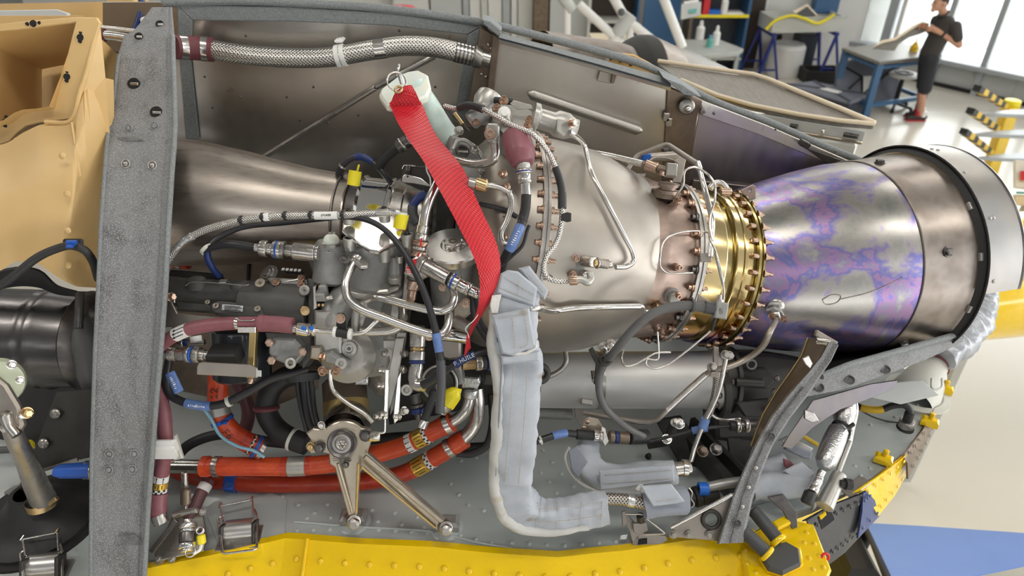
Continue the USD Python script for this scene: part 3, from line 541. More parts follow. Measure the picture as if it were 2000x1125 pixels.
for A_, s_ in ((arm_l, -1), (arm_r, 1)):
    for k in range(5):
        b_ = A_[3] + np.array([-.02, -s_ * .0, .035 - .018 * k]); f_ = [b_, b_ + np.array([-.05, -s_ * .01, .004]), b_ + np.array([-.075, -s_ * .03, -.004]), b_ + np.array([-.07, -s_ * .05, -.012])]
        if k == 4: f_ = [A_[3] + np.array([0, -s_ * .02, .03]), A_[3] + np.array([-.03, -s_ * .05, .05]), A_[3] + np.array([-.055, -s_ * .06, .05])]
        t.add('finger', sweep(spline(f_, n=4), .0095, 8), 'skin')
for s_ in (-1, 1): t.add('ear', ball(hd + np.array([.02, s_ * .082, -.01]), .03, 10, (0, 1, 0), .4), 'skin'); t.add('eye', ball(hd + np.array([-.088, s_ * .032, .0]), .011, 8), 'ink')
t.add('mouth', box(hd + np.array([-.098, 0, -.062]), .012, .04, .006), 'maroon')
sb = [((j(1816, 104), (.128, .165, .06)), (j(1838, 62), (.128, .187, .12))), ((j(1838, 62), (.128, .187, .12)), (j(1846, 40), (.105, .2, .085)))]
for A_ in (arm_l, arm_r): sb.append(((A_[0], .08), (A_[0] + (A_[1] - A_[0]) * .62, .068)))
t.add('shirt', body(sb), 'shirt'); t.add('collar', ringm(nk + np.array([.01, 0, -.02]), nk - hd + np.array([0, 0, 0]), .068, .016, 20), 'shirt')
sb = [((j(1816, 108), (.125, .165, .05)), (j(1814, 120), (.13, .17, .06)))]
for q_ in (L_, R_): sb.append(((q_[2], .115), (q_[1] + np.array([.02, 0, .02]), .098)))
t.add('shorts', body(sb), 'shorts')
hb = [((hd + np.array([.02, 0, .05]), (.095, .086, .075)), (hd + np.array([.05, 0, .0]), (.065, .08, .07)))]; t.add('hair', body(hb, .02), 'hair')
for q_ in (L_[0], R_[0]):
    q_ = np.r_[q_[:2], 0]; t.add('shoe', body([((q_ + np.array([.05, 0, .06]), .05), (q_ + np.array([-.06, 0, .055]), .05)), ((q_ + np.array([-.06, 0, .05]), .048), (q_ + np.array([-.19, 0, .042]), .036))], .025), 'shoe_black'); t.add('sole', box(q_ + np.array([-.07, 0, .012]), .3, .1, .024, bev=.01), 'shoe_red'); t.add('tongue', ball(q_ + np.array([-.06, 0, .1]), .045, 10), 'shoe_red'); t.add('sock', cyl(q_ + np.array([.02, 0, .07]), q_ + np.array([.02, 0, .15]), .054, 14), 'white')
t.add('watch', band(arm_l[2] + (arm_l[1] - arm_l[2]) * .12, arm_l[1] - arm_l[2], .037, .03, .006), 'black_soft'); t.done()
t = T('held_panel', 'long grey curved panel with tan edge held by the person over the bench', 'panel'); dd = dep(bk(1770, 75, Y))
out = [(1706, 94), (1722, 80), (1748, 74), (1782, 52), (1803, 43), (1815, 47), (1812, 60), (1798, 66), (1778, 72), (1756, 86), (1748, 98)]
t.add('panel_sheet', plate(out, dd, .03, .004), 'bench_top'); t.add('panel_edge', plate([(1704, 93), (1722, 79), (1748, 73), (1782, 50), (1803, 41), (1816, 46), (1803, 47), (1783, 56), (1750, 78), (1724, 84)], dd - .03, .02, .004), 'ply_edge'); t.done()
# ---------------------------------------------------------------- nacelle structure: deck, yellow cowling, firewall, hoop frames
DZ = 2.50; YF = 1.53
def dk(px, py): return onz(px, py, DZ)
def DD(px, py): return dep(dk(px, py))
def plateY(pix, y, h, bev=.001, holes=()):
    q = np.array([ony(a, b, y) for a, b in pix]); hol = [[(p[0], p[2]) for p in [ony(a, b, y) for a, b in hh]] for hh in holes]
    return prism([(p[0], p[2]) for p in q], (0, y + h, 0), (1, 0, 0), (0, 0, 1), h, bev, hol)
def plateZ(pix, z, h, bev=.0, holes=()):
    q = [onz(a, b, z) for a, b in pix]; hol = [[tuple(onz(a, b, z)[:2]) for a, b in hh] for hh in holes]
    return prism([tuple(p[:2]) for p in q], (0, 0, z - h), (1, 0, 0), (0, 1, 0), h, bev, hol)
def along(pts, n):
    p = np.asarray(pts, float); L = np.concatenate([[0], np.cumsum(np.linalg.norm(np.diff(p, axis=0), axis=1))]); s = np.linspace(0, L[-1], n)
    return np.stack([np.interp(s, L, p[:, k]) for k in range(p.shape[1])], 1)
edge = [(-120, 1190), (150, 1143), (285, 1113), (420, 1085), (560, 1053), (580, 1054), (700, 1064), (850, 1070), (950, 1081), (1090, 1090), (1160, 1082), (1220, 1077), (1330, 1058), (1455, 1048), (1530, 1012), (1590, 990)]
rimr = [(1590, 990), (1700, 935), (1770, 880), (1805, 830), (1832, 785), (1836, 762)]
t = T('engine_deck', 'grey green painted riveted engine deck under the pipes and hoses', 'deck')
dp = edge + rimr[1:] + [(1800, 735), (1700, 690), (1500, 640), (600, 600), (0, 640), (-300, 760)]
t.add('deck_skin', plateZ(dp, DZ, .02), 'deck_paint')
for ln, n in (([(580, 1036), (700, 1032), (800, 1038), (900, 1046), (960, 1062)], 13), ([(600, 1012), (690, 1010), (760, 1022), (830, 1030)], 6), ([(640, 985), (760, 1000), (860, 1018)], 6), ([(520, 955), (560, 975), (615, 1002)], 4), ([(880, 945), (910, 985), (975, 1008)], 5), ([(1000, 1060), (1100, 1066), (1200, 1058), (1235, 1052)], 8), ([(900, 900), (960, 890)], 3), ([(1040, 905), (1075, 945), (1100, 985)], 5), ([(1060, 880), (1100, 930), (1120, 950)], 4), ([(532, 970), (530, 1012), (536, 1040)], 4), ([(425, 1050), (470, 1046), (520, 1030)], 3), ([(1640, 905), (1700, 915)], 3), ([(1700, 830), (1795, 800)], 3), ([(1772, 800), (1790, 790), (1806, 802)], 4), ([(1015, 980), (1060, 1040)], 3)):
    for q in along([dk(*a) for a in ln], n): t.add('rivet', rivet(q, Z3, .005), 'deck_rivet')
for ln in ([(575, 1020), (700, 1030), (850, 1040), (930, 1060), (1000, 1072)],):
    t.add('sealant_bead', sweep(spline([dk(*a) + Z3 * .001 for a in ln], n=5), .0026, 8), 'deck_rivet')
t.add('doubler', plateZ([(405, 1010), (530, 960), (560, 975), (556, 1045), (430, 1075)], DZ + .003, .003, .001), 'deck_paint')
t.add('doubler', plateZ([(1330, 1050), (1440, 1000), (1560, 960), (1640, 935), (1660, 960), (1530, 1008), (1455, 1046)], DZ + .003, .003, .001), 'deck_paint')
t.done()
# yellow cowling along the front edge
t = T('yellow_cowling', 'glossy bright yellow riveted cowling along the front edge of the engine deck', 'cowling')
prof = [(0, .012, 0), (0, -.004, .004), (0, -.012, -.002), (0, -.05, -.022), (0, -.10, -.052), (0, -.2, -.15), (0, -.26, -.34)]
def cowl(pts, nm, k=14):
    E = along([dk(*a) for a in pts], k) + Z3 * .004
    return E, t.add(nm, loft([[e + np.array(o) for e in E] for o in prof], .003), 'yellow')
E1, c1_ = cowl(edge[:5], 'front_skin', 10); E2, c2_ = cowl(edge[4:14], 'rear_skin', 30)
t.add('seam_strip', sweep([E2[1] + np.array(o) + np.array([.012, -.001, .0035]) for o in prof[1:6]], .004, 8), 'yellow_rivet')
def onprof(E, s, f):
    i = s * (len(E) - 1); a = int(min(i, len(E) - 2)); e = E[a] + (E[a + 1] - E[a]) * (i - a); g = f * (len(prof) - 1); b = int(min(g, len(prof) - 2)); u = g - b
    o = np.array(prof[b]) * (1 - u) + np.array(prof[b + 1]) * u; dd = np.subtract(prof[b + 1], prof[b]); return e + o, unit(np.array([0, dd[2], -dd[1]]) * (1 if dd[1] < 0 else -1))
for E, ss, f in ((E1, np.linspace(.5, .97, 8), .45), (E2, np.linspace(.03, .98, 19), .43), (E2, np.linspace(.06, .95, 16), .55), (E1, (.5, .7, .92), .62), (E2, (.09, .25, .45, .62, .8, .9), .66)):
    for s in ss: p_, n_ = onprof(E, s, f); t.add('rivet', rivet(p_ + n_ * .001, n_, .0062), 'yellow_rivet')
t.done()
# right hand rim: black, blue, yellow and brown side panels hanging from the deck edge
def rim(top, bot, zb, name, label, m, nriv):
    t = T(name, label, 'panel'); A = along([dk(*a) + Z3 * .008 for a in top], 10); B = along([onz(*a, DZ - zb) for a in bot], 10); up = (A + B) / 2
    t.add('skin', loft([A - (B - A) * .12 * [1, 1, 0], A, A + (B - A) * .5 + Z3 * .012, B], .004), m); nn = unit(np.cross(A[-1] - A[0], B[0] - A[0])); nn = nn if np.dot(nn, DN) < 0 else -nn
    for f in (.18, .82):
        for q in along((A + (B - A) * f + Z3 * .012 * (1 - abs(2 * f - 1)))[1:-1], nriv): t.add('rivet', rivet(q + nn * .003, nn, .0042), m)
    t.done()
rim([(1574, 1022), (1630, 990), (1683, 970)], [(1612, 1108), (1650, 1080), (1676, 1052)], .13, 'black_side_panel', 'black painted riveted side panel between the yellow step and the blue panel', 'black_paint', 7)
rim([(1684, 969), (1690, 965)], [(1676, 1052), (1718, 1008)], .10, 'blue_side_panel', 'dark blue triangular panel below the yellow side panel', 'blue_paint', 3)
rim([(1671, 966), (1722, 930), (1768, 894)], [(1716, 1008), (1748, 968), (1774, 922)], .085, 'yellow_side_panel', 'yellow riveted side panel at the rear right edge of the deck', 'yellow', 6)
rim([(1762, 896), (1800, 846), (1830, 790)], [(1774, 936), (1808, 868), (1834, 800)], .05, 'brown_side_panel', 'grey brown riveted side panel at the far right edge of the deck', 'brown_metal', 8)
fz = [dk(*a) for a in edge[:14] + [(1700, 930), (1800, 820)]]; fz = [tuple((q + np.array([0, .1, 0]))[:2]) for q in fz] + [(1.1, 3.0), (-1.3, 3.0)]
t = T('helicopter_fuselage', 'yellow helicopter body under the grey green engine deck', 'fuselage'); t.add('hull', prism(fz, (0, 0, 1.0), (1, 0, 0), (0, 1, 0), DZ - .03 - 1.0, .03), 'yellow')
for x in (-.9, .7): t.add('skid_leg', cyl((x, 1.6, 1.05), (x, 1.6, .06), .05, 16), 'cable_grey'); t.add('skid', cyl((x - .8, 1.6, .05), (x + .8, 1.6, .05), .05, 16, .01), 'cable_grey')
t.done()
for i, (x, y, lb) in enumerate(((1841, 768, 'small yellow catch at the far end of the right deck rim'), (1812, 832, 'small yellow catch on the deck rim beside the cable connector'), (1722, 905, 'small yellow catch on the deck rim above the yellow side panel'))):
    t = T('rim_catch', lb, 'catch', 'yellow catches on the deck rim'); q = dk(x, y) + Z3 * .012; t.add('lug', box(q, .035, .022, .022, (1, -.6, 0), bev=.005), 'yellow'); t.add('pin', cyl(q + Z3 * .01, q + Z3 * .026, .006, 10, .001), 'yellow_rivet'); t.done()
t = T('yellow_step', 'yellow fold out step with a dark grip pad at the deck corner', 'step'); zs = DZ - .02
sp = [(1440, 1052), (1520, 1008), (1590, 1022), (1625, 1112), (1606, 1160), (1470, 1160)]; t.add('step_plate', plateZ(sp, DZ + .0, .03, .004), 'yellow')
t.add('pad', plateZ([(1494, 1068), (1536, 1056), (1561, 1070), (1565, 1100), (1530, 1117), (1502, 1108), (1488, 1086)], DZ + .022, .014, .003), 'cable_grey'); t.add('pad_rim', plateZ([(1490, 1068), (1536, 1052), (1565, 1068), (1570, 1102), (1530, 1121), (1499, 1112), (1483, 1086)], DZ + .012, .012, .003), 'yellow')
for a in ((1575, 1040), (1590, 1062), (1600, 1085), (1608, 1108), (1570, 1060), (1580, 1090), (1588, 1112), (1455, 1075), (1460, 1100), (1476, 1118)): t.add('rivet', rivet(dk(*a), Z3, .005), 'yellow_rivet')
t.add('hinge_leaf', plateZ([(1440, 1046), (1470, 1030), (1500, 1060), (1478, 1072)], DZ + .012, .008, .002), 'yellow'); t.add('hinge_leaf', plateZ([(1508, 1018), (1536, 1004), (1545, 1020), (1520, 1032)], DZ + .02, .01, .002), 'yellow'); t.done()
for (a, b, lb) in (((1470, 995), (1524, 1060), 'grey rubber covered rod of the step, the upper right one of the pair'), ((1450, 1035), (1502, 1085), 'grey rubber covered rod of the step, the lower left one of the pair')):
    t = T('step_rod', lb, 'rod', 'rubber covered step rods'); A_, B_ = onz(*a, DZ + .05), onz(*b, DZ + .03); t.add('rod', cyl(A_, B_, .0125, 16, .003), 'cable_grey'); t.add('socket', cyl(A_ + (B_ - A_) * .86, B_, .016, 16, .002), 'yellow'); t.done()
t = T('black_bracket', 'black folded bracket with yellow scraps on the black side panel', 'bracket'); t.add('plate', plate([(1598, 1012), (1622, 992), (1632, 1015), (1606, 1035)], DD(1610, 1012) - .02, .006, .001), 'black_paint'); t.add('yellow_tab', plate([(1600, 1008), (1612, 998), (1615, 1006), (1604, 1016)], DD(1605, 1008) - .03, .004, .001), 'yellow'); t.done()
solo('red_ring', 'small red ring tag hanging on the black side panel', 'tag', ringm(P(1612, 1088, DD(1600, 1088)), -DN, .0065, .0025, 16), 'red_mark')
# firewall
t = T('rear_firewall', 'tall stained bare metal firewall panel framed by grey seal strips behind the intake duct', 'firewall')
t.add('panel', plateY([(335, 4), (600, 8), (800, 22), (945, 44), (965, 70), (965, 800), (200, 820), (200, 4)], YF, .006), 'wall_metal')
t.add('seal_strip', plateY([(345, 10), (560, 14), (760, 26), (942, 52), (912, 68), (760, 50), (560, 42), (375, 40)], YF - .008, .008, .002), 'frame_edge')
t.add('seal_strip', plateY([(345, 10), (375, 40), (372, 120), (388, 272), (362, 272), (350, 120)], YF - .008, .008, .002), 'frame_edge')
t.add('seal_strip', plateY([(914, 68), (940, 52), (934, 120), (912, 240), (886, 240), (905, 120)], YF - .008, .008, .002), 'frame_edge')
t.add('stiffener', join(bar(ony(516, 306, YF - .008), ony(735, 170, YF - .008), .012, .016, (0, 1, 0), .004), cyl(ony(735, 170, YF - .012), ony(848, 110, YF - .012), .0065, 12)), 'steel_dull')
for a in ((400, 150), (415, 210), (505, 120), (560, 190), (612, 170), (640, 240), (700, 225), (585, 235), (470, 190), (850, 170), (780, 60), (480, 70)): t.add('fastener', rivet(ony(*a, YF), (0, -1, 0), .003), 'steel_dark')
t.done()
top = [(318, 6), (450, 2), (620, 8), (760, 18), (940, 44), (1060, 72), (1190, 106), (1260, 128), (1322, 160), (1400, 200), (1500, 238), (1620, 290), (1730, 334)]
tpp = [ony(a, b, YF - .004) for a, b in top]
solo('top_seal', 'grey braided bulb seal along the whole top edge of the firewall', 'seal', sweep(spline(tpp, n=6), .0085, 12), 'frame_edge')
t = T('firewall_post', 'brown steel channel post with rivets between the two firewall panels', 'post')
t.add('web', plateY([(937, 52), (972, 72), (968, 100), (948, 250), (908, 250)], YF - .03, .03, .002), 'brown_metal'); t.add('flange', plateY([(962, 66), (977, 75), (958, 250), (944, 250)], YF - .045, .04, .002), 'brown_metal'); t.add('cap', plateY([(942, 38), (958, 42), (980, 60), (972, 70), (944, 48)], YF - .05, .05, .002), 'frame_edge')
for a in ((954, 88), (960, 96), (940, 145), (949, 150), (961, 145), (975, 82)): t.add('rivet', rivet(ony(*a, YF - .032), (0, -1, 0), .0042), 'steel_dull')
t.done()
t = T('side_firewall', 'pale bare metal firewall panel with one long pressed bead', 'firewall')
t.add('panel', plateY([(968, 78), (1303, 164), (1290, 480), (1000, 480), (950, 260)], YF - .03, .006), 'wall_metal_light')
Lb = [ony(1040, 184, YF - .036), ony(1246, 253, YF - .036)]; t.add('bead', sweep(np.vstack([Lb[0] + (Lb[0] - Lb[1]) * .04, Lb[0], Lb[1], Lb[1] + (Lb[1] - Lb[0]) * .04]), [.004, .0125, .0125, .004], 16), 'wall_metal_light')
t.add('top_flange', join(loft([[ony(x, y, YF - .035) for x, y in ((975, 64), (1060, 86), (1180, 118), (1310, 154))], [ony(x, y + 14, YF - .065) for x, y in ((975, 62), (1060, 84), (1180, 117), (1310, 155))]], .004)), 'frame_edge')
t.add('flange_lip', loft([[ony(x, y + 14, YF - .065) for x, y in ((975, 62), (1060, 84), (1180, 117), (1310, 155))], [ony(x, y + 23, YF - .062) for x, y in ((975, 62), (1060, 84), (1180, 117), (1310, 155))]], .003), 'steel_bright')
t.add('gap_strip', sweep([ony(x, y + 13, YF - .067) for x, y in ((975, 62), (1060, 84), (1180, 117), (1310, 155))], .0018, 6), 'rubber')
t.add('tab', plateY([(1172, 138), (1200, 145), (1193, 164), (1166, 158)], YF - .04, .004, .001), 'wall_metal'); t.add('tab', plateY([(1197, 134), (1208, 138), (1199, 163), (1193, 163)], YF - .05, .02, .001), 'brown_metal')
t.done()
t = T('aft_post', 'bare metal post with a stud where the firewall turns down towards the nozzle', 'post')
t.add('web', plateY([(1303, 168), (1372, 198), (1362, 230), (1336, 420), (1290, 420)], YF - .036, .01, .002), 'brown_metal'); t.add('cap', plateY([(1296, 152), (1330, 164), (1370, 190), (1336, 186)], YF - .07, .06, .002), 'frame_edge')
t.add('stud_boss', cyl(ony(1341, 208, YF - .04), ony(1341, 208, YF - .056), .018, 18, .004), 'steel_dull'); t.add('stud', ball(ony(1343, 213, YF - .06), .008, 12), 'steel')
for a in ((1301, 228), (1306, 238), (1300, 290)): t.add('clip', box(ony(*a, YF - .042), .012, .012, .02, bev=.002), 'steel_dull')
t.add('nut', hexnut(ony(1371, 216, YF - .045), (0, -1, 0), .007, .008), 'steel_dark'); t.done()
t = T('aft_firewall', 'violet tinted firewall panel sloping down to the exhaust nozzle', 'firewall')
t.add('panel', plateY([(1368, 208), (1420, 228), (1600, 306), (1740, 362), (1740, 700), (1280, 700), (1330, 410)], YF - .026, .006), 'wall_metal_violet'); t.add('upper_strip', plateY([(1370, 196), (1500, 246), (1620, 298), (1740, 350), (1740, 366), (1600, 312), (1480, 262), (1368, 224)], YF - .034, .006, .001), 'wall_metal_light')
t.add('gusset', plateY([(1571, 288), (1640, 312), (1740, 360), (1720, 372), (1620, 324)], YF - .045, .006, .001), 'plate_dark'); t.add('lower_strip', plateY([(1355, 352), (1540, 372), (1540, 420), (1330, 420)], YF - .034, .006, .001), 'plate_steel')
t.add('latch', box(ony(1571, 281, YF - .05), .024, .014, .014, (1, 0, -.5), (0, 1, 0), .002), 'plate_dark')
for a in ((1515, 253), (1632, 296), (1395, 222)): t.add('rivet', rivet(ony(*a, YF - .036), (0, -1, 0), .003), 'steel_dark')
t.done()
# front hoop frame
st = [(14, 297, 336, 1.33), (60, 262, 340, 1.28), (68, 243, 341, 1.265), (110, 229, 342, 1.24), (190, 220, 345, 1.21), (245, 211, 346, 1.18), (285, 206, 344, 1.16), (330, 203, 340, 1.14), (440, 195, 333, 1.10), (560, 190, 327, 1.085), (680, 184, 318, 1.10), (800, 180, 308, 1.125), (900, 177, 300, 1.155), (1010, 176, 292, 1.18), (1160, 175, 284, 1.19)]
cols = [(-.0, .03), (.0, .004), (.03, 0), (.12, 0), (.46, .004), (.54, .004), (.80, 0), (.86, .005), (.93, .001), (1.0, .004), (1.0, .04)]
sm_ = along(np.array(st, float), 60); rows = [[P(l + (r - l) * f, y, d + o) for f, o in cols] for y, l, r, d in sm_]
t = T('hoop_frame', 'wide grey speckled hoop frame crossing the picture from top to bottom at the left', 'frame')
t.add('face', loft(rows, .003), 'frame_grey'); t.add('edge_flange', sweep([P(r - 4, y, d - .002) for y, l, r, d in sm_[4:]], .0045, 10), 'frame_edge'); t.add('edge_flange', sweep([P(l + 3, y, d + .002) for y, l, r, d in sm_[6:]], .004, 8), 'frame_edge')
def hd_(x, y): i = np.interp(y, sm_[:, 0], sm_[:, 3]); return i
hn = -DN
for x, y in ((260, 162), (304, 218), (311, 46), (270, 70)):
    sc_ = 1.0 if y > 100 else .7; t.add('slot', lathe(P(x, y, hd_(x, y) - .0015), unit(hn + UP * .25), [(0, 0), (0, .0105 * sc_), (-.006, .0105 * sc_)], 20), 'hole'); t.add('slot_pin', box(P(x + 2, y + 2, hd_(x, y) - .003), .015 * sc_, .005, .003, (1, -.1, 0), UP, .001), 'steel_dull')
for x, y in ((250, 250), (301, 246), (245, 320), (297, 323), (213, 887), (262, 887), (212, 918), (258, 917)):
    t.add('rivet', join(ringm(P(x, y, hd_(x, y) - .002), hn, .0068, .0014, 20, 6), rivet(P(x, y, hd_(x, y) - .001), hn, .005, 14)), 'steel_dull' if 300 < y < 400 else 'frame_grey')
t.add('tear', plate([(236, 1050), (262, 1043), (275, 1056), (268, 1062), (245, 1060)], hd_(250, 1050) - .003, .002, 0), 'frame_dark'); t.add('tear', plate([(228, 268), (262, 266), (280, 274), (240, 276)], hd_(250, 270) - .002, .002, 0), 'frame_dark'); t.done()
# aft frame on the right
t = T('aft_hoop', 'curved grey speckled frame with a brown inner web standing right of the blankets', 'frame')
fr = [(1620, 662, 1638, 674, 1.18), (1604, 694, 1624, 704, 1.19), (1578, 726, 1606, 730, 1.20), (1540, 768, 1578, 772, 1.215), (1506, 812, 1544, 816, 1.225), (1477, 864, 1510, 868, 1.235), (1452, 916, 1488, 920, 1.24), (1430, 970, 1470, 975, 1.24), (1412, 1025, 1458, 1030, 1.235), (1400, 1062, 1452, 1060, 1.23)]
fr = along(np.array(fr, float), 26); t.add('face', loft([[P(x0 + (x1 - x0) * f, y0 + (y1 - y0) * f, d + o) for f, o in ((0, .03), (0.02, .003), (.1, 0), (.5, .003), (.56, .002), (.9, 0), (1, .004), (1, .03))] for x0, y0, x1, y1, d in fr], .003), 'frame_grey')
t.add('web', loft([[P(x0, y0, d + .002), P(x0 - w_, y0 - 2, d + .035)] for (x0, y0, x1, y1, d), w_ in zip(fr[:15], np.linspace(42, 5, 15))], .003), 'brown_metal'); t.add('web_edge', sweep([P(x0 - w_ - 1, y0 - 2, d + .034) for (x0, y0, x1, y1, d), w_ in zip(fr[:15], np.linspace(42, 5, 15))], .0016, 6), 'bracket_gold'); t.add('seam', sweep([P(x0 * .5 + x1 * .5, y0 * .5 + y1 * .5, d) for x0, y0, x1, y1, d in fr[6:]], .0016, 6), 'frame_dark')
t.add('end_plate', plate([(1597, 644), (1638, 668), (1634, 676), (1618, 680), (1594, 656)], 1.185, .012, .002), 'plate_steel')
t.add('wing_nut', join(cyl(P(1596, 668, 1.185), P(1614, 668, 1.175), .005, 10), box(P(1608, 664, 1.175), .022, .006, .012, (1, -.3, 0), UP, .002)), 'steel'); t.add('bare_patch', plate([(1567, 700), (1580, 694), (1588, 710), (1583, 720), (1574, 712)], 1.19, .003, .001), 'steel_bright')
for x, y in ((1506, 852), (1440, 1022)): t.add('hole', lathe(P(x, y, 1.228 if y < 900 else 1.232), hn, [(.0, .008), (.0015, .0065), (-.004, .005), (-.004, 0)], 16), 'frame_dark')
for x, y in ((1476, 914), (1462, 952), (1526, 806), (1450, 990)): t.add('rivet', rivet(P(x, y, 1.235), hn, .004), 'steel_dull')
t.done()
t = T('aft_ledge', 'grey speckled ledge with a rounded lip running to the right below the nozzle', 'ledge')
lg_ = [(1604, 735, 1574, 775, 1.25), (1660, 712, 1650, 760, 1.27), (1740, 690, 1740, 728, 1.31), (1810, 670, 1815, 700, 1.36), (1880, 650, 1880, 668, 1.42)]
lg_ = along(np.array(lg_, float), 16); t.add('face', loft([[P(x0 + (x1 - x0) * f, y0 + (y1 - y0) * f, d + o) for f, o in ((0, .04), (0, 0), (.3, .004), (1, .006))] for x0, y0, x1, y1, d in lg_], .003), 'frame_grey'); t.add('lip', sweep([P(x0, y0, d - .002) for x0, y0, x1, y1, d in lg_], .0065, 10), 'frame_edge')
for x, y, d in ((1600, 757, 1.255), (1730, 722, 1.305), (1660, 742, 1.27)): t.add('slot', lathe(P(x, y, d), unit(hn + UP * .6 - RI * .2), [(0, .010), (.001, .008), (-.004, .007), (-.004, 0)], 18), 'frame_dark')
t.done()
t = T('ledge_bracket', 'violet grey triangular plate under the ledge beside the silver actuator', 'bracket')
t.add('plate', plate([(1588, 782), (1700, 750), (1755, 742), (1745, 760), (1700, 778), (1642, 800), (1588, 836), (1545, 878), (1528, 872)], 1.36, .005, .001), 'wall_metal_violet'); t.add('plate', plate([(1700, 752), (1800, 742), (1835, 772), (1760, 790), (1700, 776)], 1.50, .004, .001), 'panel_grey')
t.add('clip', plate([(1572, 800), (1590, 806), (1600, 822), (1586, 826), (1572, 818)], 1.33, .006, .001), 'steel'); t.done()
t = T('deck_gusset', 'bare metal gusset with a bright edge and a round hole left of the aft frame', 'gusset')
t.add('plate', plate([(1312, 1032), (1440, 960), (1430, 1052), (1405, 1058), (1316, 1050)], DD(1370, 1030) - .06, .006, .002, holes=[[(1389 + 15 * math.cos(a), 1015 + 15 * math.sin(a)) for a in np.linspace(0, 6.28, 24)[:-1]]]), 'plate_steel'); t.add('edge_bead', sweep(PP([(1310, 1030), (1430, 966)], DD(1370, 1030) - .064), .004, 10), 'steel_bright'); t.add('hole_liner', ringm(P(1389, 1015, DD(1370, 1030) - .061), hn, .0155, .004, 28), 'plate_dark')
for x in (1315, 1345, 1385): t.add('bolt', bolt(P(x, 1044, DD(1370, 1030) - .062), hn, .006, .005), 'steel_dull')
t.done()

t = T('braided_fuel_hose', 'thick braided metal hose with a maroon end boot running along the top of the firewall', 'hose'); hp_ = [(336, 91, 1.40), (345, 92, 1.41), (380, 94, 1.43), (412, 97, 1.44), (470, 106, 1.44), (560, 113, 1.44), (640, 112, 1.435), (720, 99, 1.43), (790, 90, 1.43), (850, 93, 1.43), (902, 104, 1.44)]; c = sweep; hc = spline(PP(hp_), n=12); R = 18.5 * 1.44 / F
t.add('braid', sweep(hc, R, 32, True, (16, .0075)), 'braid'); Lh = np.concatenate([[0], np.cumsum(np.linalg.norm(np.diff(hc, axis=0), axis=1))]); hf = lambda f: np.array([np.interp(f * Lh[-1], Lh, hc[:, k]) for k in range(3)])
def hcuff(nm, f0, f1, r, m): t.add(nm, sweep(np.array([hf(f) for f in np.linspace(f0, f1, 6)]), r, 32), m)
hcuff('maroon_boot', 0, .135, R * 1.22, 'maroon'); hcuff('boot_band', .025, .052, R * 1.27, 'steel_bright'); hcuff('boot_band', .095, .12, R * 1.27, 'steel_bright'); hcuff('clear_band', .70, .735, R * 1.04, 'steel_bright'); hcuff('white_clip', .565, .58, R * 1.13, 'white'); hcuff('white_clip', .583, .597, R * 1.13, 'white'); t.add('clip_lug', box(P(664, 78, 1.43), .018, .026, .008, bev=.003), 'white'); t.add('clip_screw', rivet(P(663, 76, 1.424), -DN, .005), 'steel_dull')
a, b = hf(1), hf(1) + unit(hf(1) - hf(.97)) * .05
for f0, f1, r, m, n_ in ((-.3, .45, 1.06, 'grooved', 32), (.45, .5, .8, 'steel', 24), (.5, .85, 1.15, 'steel_dull', 6), (.85, 1.2, .8, 'steel', 24)): t.add('end_fitting', lathe(a + (b - a) * f0, b - a, [(0, 0), (0, R * r * .92), (.002, R * r), (np.linalg.norm(b - a) * (f1 - f0), R * r), (np.linalg.norm(b - a) * (f1 - f0), 0)], n_, sharp=35, uvk=(1, .008) if m == 'grooved' else None), m)
t.done()

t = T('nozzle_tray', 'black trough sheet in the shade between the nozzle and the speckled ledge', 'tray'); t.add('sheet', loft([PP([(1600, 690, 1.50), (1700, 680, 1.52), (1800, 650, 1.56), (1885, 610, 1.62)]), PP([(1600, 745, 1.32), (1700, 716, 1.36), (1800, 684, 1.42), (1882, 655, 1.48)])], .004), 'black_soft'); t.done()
# ---------------------------------------------------------------- engine casings, ring bolts, nozzle, duct
ENG = PP([(1024, 478, 1.33), (1397, 525, 1.435)]); EA = unit(ENG[1] - ENG[0]); EL = np.linalg.norm(ENG[1] - ENG[0])
def sta(q): return (np.interp(q, [700, 1078, 1285, 1470, 1600], [634, 1012, 1217, 1408, 1538]) - 1034) / 374. * EL   # station along the engine axis
def rad(r, q): return r * 1.34 / F * np.interp(q, [1078, 1285, 1356, 1400, 1470], [.972, 1.045, 1.0, .975, .965])
def ax(px): return ENG[0] + EA * sta(px)
def ep(prof, pxa): return [(sta(q) - sta(pxa), rad(r, q)) for q, r in prof]
ex, ey, _ = frame(EA, -DN)
def er(px, rpx, deg):
    a = math.radians(deg) + math.pi / 2; n = math.cos(a) * ex + math.sin(a) * ey; return ax(px) + n * rad(rpx, px), n
t = T('combustor_casing', 'big matt titanium drum casing of the engine between the bolted ring and the gold ring', 'engine casing')
t.add('shell', lathe(ax(1082), EA, ep([(1082, 216), (1090, 212), (1120, 209), (1170, 202), (1215, 189), (1255, 172), (1285, 158)], 1082), 96, sharp=60), 'titanium')
t.add('front_shell', lathe(ax(900), EA, ep([(968, 60), (978, 110), (988, 150), (1000, 180), (1014, 197), (1040, 208), (1066, 211), (1078, 216)], 900), 96, sharp=60), 'titanium')
t.add('flange', lathe(ax(1070), EA, ep([(1073, 205), (1073, 221), (1077, 221), (1077.5, 219), (1080, 219), (1080.5, 221), (1085, 221), (1085, 205)], 1070), 96), 'steel_dull')
for k in range(-11, 13):
    p, n = er(1074, 215.5, k * 7.6 + 2); t.add('flange_bolt', bolt(p, -EA, .0058, .009, True, True), 'copper_bolt'); p, n = er(1085, 215.5, k * 7.6 + 2); t.add('flange_nut', join(hexnut(p, EA, .0062, .006), cyl(p, p + EA * .017, .0032, 8, .0005)), 'copper_bolt')
t.done()
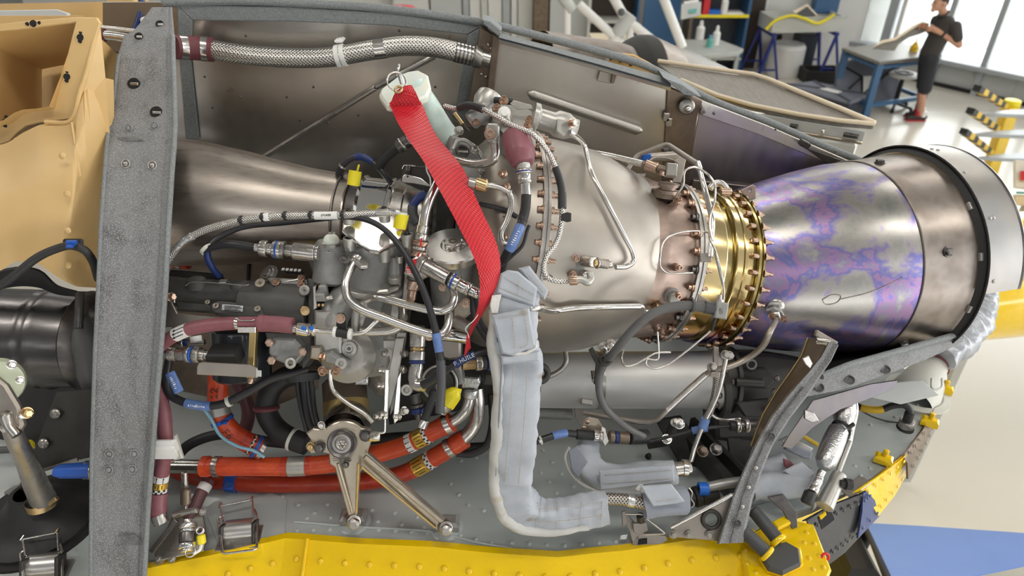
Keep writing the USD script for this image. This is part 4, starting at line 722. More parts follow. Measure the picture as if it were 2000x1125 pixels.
t = T('turbine_case', 'copper brown heat stained turbine case between the titanium drum and the gold ring', 'engine casing')
t.add('shell', lathe(ax(1270), EA, ep([(1280, 158), (1292, 156.5), (1300, 158), (1308, 156), (1330, 154), (1352, 154), (1357, 158)], 1270), 96, sharp=50), 'turbine_skin')
t.add('flange', lathe(ax(1350), EA, ep([(1356, 150), (1356, 165), (1361, 165), (1361.5, 163), (1364, 163), (1364.5, 165), (1370, 165), (1370, 150)], 1350), 96), 'steel_dull')
for k in range(-7, 9): p, n = er(1356, 160, k * 12 + 6); t.add('flange_bolt', bolt(p, -EA, .0072, .010, True, True), 'copper_bolt' if k % 3 else 'steel_dark'); p, n = er(1370, 160, k * 12 + 6); t.add('stud', join(hexnut(p, EA, .006, .006), cyl(p, p + EA * .014, .003, 8, .0005)), 'copper_bolt')
t.done()
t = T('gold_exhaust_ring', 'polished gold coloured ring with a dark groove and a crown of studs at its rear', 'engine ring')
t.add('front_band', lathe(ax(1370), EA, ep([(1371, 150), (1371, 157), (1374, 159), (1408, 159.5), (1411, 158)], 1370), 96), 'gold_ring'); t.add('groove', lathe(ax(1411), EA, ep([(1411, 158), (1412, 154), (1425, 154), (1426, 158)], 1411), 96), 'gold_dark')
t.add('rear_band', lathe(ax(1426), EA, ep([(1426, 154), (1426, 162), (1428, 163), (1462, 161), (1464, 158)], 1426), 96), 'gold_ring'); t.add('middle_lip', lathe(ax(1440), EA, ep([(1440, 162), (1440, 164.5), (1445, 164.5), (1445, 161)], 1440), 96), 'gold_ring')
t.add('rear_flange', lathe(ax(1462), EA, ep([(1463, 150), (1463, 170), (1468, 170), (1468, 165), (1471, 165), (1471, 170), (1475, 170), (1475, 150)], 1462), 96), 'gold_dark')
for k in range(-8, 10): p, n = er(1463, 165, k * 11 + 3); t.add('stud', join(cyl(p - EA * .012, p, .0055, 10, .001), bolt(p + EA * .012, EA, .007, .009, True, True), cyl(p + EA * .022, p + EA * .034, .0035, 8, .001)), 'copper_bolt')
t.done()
X0, X1 = P(1404, 529, 1.437), P(1743, 494, 1.535); XA = unit(X1 - X0); XL = np.linalg.norm(X1 - X0)
def xs(q): return (q - 1412) / 331. * XL
def xo(q): return X0 + XA * xs(q)
def xp(prof, a): return [(xs(q) - xs(a), r) for q, r in prof]
xx, xy, _ = frame(XA, -DN)
def xr(q, r, deg): a = math.radians(deg) + math.pi / 2; n = math.cos(a) * xx + math.sin(a) * xy; return xo(q) + n * r, n
XR = [(1408, .150), (1425, .157), (1460, .169), (1510, .184), (1560, .197), (1610, .207), (1652, .209)]
def xrad(q): return np.interp(q, [p[0] for p in XR] + [1740], [p[1] for p in XR] + [.220])
t = T('exhaust_nozzle', 'flared exhaust nozzle heat tinted blue and purple at the right of the engine', 'exhaust')
t.add('rear_skin', lathe(xo(1408), XA, xp(XR, 1408), 96, sharp=60), 'exhaust_skin')
t.add('outlet_skin', lathe(xo(1652), XA, xp([(1652, .2096), (1690, .214), (1730, .219), (1750, .221), (1750, .218), (1690, .212)], 1652), 96, sharp=60), 'exhaust_grey'); t.add('weld_seam', ringm(xo(1652), XA, .2098, .002, 96, 6), 'exhaust_grey')
for q, dg in ((1672, -64), (1690, 2), (1676, 62)): p, n = xr(q, xrad(q), dg); t.add('boss', bolt(p, n, .0085, .005), 'steel_dark')
t.add('scratch', join(*[sweep(spline([xr(q, xrad(q) + .0005, d_)[0] for q, d_ in l], n=6), .0009, 6) for l in ([(1500, 24), (1512, 21), (1526, 22), (1522, 26), (1506, 27), (1500, 24)], [(1526, 24), (1570, 20), (1615, 13)])]), 'exhaust_grey')
t.done()
t = T('ejector_sleeve', 'plain metal sleeve behind the dark gap at the mouth of the exhaust nozzle', 'exhaust')
t.add('sleeve', lathe(xo(1747), XA, xp([(1747, .237), (1775, .2365), (1812, .233), (1812, .230), (1747, .233)], 1747), 72, (-150, 24), -DN), 'sleeve_metal'); t.add('inner_liner', lathe(xo(1700), XA, xp([(1748, .233), (1744, .230), (1738, .2225)], 1700), 96), 'black_soft')
t.add('lip', ringm(xo(1746), XA, .2355, .0024, 96, 8), 'black_soft'); t.add('edge_bead', lathe(xo(1812), XA, xp([(1810, .2335), (1813, .2345), (1816, .233), (1813, .229)], 1812), 72, (-150, 24)), 'duct_dark')
for q, dg in ((1760, -62), (1766, -60), (1757, -12), (1763, -12), (1757, 18), (1757, -38)): p, n = xr(q, .237, dg); t.add('rivet', rivet(p, n, .004), 'steel_dull')
for dg in (-20, 6, 34): p, n = xr(1742, .2195, dg); t.add('spacer', box(p + n * .004, .010, .016, .008, XA, np.cross(n, XA), .001), 'cast_light')
t.done()
I0, I1 = P(345, 395, 1.33), P(672, 424, 1.31); ID = unit(I1 - I0); L = np.linalg.norm(I1 - I0)
t = T('intake_duct', 'smooth brushed metal intake duct tapering from the hoop frame towards the engine', 'duct')
t.add('skin', lathe(I0, ID, [(-.14, .130), (0, .124), (L * .2, .119), (L * .4, .110), (L * .6, .098), (L * .8, .088), (L, .082)], 80, sharp=60), 'duct_steel'); t.add('end_bead', ringm(I1, ID, .0825, .0022, 72), 'steel_dull'); t.add('clamp_band', lathe(I1, ID, [(.002, .080), (.004, .083), (.018, .083), (.02, .080)], 72), 'duct_steel')
q = I1 + ID * .022; t.add('groove', lathe(q, ID, [(0, .076), (.018, .076)], 72), 'steel_dark'); t.add('coupling', lathe(q + ID * .016, ID, [(0, .076), (.004, .084), (.008, .08), (.055, .079), (.058, .083), (.064, .083), (.066, .079)], 72), 'chrome'); t.add('rear_collar', lathe(q + ID * .082, ID, [(0, .079), (.003, .082), (.022, .082), (.024, .078), (.05, .078), (.052, .082), (.06, .082), (.062, .07)], 72), 'steel'); t.done()
# ---------------------------------------------------------------- helpers for pipes, hoses, fittings
def pl(pts, d=None, k=6): return spline(PP(pts, d), n=k)
def md(pts, d=None): return float(np.mean([q[2] if len(q) == 3 else d for q in pts]))
def tube(t, nm, pts, r, m, d=None, k=6, n=14, bend=None, label=None, parent=None, uvk=None, caps=True):
    c = fillet(PP(pts, d), bend * md(pts, d) / F) if bend else pl(pts, d, k); rr = pxm(r, md(pts, d)) if np.ndim(r) == 0 else np.interp(np.linspace(0, 1, len(c)), np.linspace(0, 1, len(r)), r) * md(pts, d) / F
    t.add(nm, sweep(c, rr, n, caps, uvk), m, label, parent); return c
def at(c, f):
    L = np.concatenate([[0], np.cumsum(np.linalg.norm(np.diff(c, axis=0), axis=1))]); s = f * L[-1]; i = min(int(np.searchsorted(L, s, 'right')) - 1, len(c) - 2); i = max(i, 0)
    return c[i] + (c[i + 1] - c[i]) * (s - L[i]) / max(L[i + 1] - L[i], 1e-9), unit(c[i + 1] - c[i])
def cuff(t, nm, c, f0, f1, r, m, label=None, parent=None, n=24, uvk=None):
    """A sleeve or band lying round the curve c between the fractions f0 and f1, r in metres."""
    k = max(3, int(abs(f1 - f0) * len(c)) + 2); q = np.array([at(c, f)[0] for f in np.linspace(f0, f1, k)]); t.add(nm, sweep(q, r, n, True, uvk), m, label, parent)
def pipe(name, label, pts, r, m='steel', d=None, cat='pipe', bend=None, k=6, n=14, nuts=(), group=None):
    t = T(name, label, cat, group); c = tube(t, 'tube', pts, r, m, d, k, n, bend); rr = pxm(r, md(pts, d))
    for f, kr, ln, mm in nuts:
        p, z = at(c, f); z = z if f < .5 else -z; p = at(c, 0 if f < .02 else 1 if f > .98 else f)[0]
        t.add('nut', join(hexnut(p, z, rr * kr, ln * rr), lathe(p + z * ln * rr, z, [(0, rr * kr * .8), (rr * .8, rr * kr * .72), (rr * .8, rr)], 16)), mm)
    return t, c
def stack(t, p, q, rows):
    """Turned segments along p->q: rows of (from, to, radius in px, material, name[, sides])."""
    d = (dep(p) + dep(q)) / 2; ax_ = unit(q - p); L = np.linalg.norm(q - p)
    for f0, f1, r, m, nm, *s in rows:
        R = pxm(r, d); e = min(.12 * R, .2 * (f1 - f0) * L); a = p + ax_ * f0 * L; h = (f1 - f0) * L
        t.add(nm, lathe(a, ax_, [(0, 0), (0, R - e), (e, R), (h - e, R), (h, R - e), (h, 0)] if h > 0 else [(0, 0)], s[0] if s else 24, sharp=35 if s else 55, uvk=(1, .0022) if m == 'grooved' else None), m)
def plateN(pix, o, nrm, h, bev=.001, holes=()):
    """A flat piece on the plane through the pixel point o=(x,y,d) with normal nrm, h thick below it."""
    o = P(*o); z = unit(nrm); x = unit(RI - np.dot(RI, z) * z); y = np.cross(z, x); f = lambda l: [((q - o) @ x, (q - o) @ y) for q in (onplane(*a, o, z) for a in l)]
    return prism(f(pix), o - z * h, x, y, h, bev, [f(l) for l in holes])
def lug(t, px, py, d, n, r, h, m='cast_light', bm='steel_dark', nm='lug'):
    p = P(px, py, d); n = unit(n); R = pxm(r, d); H_ = pxm(h, d)
    i = t.add(nm, lathe(p - n * H_, n, [(0, 0), (0, R * .85), (H_ * .9, R), (H_, R), (H_, R * .74), (H_ * .8, R * .7), (H_ * .8, 0)], 24, sharp=40), m); t.add('bolt', bolt(p - n * H_ * .2, n, R * .5, R * .75, False, True), bm, None, i)
def capnut(t, px, py, d, n, r, m, nm='plug', bm=None):
    p = P(px, py, d); n = unit(n); R = pxm(r, d); t.add(nm, lathe(p, n, [(0, 0), (0, R), (R * .22, R * .95), (R * .25, R * .55), (R * .1, R * .5), (R * .1, 0)], 24, sharp=35), m)
    if bm: t.add('socket', hexnut(p + n * R * .08, n, R * .26, R * .14), bm)
VW = -DN; VU = unit(-DN + UP * .6); VUP = unit(UP * .95 - DN * .45); VL = unit(-DN - RI * .5)
def text_on(t, s, px, py, d, h, m='ink', dirpx=(1, 0), nrm=None, parent=None, bold=False, nm='lettering'):
    o = P(px, py, d); x = unit(RI * dirpx[0] - UP * dirpx[1]); n = VW if nrm is None else unit(nrm); y = np.cross(n, x); t.add(nm, textm(s, o, x, y, pxm(h, d), .0004, bold), m, None, parent)
def ties(t, c, fs, r, m='rubber', nm='cable_tie', w=.004):
    for f in fs:
        p, z = at(c, f); t.add(nm, join(band(p, z, r, w, .0016, 18), box(p - DN * (r + .002), .006, .006, .005, z, UP, .001)), m)
EPR = ([880, 902, 912, 922, 934, 948, 974, 1000, 1012, 1055, 1105, 1147, 1187, 1217, 1224, 1290, 1397], [.0, .06, .11, .148, .177, .194, .206, .212, .212, .206, .20, .19, .177, .166, .165, .156, .157])
def sd(px, py, off=.004, lo=.95, hi=1.75):
    """Depth at which the sight line through a pixel meets the engine casings or the nozzle, less off."""
    d = np.linspace(lo, hi, 800); p = CAM + ray(px, py) * d[:, None]
    s = (p - ENG[0]) @ EA; r = np.linalg.norm(p - ENG[0] - s[:, None] * EA, axis=1); st_ = 1034 + s / EL * 374
    R = np.interp(st_, *EPR, left=0, right=0); s2 = (p - X0) @ XA; r2 = np.linalg.norm(p - X0 - s2[:, None] * XA, axis=1); q2 = 1412 + s2 / XL * 331; R2 = np.where((q2 > 1408) & (q2 < 1745), xrad(q2), 0)
    h = np.nonzero((r < R) | (r2 < R2))[0]
    return (d[h[0]] if len(h) else 1.42) - off
def nrm_at(px, py):
    a, b, c = P(px, py, sd(px, py, 0)), P(px + 6, py, sd(px + 6, py, 0)), P(px, py + 6, sd(px, py + 6, 0)); n = unit(np.cross(b - a, c - a)); return n if np.dot(n, DN) < 0 else -n
def on(l, off=.004):
    """The pixels l carried onto the casings and lifted off by off along the surface's normal, as (px, py, depth)."""
    o = []
    for x, y in l: p = P(x, y, sd(x, y, 0)) + nrm_at(x, y) * off; v = p - CAM; d = v @ DN; o.append((1000 + F * (v @ RI) / d, 562.5 - F * (v @ UP) / d, d))
    return o
def scrib(t, p, z, up, R, n, h, m, seed=1):
    """Print too small to read: a row of n short strokes along z on a tube of radius R."""
    g = np.random.default_rng(seed); z = unit(z); up = unit(up - np.dot(up, z) * z); s = np.cross(z, up); ms = []
    for k in range(n): a = (g.random() - .5) * h * .3 / R; u = up * math.cos(a) + s * math.sin(a); ms.append(box(p + z * (k - n / 2 + .5) * h * .75 + u * R, h * (.2 + .3 * g.random()), h * (.5 + .5 * g.random()), .0005, z, np.cross(u, z)))
    t.add('print', join(*ms), m, None, None, 'stuff')
# ---------------------------------------------------------------- left of the hoop frame
t = T('tan_air_box', 'tan painted air intake box with a bolted flange round its big opening at upper left', 'air box')
fo = [(-60, 62), (-20, 48), (60, 40), (150, 33), (188, 34), (195, 45), (172, 120), (160, 180), (140, 232), (110, 236), (75, 240), (50, 246), (32, 260), (18, 276), (-60, 300)]
ho = [(-50, 72), (0, 62), (60, 55), (148, 43), (132, 105), (118, 150), (96, 208), (70, 212), (45, 214), (28, 220), (6, 235), (-50, 250)]
fd_ = 1.10
def fdp(l): return [(x, y, 1.13 + (y - 40) * .00012 - (x - 100) * .00005) for x, y in l]
t.add('flange', plate(fdp(fo), None, .006, .0012, holes=[fdp(ho)]), 'tan')
hp_ = PP([(x, y, 1.137) for x, y in ho]); cen = P(60, 140, 1.34); t.add('throat', loft([np.vstack([hp_, hp_[:1]]), np.vstack([hp_, hp_[:1]]) + DN * .06, np.vstack([cen + (hp_ - cen) * .9 + DN * .15, (cen + (hp_ - cen) * .9 + DN * .15)[:1]])]), 'tan_inner'); t.add('back_wall', plate([(x, y, 1.32) for x, y in [(-120, 30), (160, 30), (140, 250), (-120, 280)]], None, .006), 'tan_inner'); t.add('rib', bar(P(-40, 96, 1.22), P(132, 68, 1.22), .012, .05, DN, .002), 'tan_inner'); t.add('stud', cyl(P(62, 55, 1.16), P(68, 68, 1.19), .010, 14, .002), 'tan_inner')
t.add('side', loft([PP([(195, 40, 1.13), (206, 150, 1.16), (214, 260, 1.17)]), PP([(192, 42, 1.132), (166, 150, 1.137), (138, 235, 1.15)])]), 'tan')
fr_ = [(-60, 300, 1.14), (18, 278, 1.14), (40, 262, 1.14), (75, 244, 1.14), (138, 236, 1.145), (168, 150, 1.15), (206, 152, 1.18), (222, 156, 1.20)]
r2 = [(-60, 440, 1.10), (14, 430, 1.10), (40, 420, 1.10), (85, 400, 1.10), (145, 370, 1.105), (160, 330, 1.13), (200, 330, 1.17), (225, 330, 1.2)]
r3 = [(-60, 540, 1.13), (0, 530, 1.13), (30, 510, 1.13), (75, 515, 1.12), (118, 545, 1.12), (150, 560, 1.14), (190, 562, 1.17), (225, 560, 1.2)]
t.add('front', loft([along(PP(fr_), 30), along(PP([tuple((np.array(a) + np.array(b)) / 2 - [0, 0, .012]) for a, b in zip(fr_, r2)]), 30), along(PP(r2), 30), along(PP([tuple((np.array(a) + np.array(b)) / 2) for a, b in zip(r2, r3)]), 30), along(PP(r3), 30)], .004), 'tan')
t.add('corner_bead', sweep(pl([(192, 44, 1.131), (166, 152, 1.14), (156, 180, 1.141), (138, 236, 1.142), (88, 238, 1.138)]), .004, 8), 'tan'); t.add('fold', sweep(pl([(140, 240, 1.13), (150, 300, 1.12), (157, 345, 1.125)]), .0025, 8), 'tan')
for x, y in ((122, 304), (131, 379), (132, 451), (133, 518)): t.add('rivet', rivet(P(x, y, 1.095 if y < 480 else 1.108), VW, .0058, 14), 'tan')
for x, y, s in ((64, 45, 1), (156, 72, 1), (130, 149, 1), (10, 237, 1)):
    dq = fdp([(x, y)])[0][2] - .0008
    for ox, oy, r in ((0, 0, 6.5), (-12 if y < 60 else 1, 1 if y < 60 else -9, 3.2), (12 if y < 60 else -1, -1 if y < 60 else 8, 3.2)): t.add('bolt_hole', lathe(P(x + ox, y + oy, dq - .0006), unit(VW + UP * .12), [(0, 0), (0, pxm(r, dq)), (-.003, pxm(r, dq))], 16), 'hole')
t.done()
t = T('tan_rear_duct', 'tan painted duct and flange seen behind the air box at the top edge', 'duct'); t.add('beam', loft([PP([(-60, 8, 1.7), (180, 4, 1.7), (290, 0, 1.75)]), PP([(-60, 40, 1.7), (190, 32, 1.7), (295, 26, 1.75)]), PP([(-60, 60, 1.66), (190, 70, 1.66), (295, 60, 1.7)])], .01), 'tan_inner'); t.add('post', plate([(205, -8), (262, -8), (268, 60), (222, 64), (204, 40)], 1.62, .03, .004), 'tan_inner'); t.add('lower_wall', plate([(200, 60), (240, 66), (232, 165), (212, 168), (204, 120)], 1.5, .02, .004), 'tan'); t.done()
t = T('grey_sheet', 'smooth grey panel lying behind the tan air box at the upper left corner', 'panel'); t.add('sheet', plate([(-40, 20), (110, 17), (132, 24), (134, 40), (60, 50), (-40, 56)], 1.45, .012, .003), 'panel_grey'); t.done()
t = T('dark_hose', 'dark blue hose with a white end piece behind the top of the hoop frame', 'hose'); tube(t, 'hose', [(276, -10), (276, 20), (268, 48), (262, 64)], 6, 'blue_dark', 1.45); t.add('end_piece', cyl(P(284, 36, 1.44), P(288, 52, 1.44), .011, 14, .002), 'white'); t.done()
pipe('twin_line', 'bright metal tube passing behind the hoop frame, the thinner upper one', [(196, 54), (235, 58), (300, 66)], 5, 'steel', 1.34, group='twin metal tubes')[0].done(); t, c = pipe('twin_line', 'bright metal tube passing behind the hoop frame, the thicker lower one', [(190, 68), (220, 70), (260, 76), (310, 84)], 9, 'steel', 1.34, group='twin metal tubes'); cuff(t, 'collar', c, 0, .12, .012, 'maroon'); t.done()
t = T('hinge_strap', 'dark curved strap with a round washer behind the hoop frame', 'strap'); t.add('strap', plate([(200, 92), (230, 100), (232, 112), (216, 118), (210, 150), (202, 150), (198, 110)], 1.42, .01, .002), 'shadow_metal'); t.add('washer', bolt(P(207, 104, 1.41), VW, .006, .005), 'steel'); t.done()
# black cable on the tan box
t = T('box_cable', 'black cable held by a blue tie on a black pad below the tan air box', 'cable'); tube(t, 'cable', [(-30, 575, 1.07), (20, 545, 1.07), (70, 505, 1.075), (105, 488, 1.08), (138, 480, 1.085), (164, 488, 1.09), (180, 508, 1.11), (192, 545, 1.15)], 8, 'rubber', k=8)
t.add('pad', plate([(124, 466), (157, 466), (160, 469), (160, 484), (157, 487), (124, 487), (121, 484), (121, 469)], 1.095, .006, .002), 'rubber'); t.add('blue_tie', join(box(P(140, 478, 1.078), .011, .016, .006, bev=.002), box(P(140, 473, 1.075), .016, .005, .006, bev=.001)), 'blue_clip'); t.done()
# dark duct on the left
c0, c1 = P(-60, 655, 1.34), P(170, 665, 1.34); t = T('dark_side_duct', 'dark brushed metal round duct with two bright beads below the tan box', 'duct'); D_ = unit(c1 - c0); L = np.linalg.norm(c1 - c0)
t.add('skin', lathe(c0, D_, [(0, .094), (L * .62, .094), (L * .64, .097), (L * .66, .094), (L * .72, .094), (L * .75, .098), (L * .78, .094), (L, .092)], 64, sharp=80), 'duct_dark'); t.add('end_ring', lathe(c1, D_, [(0, .092), (.006, .098), (.02, .092), (.03, .08)], 56), 'steel_dark'); t.done()
t = T('rubber_boot', 'grey worn rubber boot between the dark duct and the hoop frame', 'boot'); t.add('boot', sweep(pl([(158, 610, 1.31), (162, 660, 1.27), (172, 720, 1.29), (178, 760, 1.31)]), np.interp(np.linspace(0, 1, 19), [0, .4, .7, 1], [.012, .022, .024, .014]), 14), 'grey_tube'); t.done()
t = T('drain_tube', 'short dark open ended tube hanging beside the dark duct', 'tube'); t.add('tube', lathe(P(156, 572, 1.2), P(154, 642, 1.19) - P(156, 572, 1.2), [(0, .0072), (.0625, .0072), (.0625, .0055), (.01, .0055), (.01, 0)], 20), 'duct_dark'); t.done()
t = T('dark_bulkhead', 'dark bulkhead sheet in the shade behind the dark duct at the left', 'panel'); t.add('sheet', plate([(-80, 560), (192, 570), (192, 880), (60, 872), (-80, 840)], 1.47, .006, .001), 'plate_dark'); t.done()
t = T('black_hood', 'black soft cloth hood under the tan air box', 'cover'); t.add('cloth', loft([pl([(-40, 545, 1.2), (30, 525, 1.2), (75, 530, 1.21), (110, 560, 1.24), (150, 572, 1.26)], k=4), pl([(-40, 575, 1.27), (30, 560, 1.27), (75, 562, 1.27), (110, 575, 1.28), (150, 580, 1.29)], k=4)], .004), 'rubber'); t.done()
# mount fork with bolts, shield, boot on deck
t = T('fork_link', 'grey metal fork link carrying a greenish white disc at the left edge', 'link'); t.add('arm', sweep(pl([(14, 800, 1.13), (28, 850, 1.15), (52, 900, 1.2), (68, 940, 1.24), (84, 975, 1.27)]), np.interp(np.linspace(0, 1, 25), [0, .3, .6, 1], [.014, .015, .018, .022]), 18), 'steel_dull'); t.add('fork', plate([(-30, 720), (10, 752), (36, 795), (44, 830), (36, 845), (18, 850), (0, 830), (-30, 800)], 1.125, .014, .004, holes=[[(12 + 8 * math.cos(a), 828 + 24 * math.sin(a)) for a in np.linspace(0, 6.28, 20)[:-1]]]), 'plate_steel'); t.add('slot_bar', sweep(pl([(12, 812), (18, 830), (34, 850)], 1.12), .009, 12), 'steel'); t.add('disc', lathe(P(-6, 745, 1.16), unit(VW + RI * .9), [(0, 0), (0, .040), (.01, .041), (.03, .036), (.03, 0)], 36), 'green_white')
for x, y, r in ((22, 712, 7), (38, 742, 6), (52, 806, 9), (10, 836, 7), (40, 812, 6)): t.add('bolt', bolt(P(x, y, 1.13), unit(VW + RI * 1.2), pxm(r, 1.13), pxm(r * 1.6, 1.13)), 'brass' if r == 9 else 'steel')
t.done()
t = T('heat_shield', 'dark brown folded sheet metal shield left of the hoop frame', 'shield'); t.add('sheet', plate([(70, 870), (110, 765), (180, 760), (190, 890), (156, 898), (150, 895), (62, 926), (40, 918)], 1.27, .003, .001), 'plate_dark'); t.add('fold', bar(P(60, 926, 1.268), P(152, 897, 1.268), .006, .004, DN), 'plate_steel')
for x, y in ((108, 808), (85, 866)): t.add('fastener', join(rivet(P(x, y, 1.266), VW, .010, 16), box(P(x, y, 1.264), .02, .008, .004, (1, -.2, 0), UP, .001)), 'steel_dull')
t.done()
t = T('deck_boot', 'black rubber boot with a brass clamp round the strut foot at lower left', 'boot'); q = onz(78, 1015, DZ); t.add('skirt', lathe(q, Z3, [(0, .104), (.010, .102), (.016, .078), (.03, .062), (.05, .040), (.075, .028), (.075, .02)], 48), 'rubber'); t.add('plate', lathe(q + Z3 * .0, Z3, [(0, 0), (0, .118), (.004, .116), (.004, 0)], 48), 'black_soft'); qq = P(80, 982, dep(q) - .05); t.add('clamp', band(qq, unit(P(60, 920, 1.25) - qq), .0245, .014, .0015), 'brass'); t.add('clamp_screw', cyl(P(98, 985, dep(q) - .08), P(112, 972, dep(q) - .085), .0045, 10, .001), 'brass'); t.done()
pipe('deck_tube', 'bare metal tube running to the strut boot at the left edge', [(-40, 990, 1.42), (0, 975, 1.4), (48, 953, 1.37)], 11, 'steel_dull')[0].done()
t, c = pipe('ribbed_hose', 'grey ribbed conduit behind the fork link at the left edge', [(-20, 880), (20, 878), (50, 876)], 7, 'grey_tube', 1.4); t.done()
t = T('yellow_wrap', 'small yellow black wrap on the deck beside the strut', 'wrap'); t.add('wrap', cyl(P(48, 872, 1.39), P(62, 868, 1.39), .011, 14, .002), 'yellow_plastic'); t.add('stripe', cyl(P(52, 871, 1.389), P(55, 870, 1.389), .0114, 14, .001), 'ink'); t.done()
t = T('blue_cone_cap', 'shiny blue conical plastic cap on the fitting left of the hoop frame', 'cap'); p, q = P(103, 921, 1.2), P(176, 918, 1.22); t.add('cap', lathe(p, q - p, [(0, 0), (.001, .008), (.012, .0125), (.05, .0145), (.056, .0155), (.056, 0)], 24, sharp=60), 'blue_clip'); t.add('hex', hexnut(P(164, 918, 1.219), q - p, .017, .012), 'steel'); t.done()
t = T('red_boot', 'dark red rubber boot on the strut below the heat shield', 'boot'); tube(t, 'boot', [(48, 950), (62, 945), (80, 948)], 12, 'maroon', 1.32); t.done()
def latch(px, py, s, label, name='over_centre_latch', d=None):
    t = T(name, label, 'latch', 'wire bail latches on the deck edge'); d = d or DD(px, py) - .055
    def p(x, y, o=0): return P(px + x * s, py + y * s, DD(px + x * s, py + y * s) - .034 + o)
    t.add('base', box(dk(px + 2 * s, py + 40 * s) + Z3 * .004, .085 * s, .055 * s, .006, (1, .12, 0), bev=.001), 'steel_dull')
    for x, y in ((-34, 28), (34, 20)): t.add('cheek', box(p(x, y, .012), .006 * s, .04 * s, .026, RI, UP, .001), 'plate_dark')
    A, B = p(-32, 2), p(30, -6); ax_ = unit(B - A); hint = VW; t.add('roller_cover', lathe(p(-27, 22, .022), unit(p(27, 16, .022) - p(-27, 22, .022)), [(0, .021 * s), (0, .0225 * s), (.055 * s, .0225 * s), (.055 * s, .021 * s)], 24, (-115, 100), hint), 'tool_steel'); t.add('roller', cyl(p(-24, 24, .03), p(26, 18, .03), .017 * s, 20, .001), 'plate_dark')
    t.add('bail', sweep(fillet([p(-33, -12), p(-45, -6), p(-35, 70, .004), p(38, 60, .004), p(36, -20, 0), p(28, -28)], .008 * s), .0022, 8), 'steel')
    t.add('pull_wire', sweep(fillet([p(-34, 0, -.004), p(-40, -32, -.008), p(28, -46, -.008), p(30, -12, -.004)], .002), .0018, 8), 'steel_bright')
    for x, y in ((-40, -34), (28, -48)): t.add('stop', join(box(p(x, y, -.008), .004, .012 * s, .006, bev=.001)), 'steel_bright')
    t.done()
latch(84, 1086, 1.0, 'wire bail latch at lower left, left of the hoop frame'); latch(467, 1018, .92, 'wire bail latch right of the brass plug, on the grey deck edge')
t, c = pipe('pale_hose', 'pale grey hose with blue clips crossing the deck at the lower left corner', [(-20, 1130, 1.42), (60, 1110, 1.4), (120, 1095, 1.38), (190, 1078, 1.36)], 13, 'cast_grey')
for f in (.66, .78): p, z = at(c, f); t.add('blue_clip', band(p, z, pxm(13, 1.38), .008, .003, 20), 'blue_clip')
t.add('clip_lug', box(P(165, 1098, 1.36), .02, .02, .01, bev=.003), 'blue_clip'); t.done()
# ---------------------------------------------------------------- accessories between the duct and the drum casing
def ribbon(L_, R_, k=8, cross=7, sag=.003, uvs=(30, .0035)):
    a, b = pl(L_, k=k), pl(R_, k=k); n = len(a); rows = []; ln = np.concatenate([[0], np.cumsum(np.linalg.norm(np.diff((a + b) / 2, axis=0), axis=1))])
    for f in np.linspace(0, 1, cross): rows.append(a + (b - a) * f - DN * sag * math.sin(math.pi * f))
    m = loft(np.array(rows).transpose(1, 0, 2)); m.uv = np.stack([np.tile(np.linspace(0, uvs[0], cross), n), np.repeat(ln / uvs[1], cross)], 1); m.smooth = True; return m
t = T('red_warning_strap', 'bright red woven warning strap hanging diagonally over the engine, frayed at its lower end', 'strap')
Ls = [(760, 201, 1.20), (776, 238, 1.16), (800, 276, 1.13), (825, 312, 1.10), (850, 356, 1.08), (880, 412, 1.06), (902, 455, 1.05), (922, 495, 1.04), (936, 540, 1.03), (936, 582, 1.03), (930, 612, 1.04), (918, 640, 1.05), (911, 664, 1.06)]
Rs = [(822, 198, 1.21), (851, 262, 1.16), (882, 300, 1.13), (906, 332, 1.10), (925, 376, 1.085), (947, 424, 1.07), (965, 462, 1.06), (976, 500, 1.05), (977, 532, 1.04), (965, 572, 1.04), (946, 610, 1.05), (927, 640, 1.06), (915, 666, 1.065)]
t.add('webbing', ribbon(Ls, Rs, uvs=(8, .008)), 'webbing')
t.add('fold', ribbon([(760, 208, 1.192), (774, 178, 1.18), (790, 168, 1.18)], [(823, 206, 1.202), (813, 182, 1.19), (804, 166, 1.185)], 6, 7, .002, (8, .008)), 'webbing'); t.add('folded_edge', sweep(pl([(762, 202, 1.186), (776, 190, 1.18), (792, 184, 1.178), (812, 190, 1.186)]), .0016, 6), 'strap_under')
t.add('grommet', ringm(P(778, 175, 1.176), unit(VW + UP * .5 - RI * .2), .0065, .0022, 24), 'brass')
for k in range(5): t.add('frayed_thread', sweep(pl([(912 + k, 655, 1.055), (910 + 2 * k, 676, 1.055), (907 + 3 * k, 696 - 4 * k, 1.06)]), .0009, 5), 'strap_under')
t.add('loose_thread', sweep(pl([(934, 614, 1.03), (926, 625, 1.03), (909, 642, 1.035), (914, 652, 1.04), (916, 660, 1.04)]), .0006, 5), 'white'); t.done()
t = T('blanking_cap', 'milky translucent plastic blanking cap on top of the engine with an eye bolt', 'cap'); N_ = unit(UP * .75 - DN * .66)
t.add('top_plate', plateN([(740, 183), (744, 172), (778, 146), (795, 139), (818, 136), (836, 145), (842, 170), (834, 186), (800, 200), (768, 204), (754, 203)], (790, 172, 1.245), N_, .016, .004), 'cap_translucent')
t.add('skirt', sweep(pl([(796, 186, 1.285), (822, 214, 1.285), (844, 238, 1.285), (866, 262, 1.285), (878, 276, 1.285)]), np.interp(np.linspace(0, 1, 25), [0, .3, .7, 1], [.042, .036, .026, .024]), 24), 'cap_skirt')
t.add('eye_bolt', join(ringm(P(777, 136, 1.22), unit(RI - UP * .25 + DN * .3), .0085, .0022, 24), cyl(P(780, 144, 1.22), P(786, 164, 1.225), .0042, 12)), 'steel_bright')
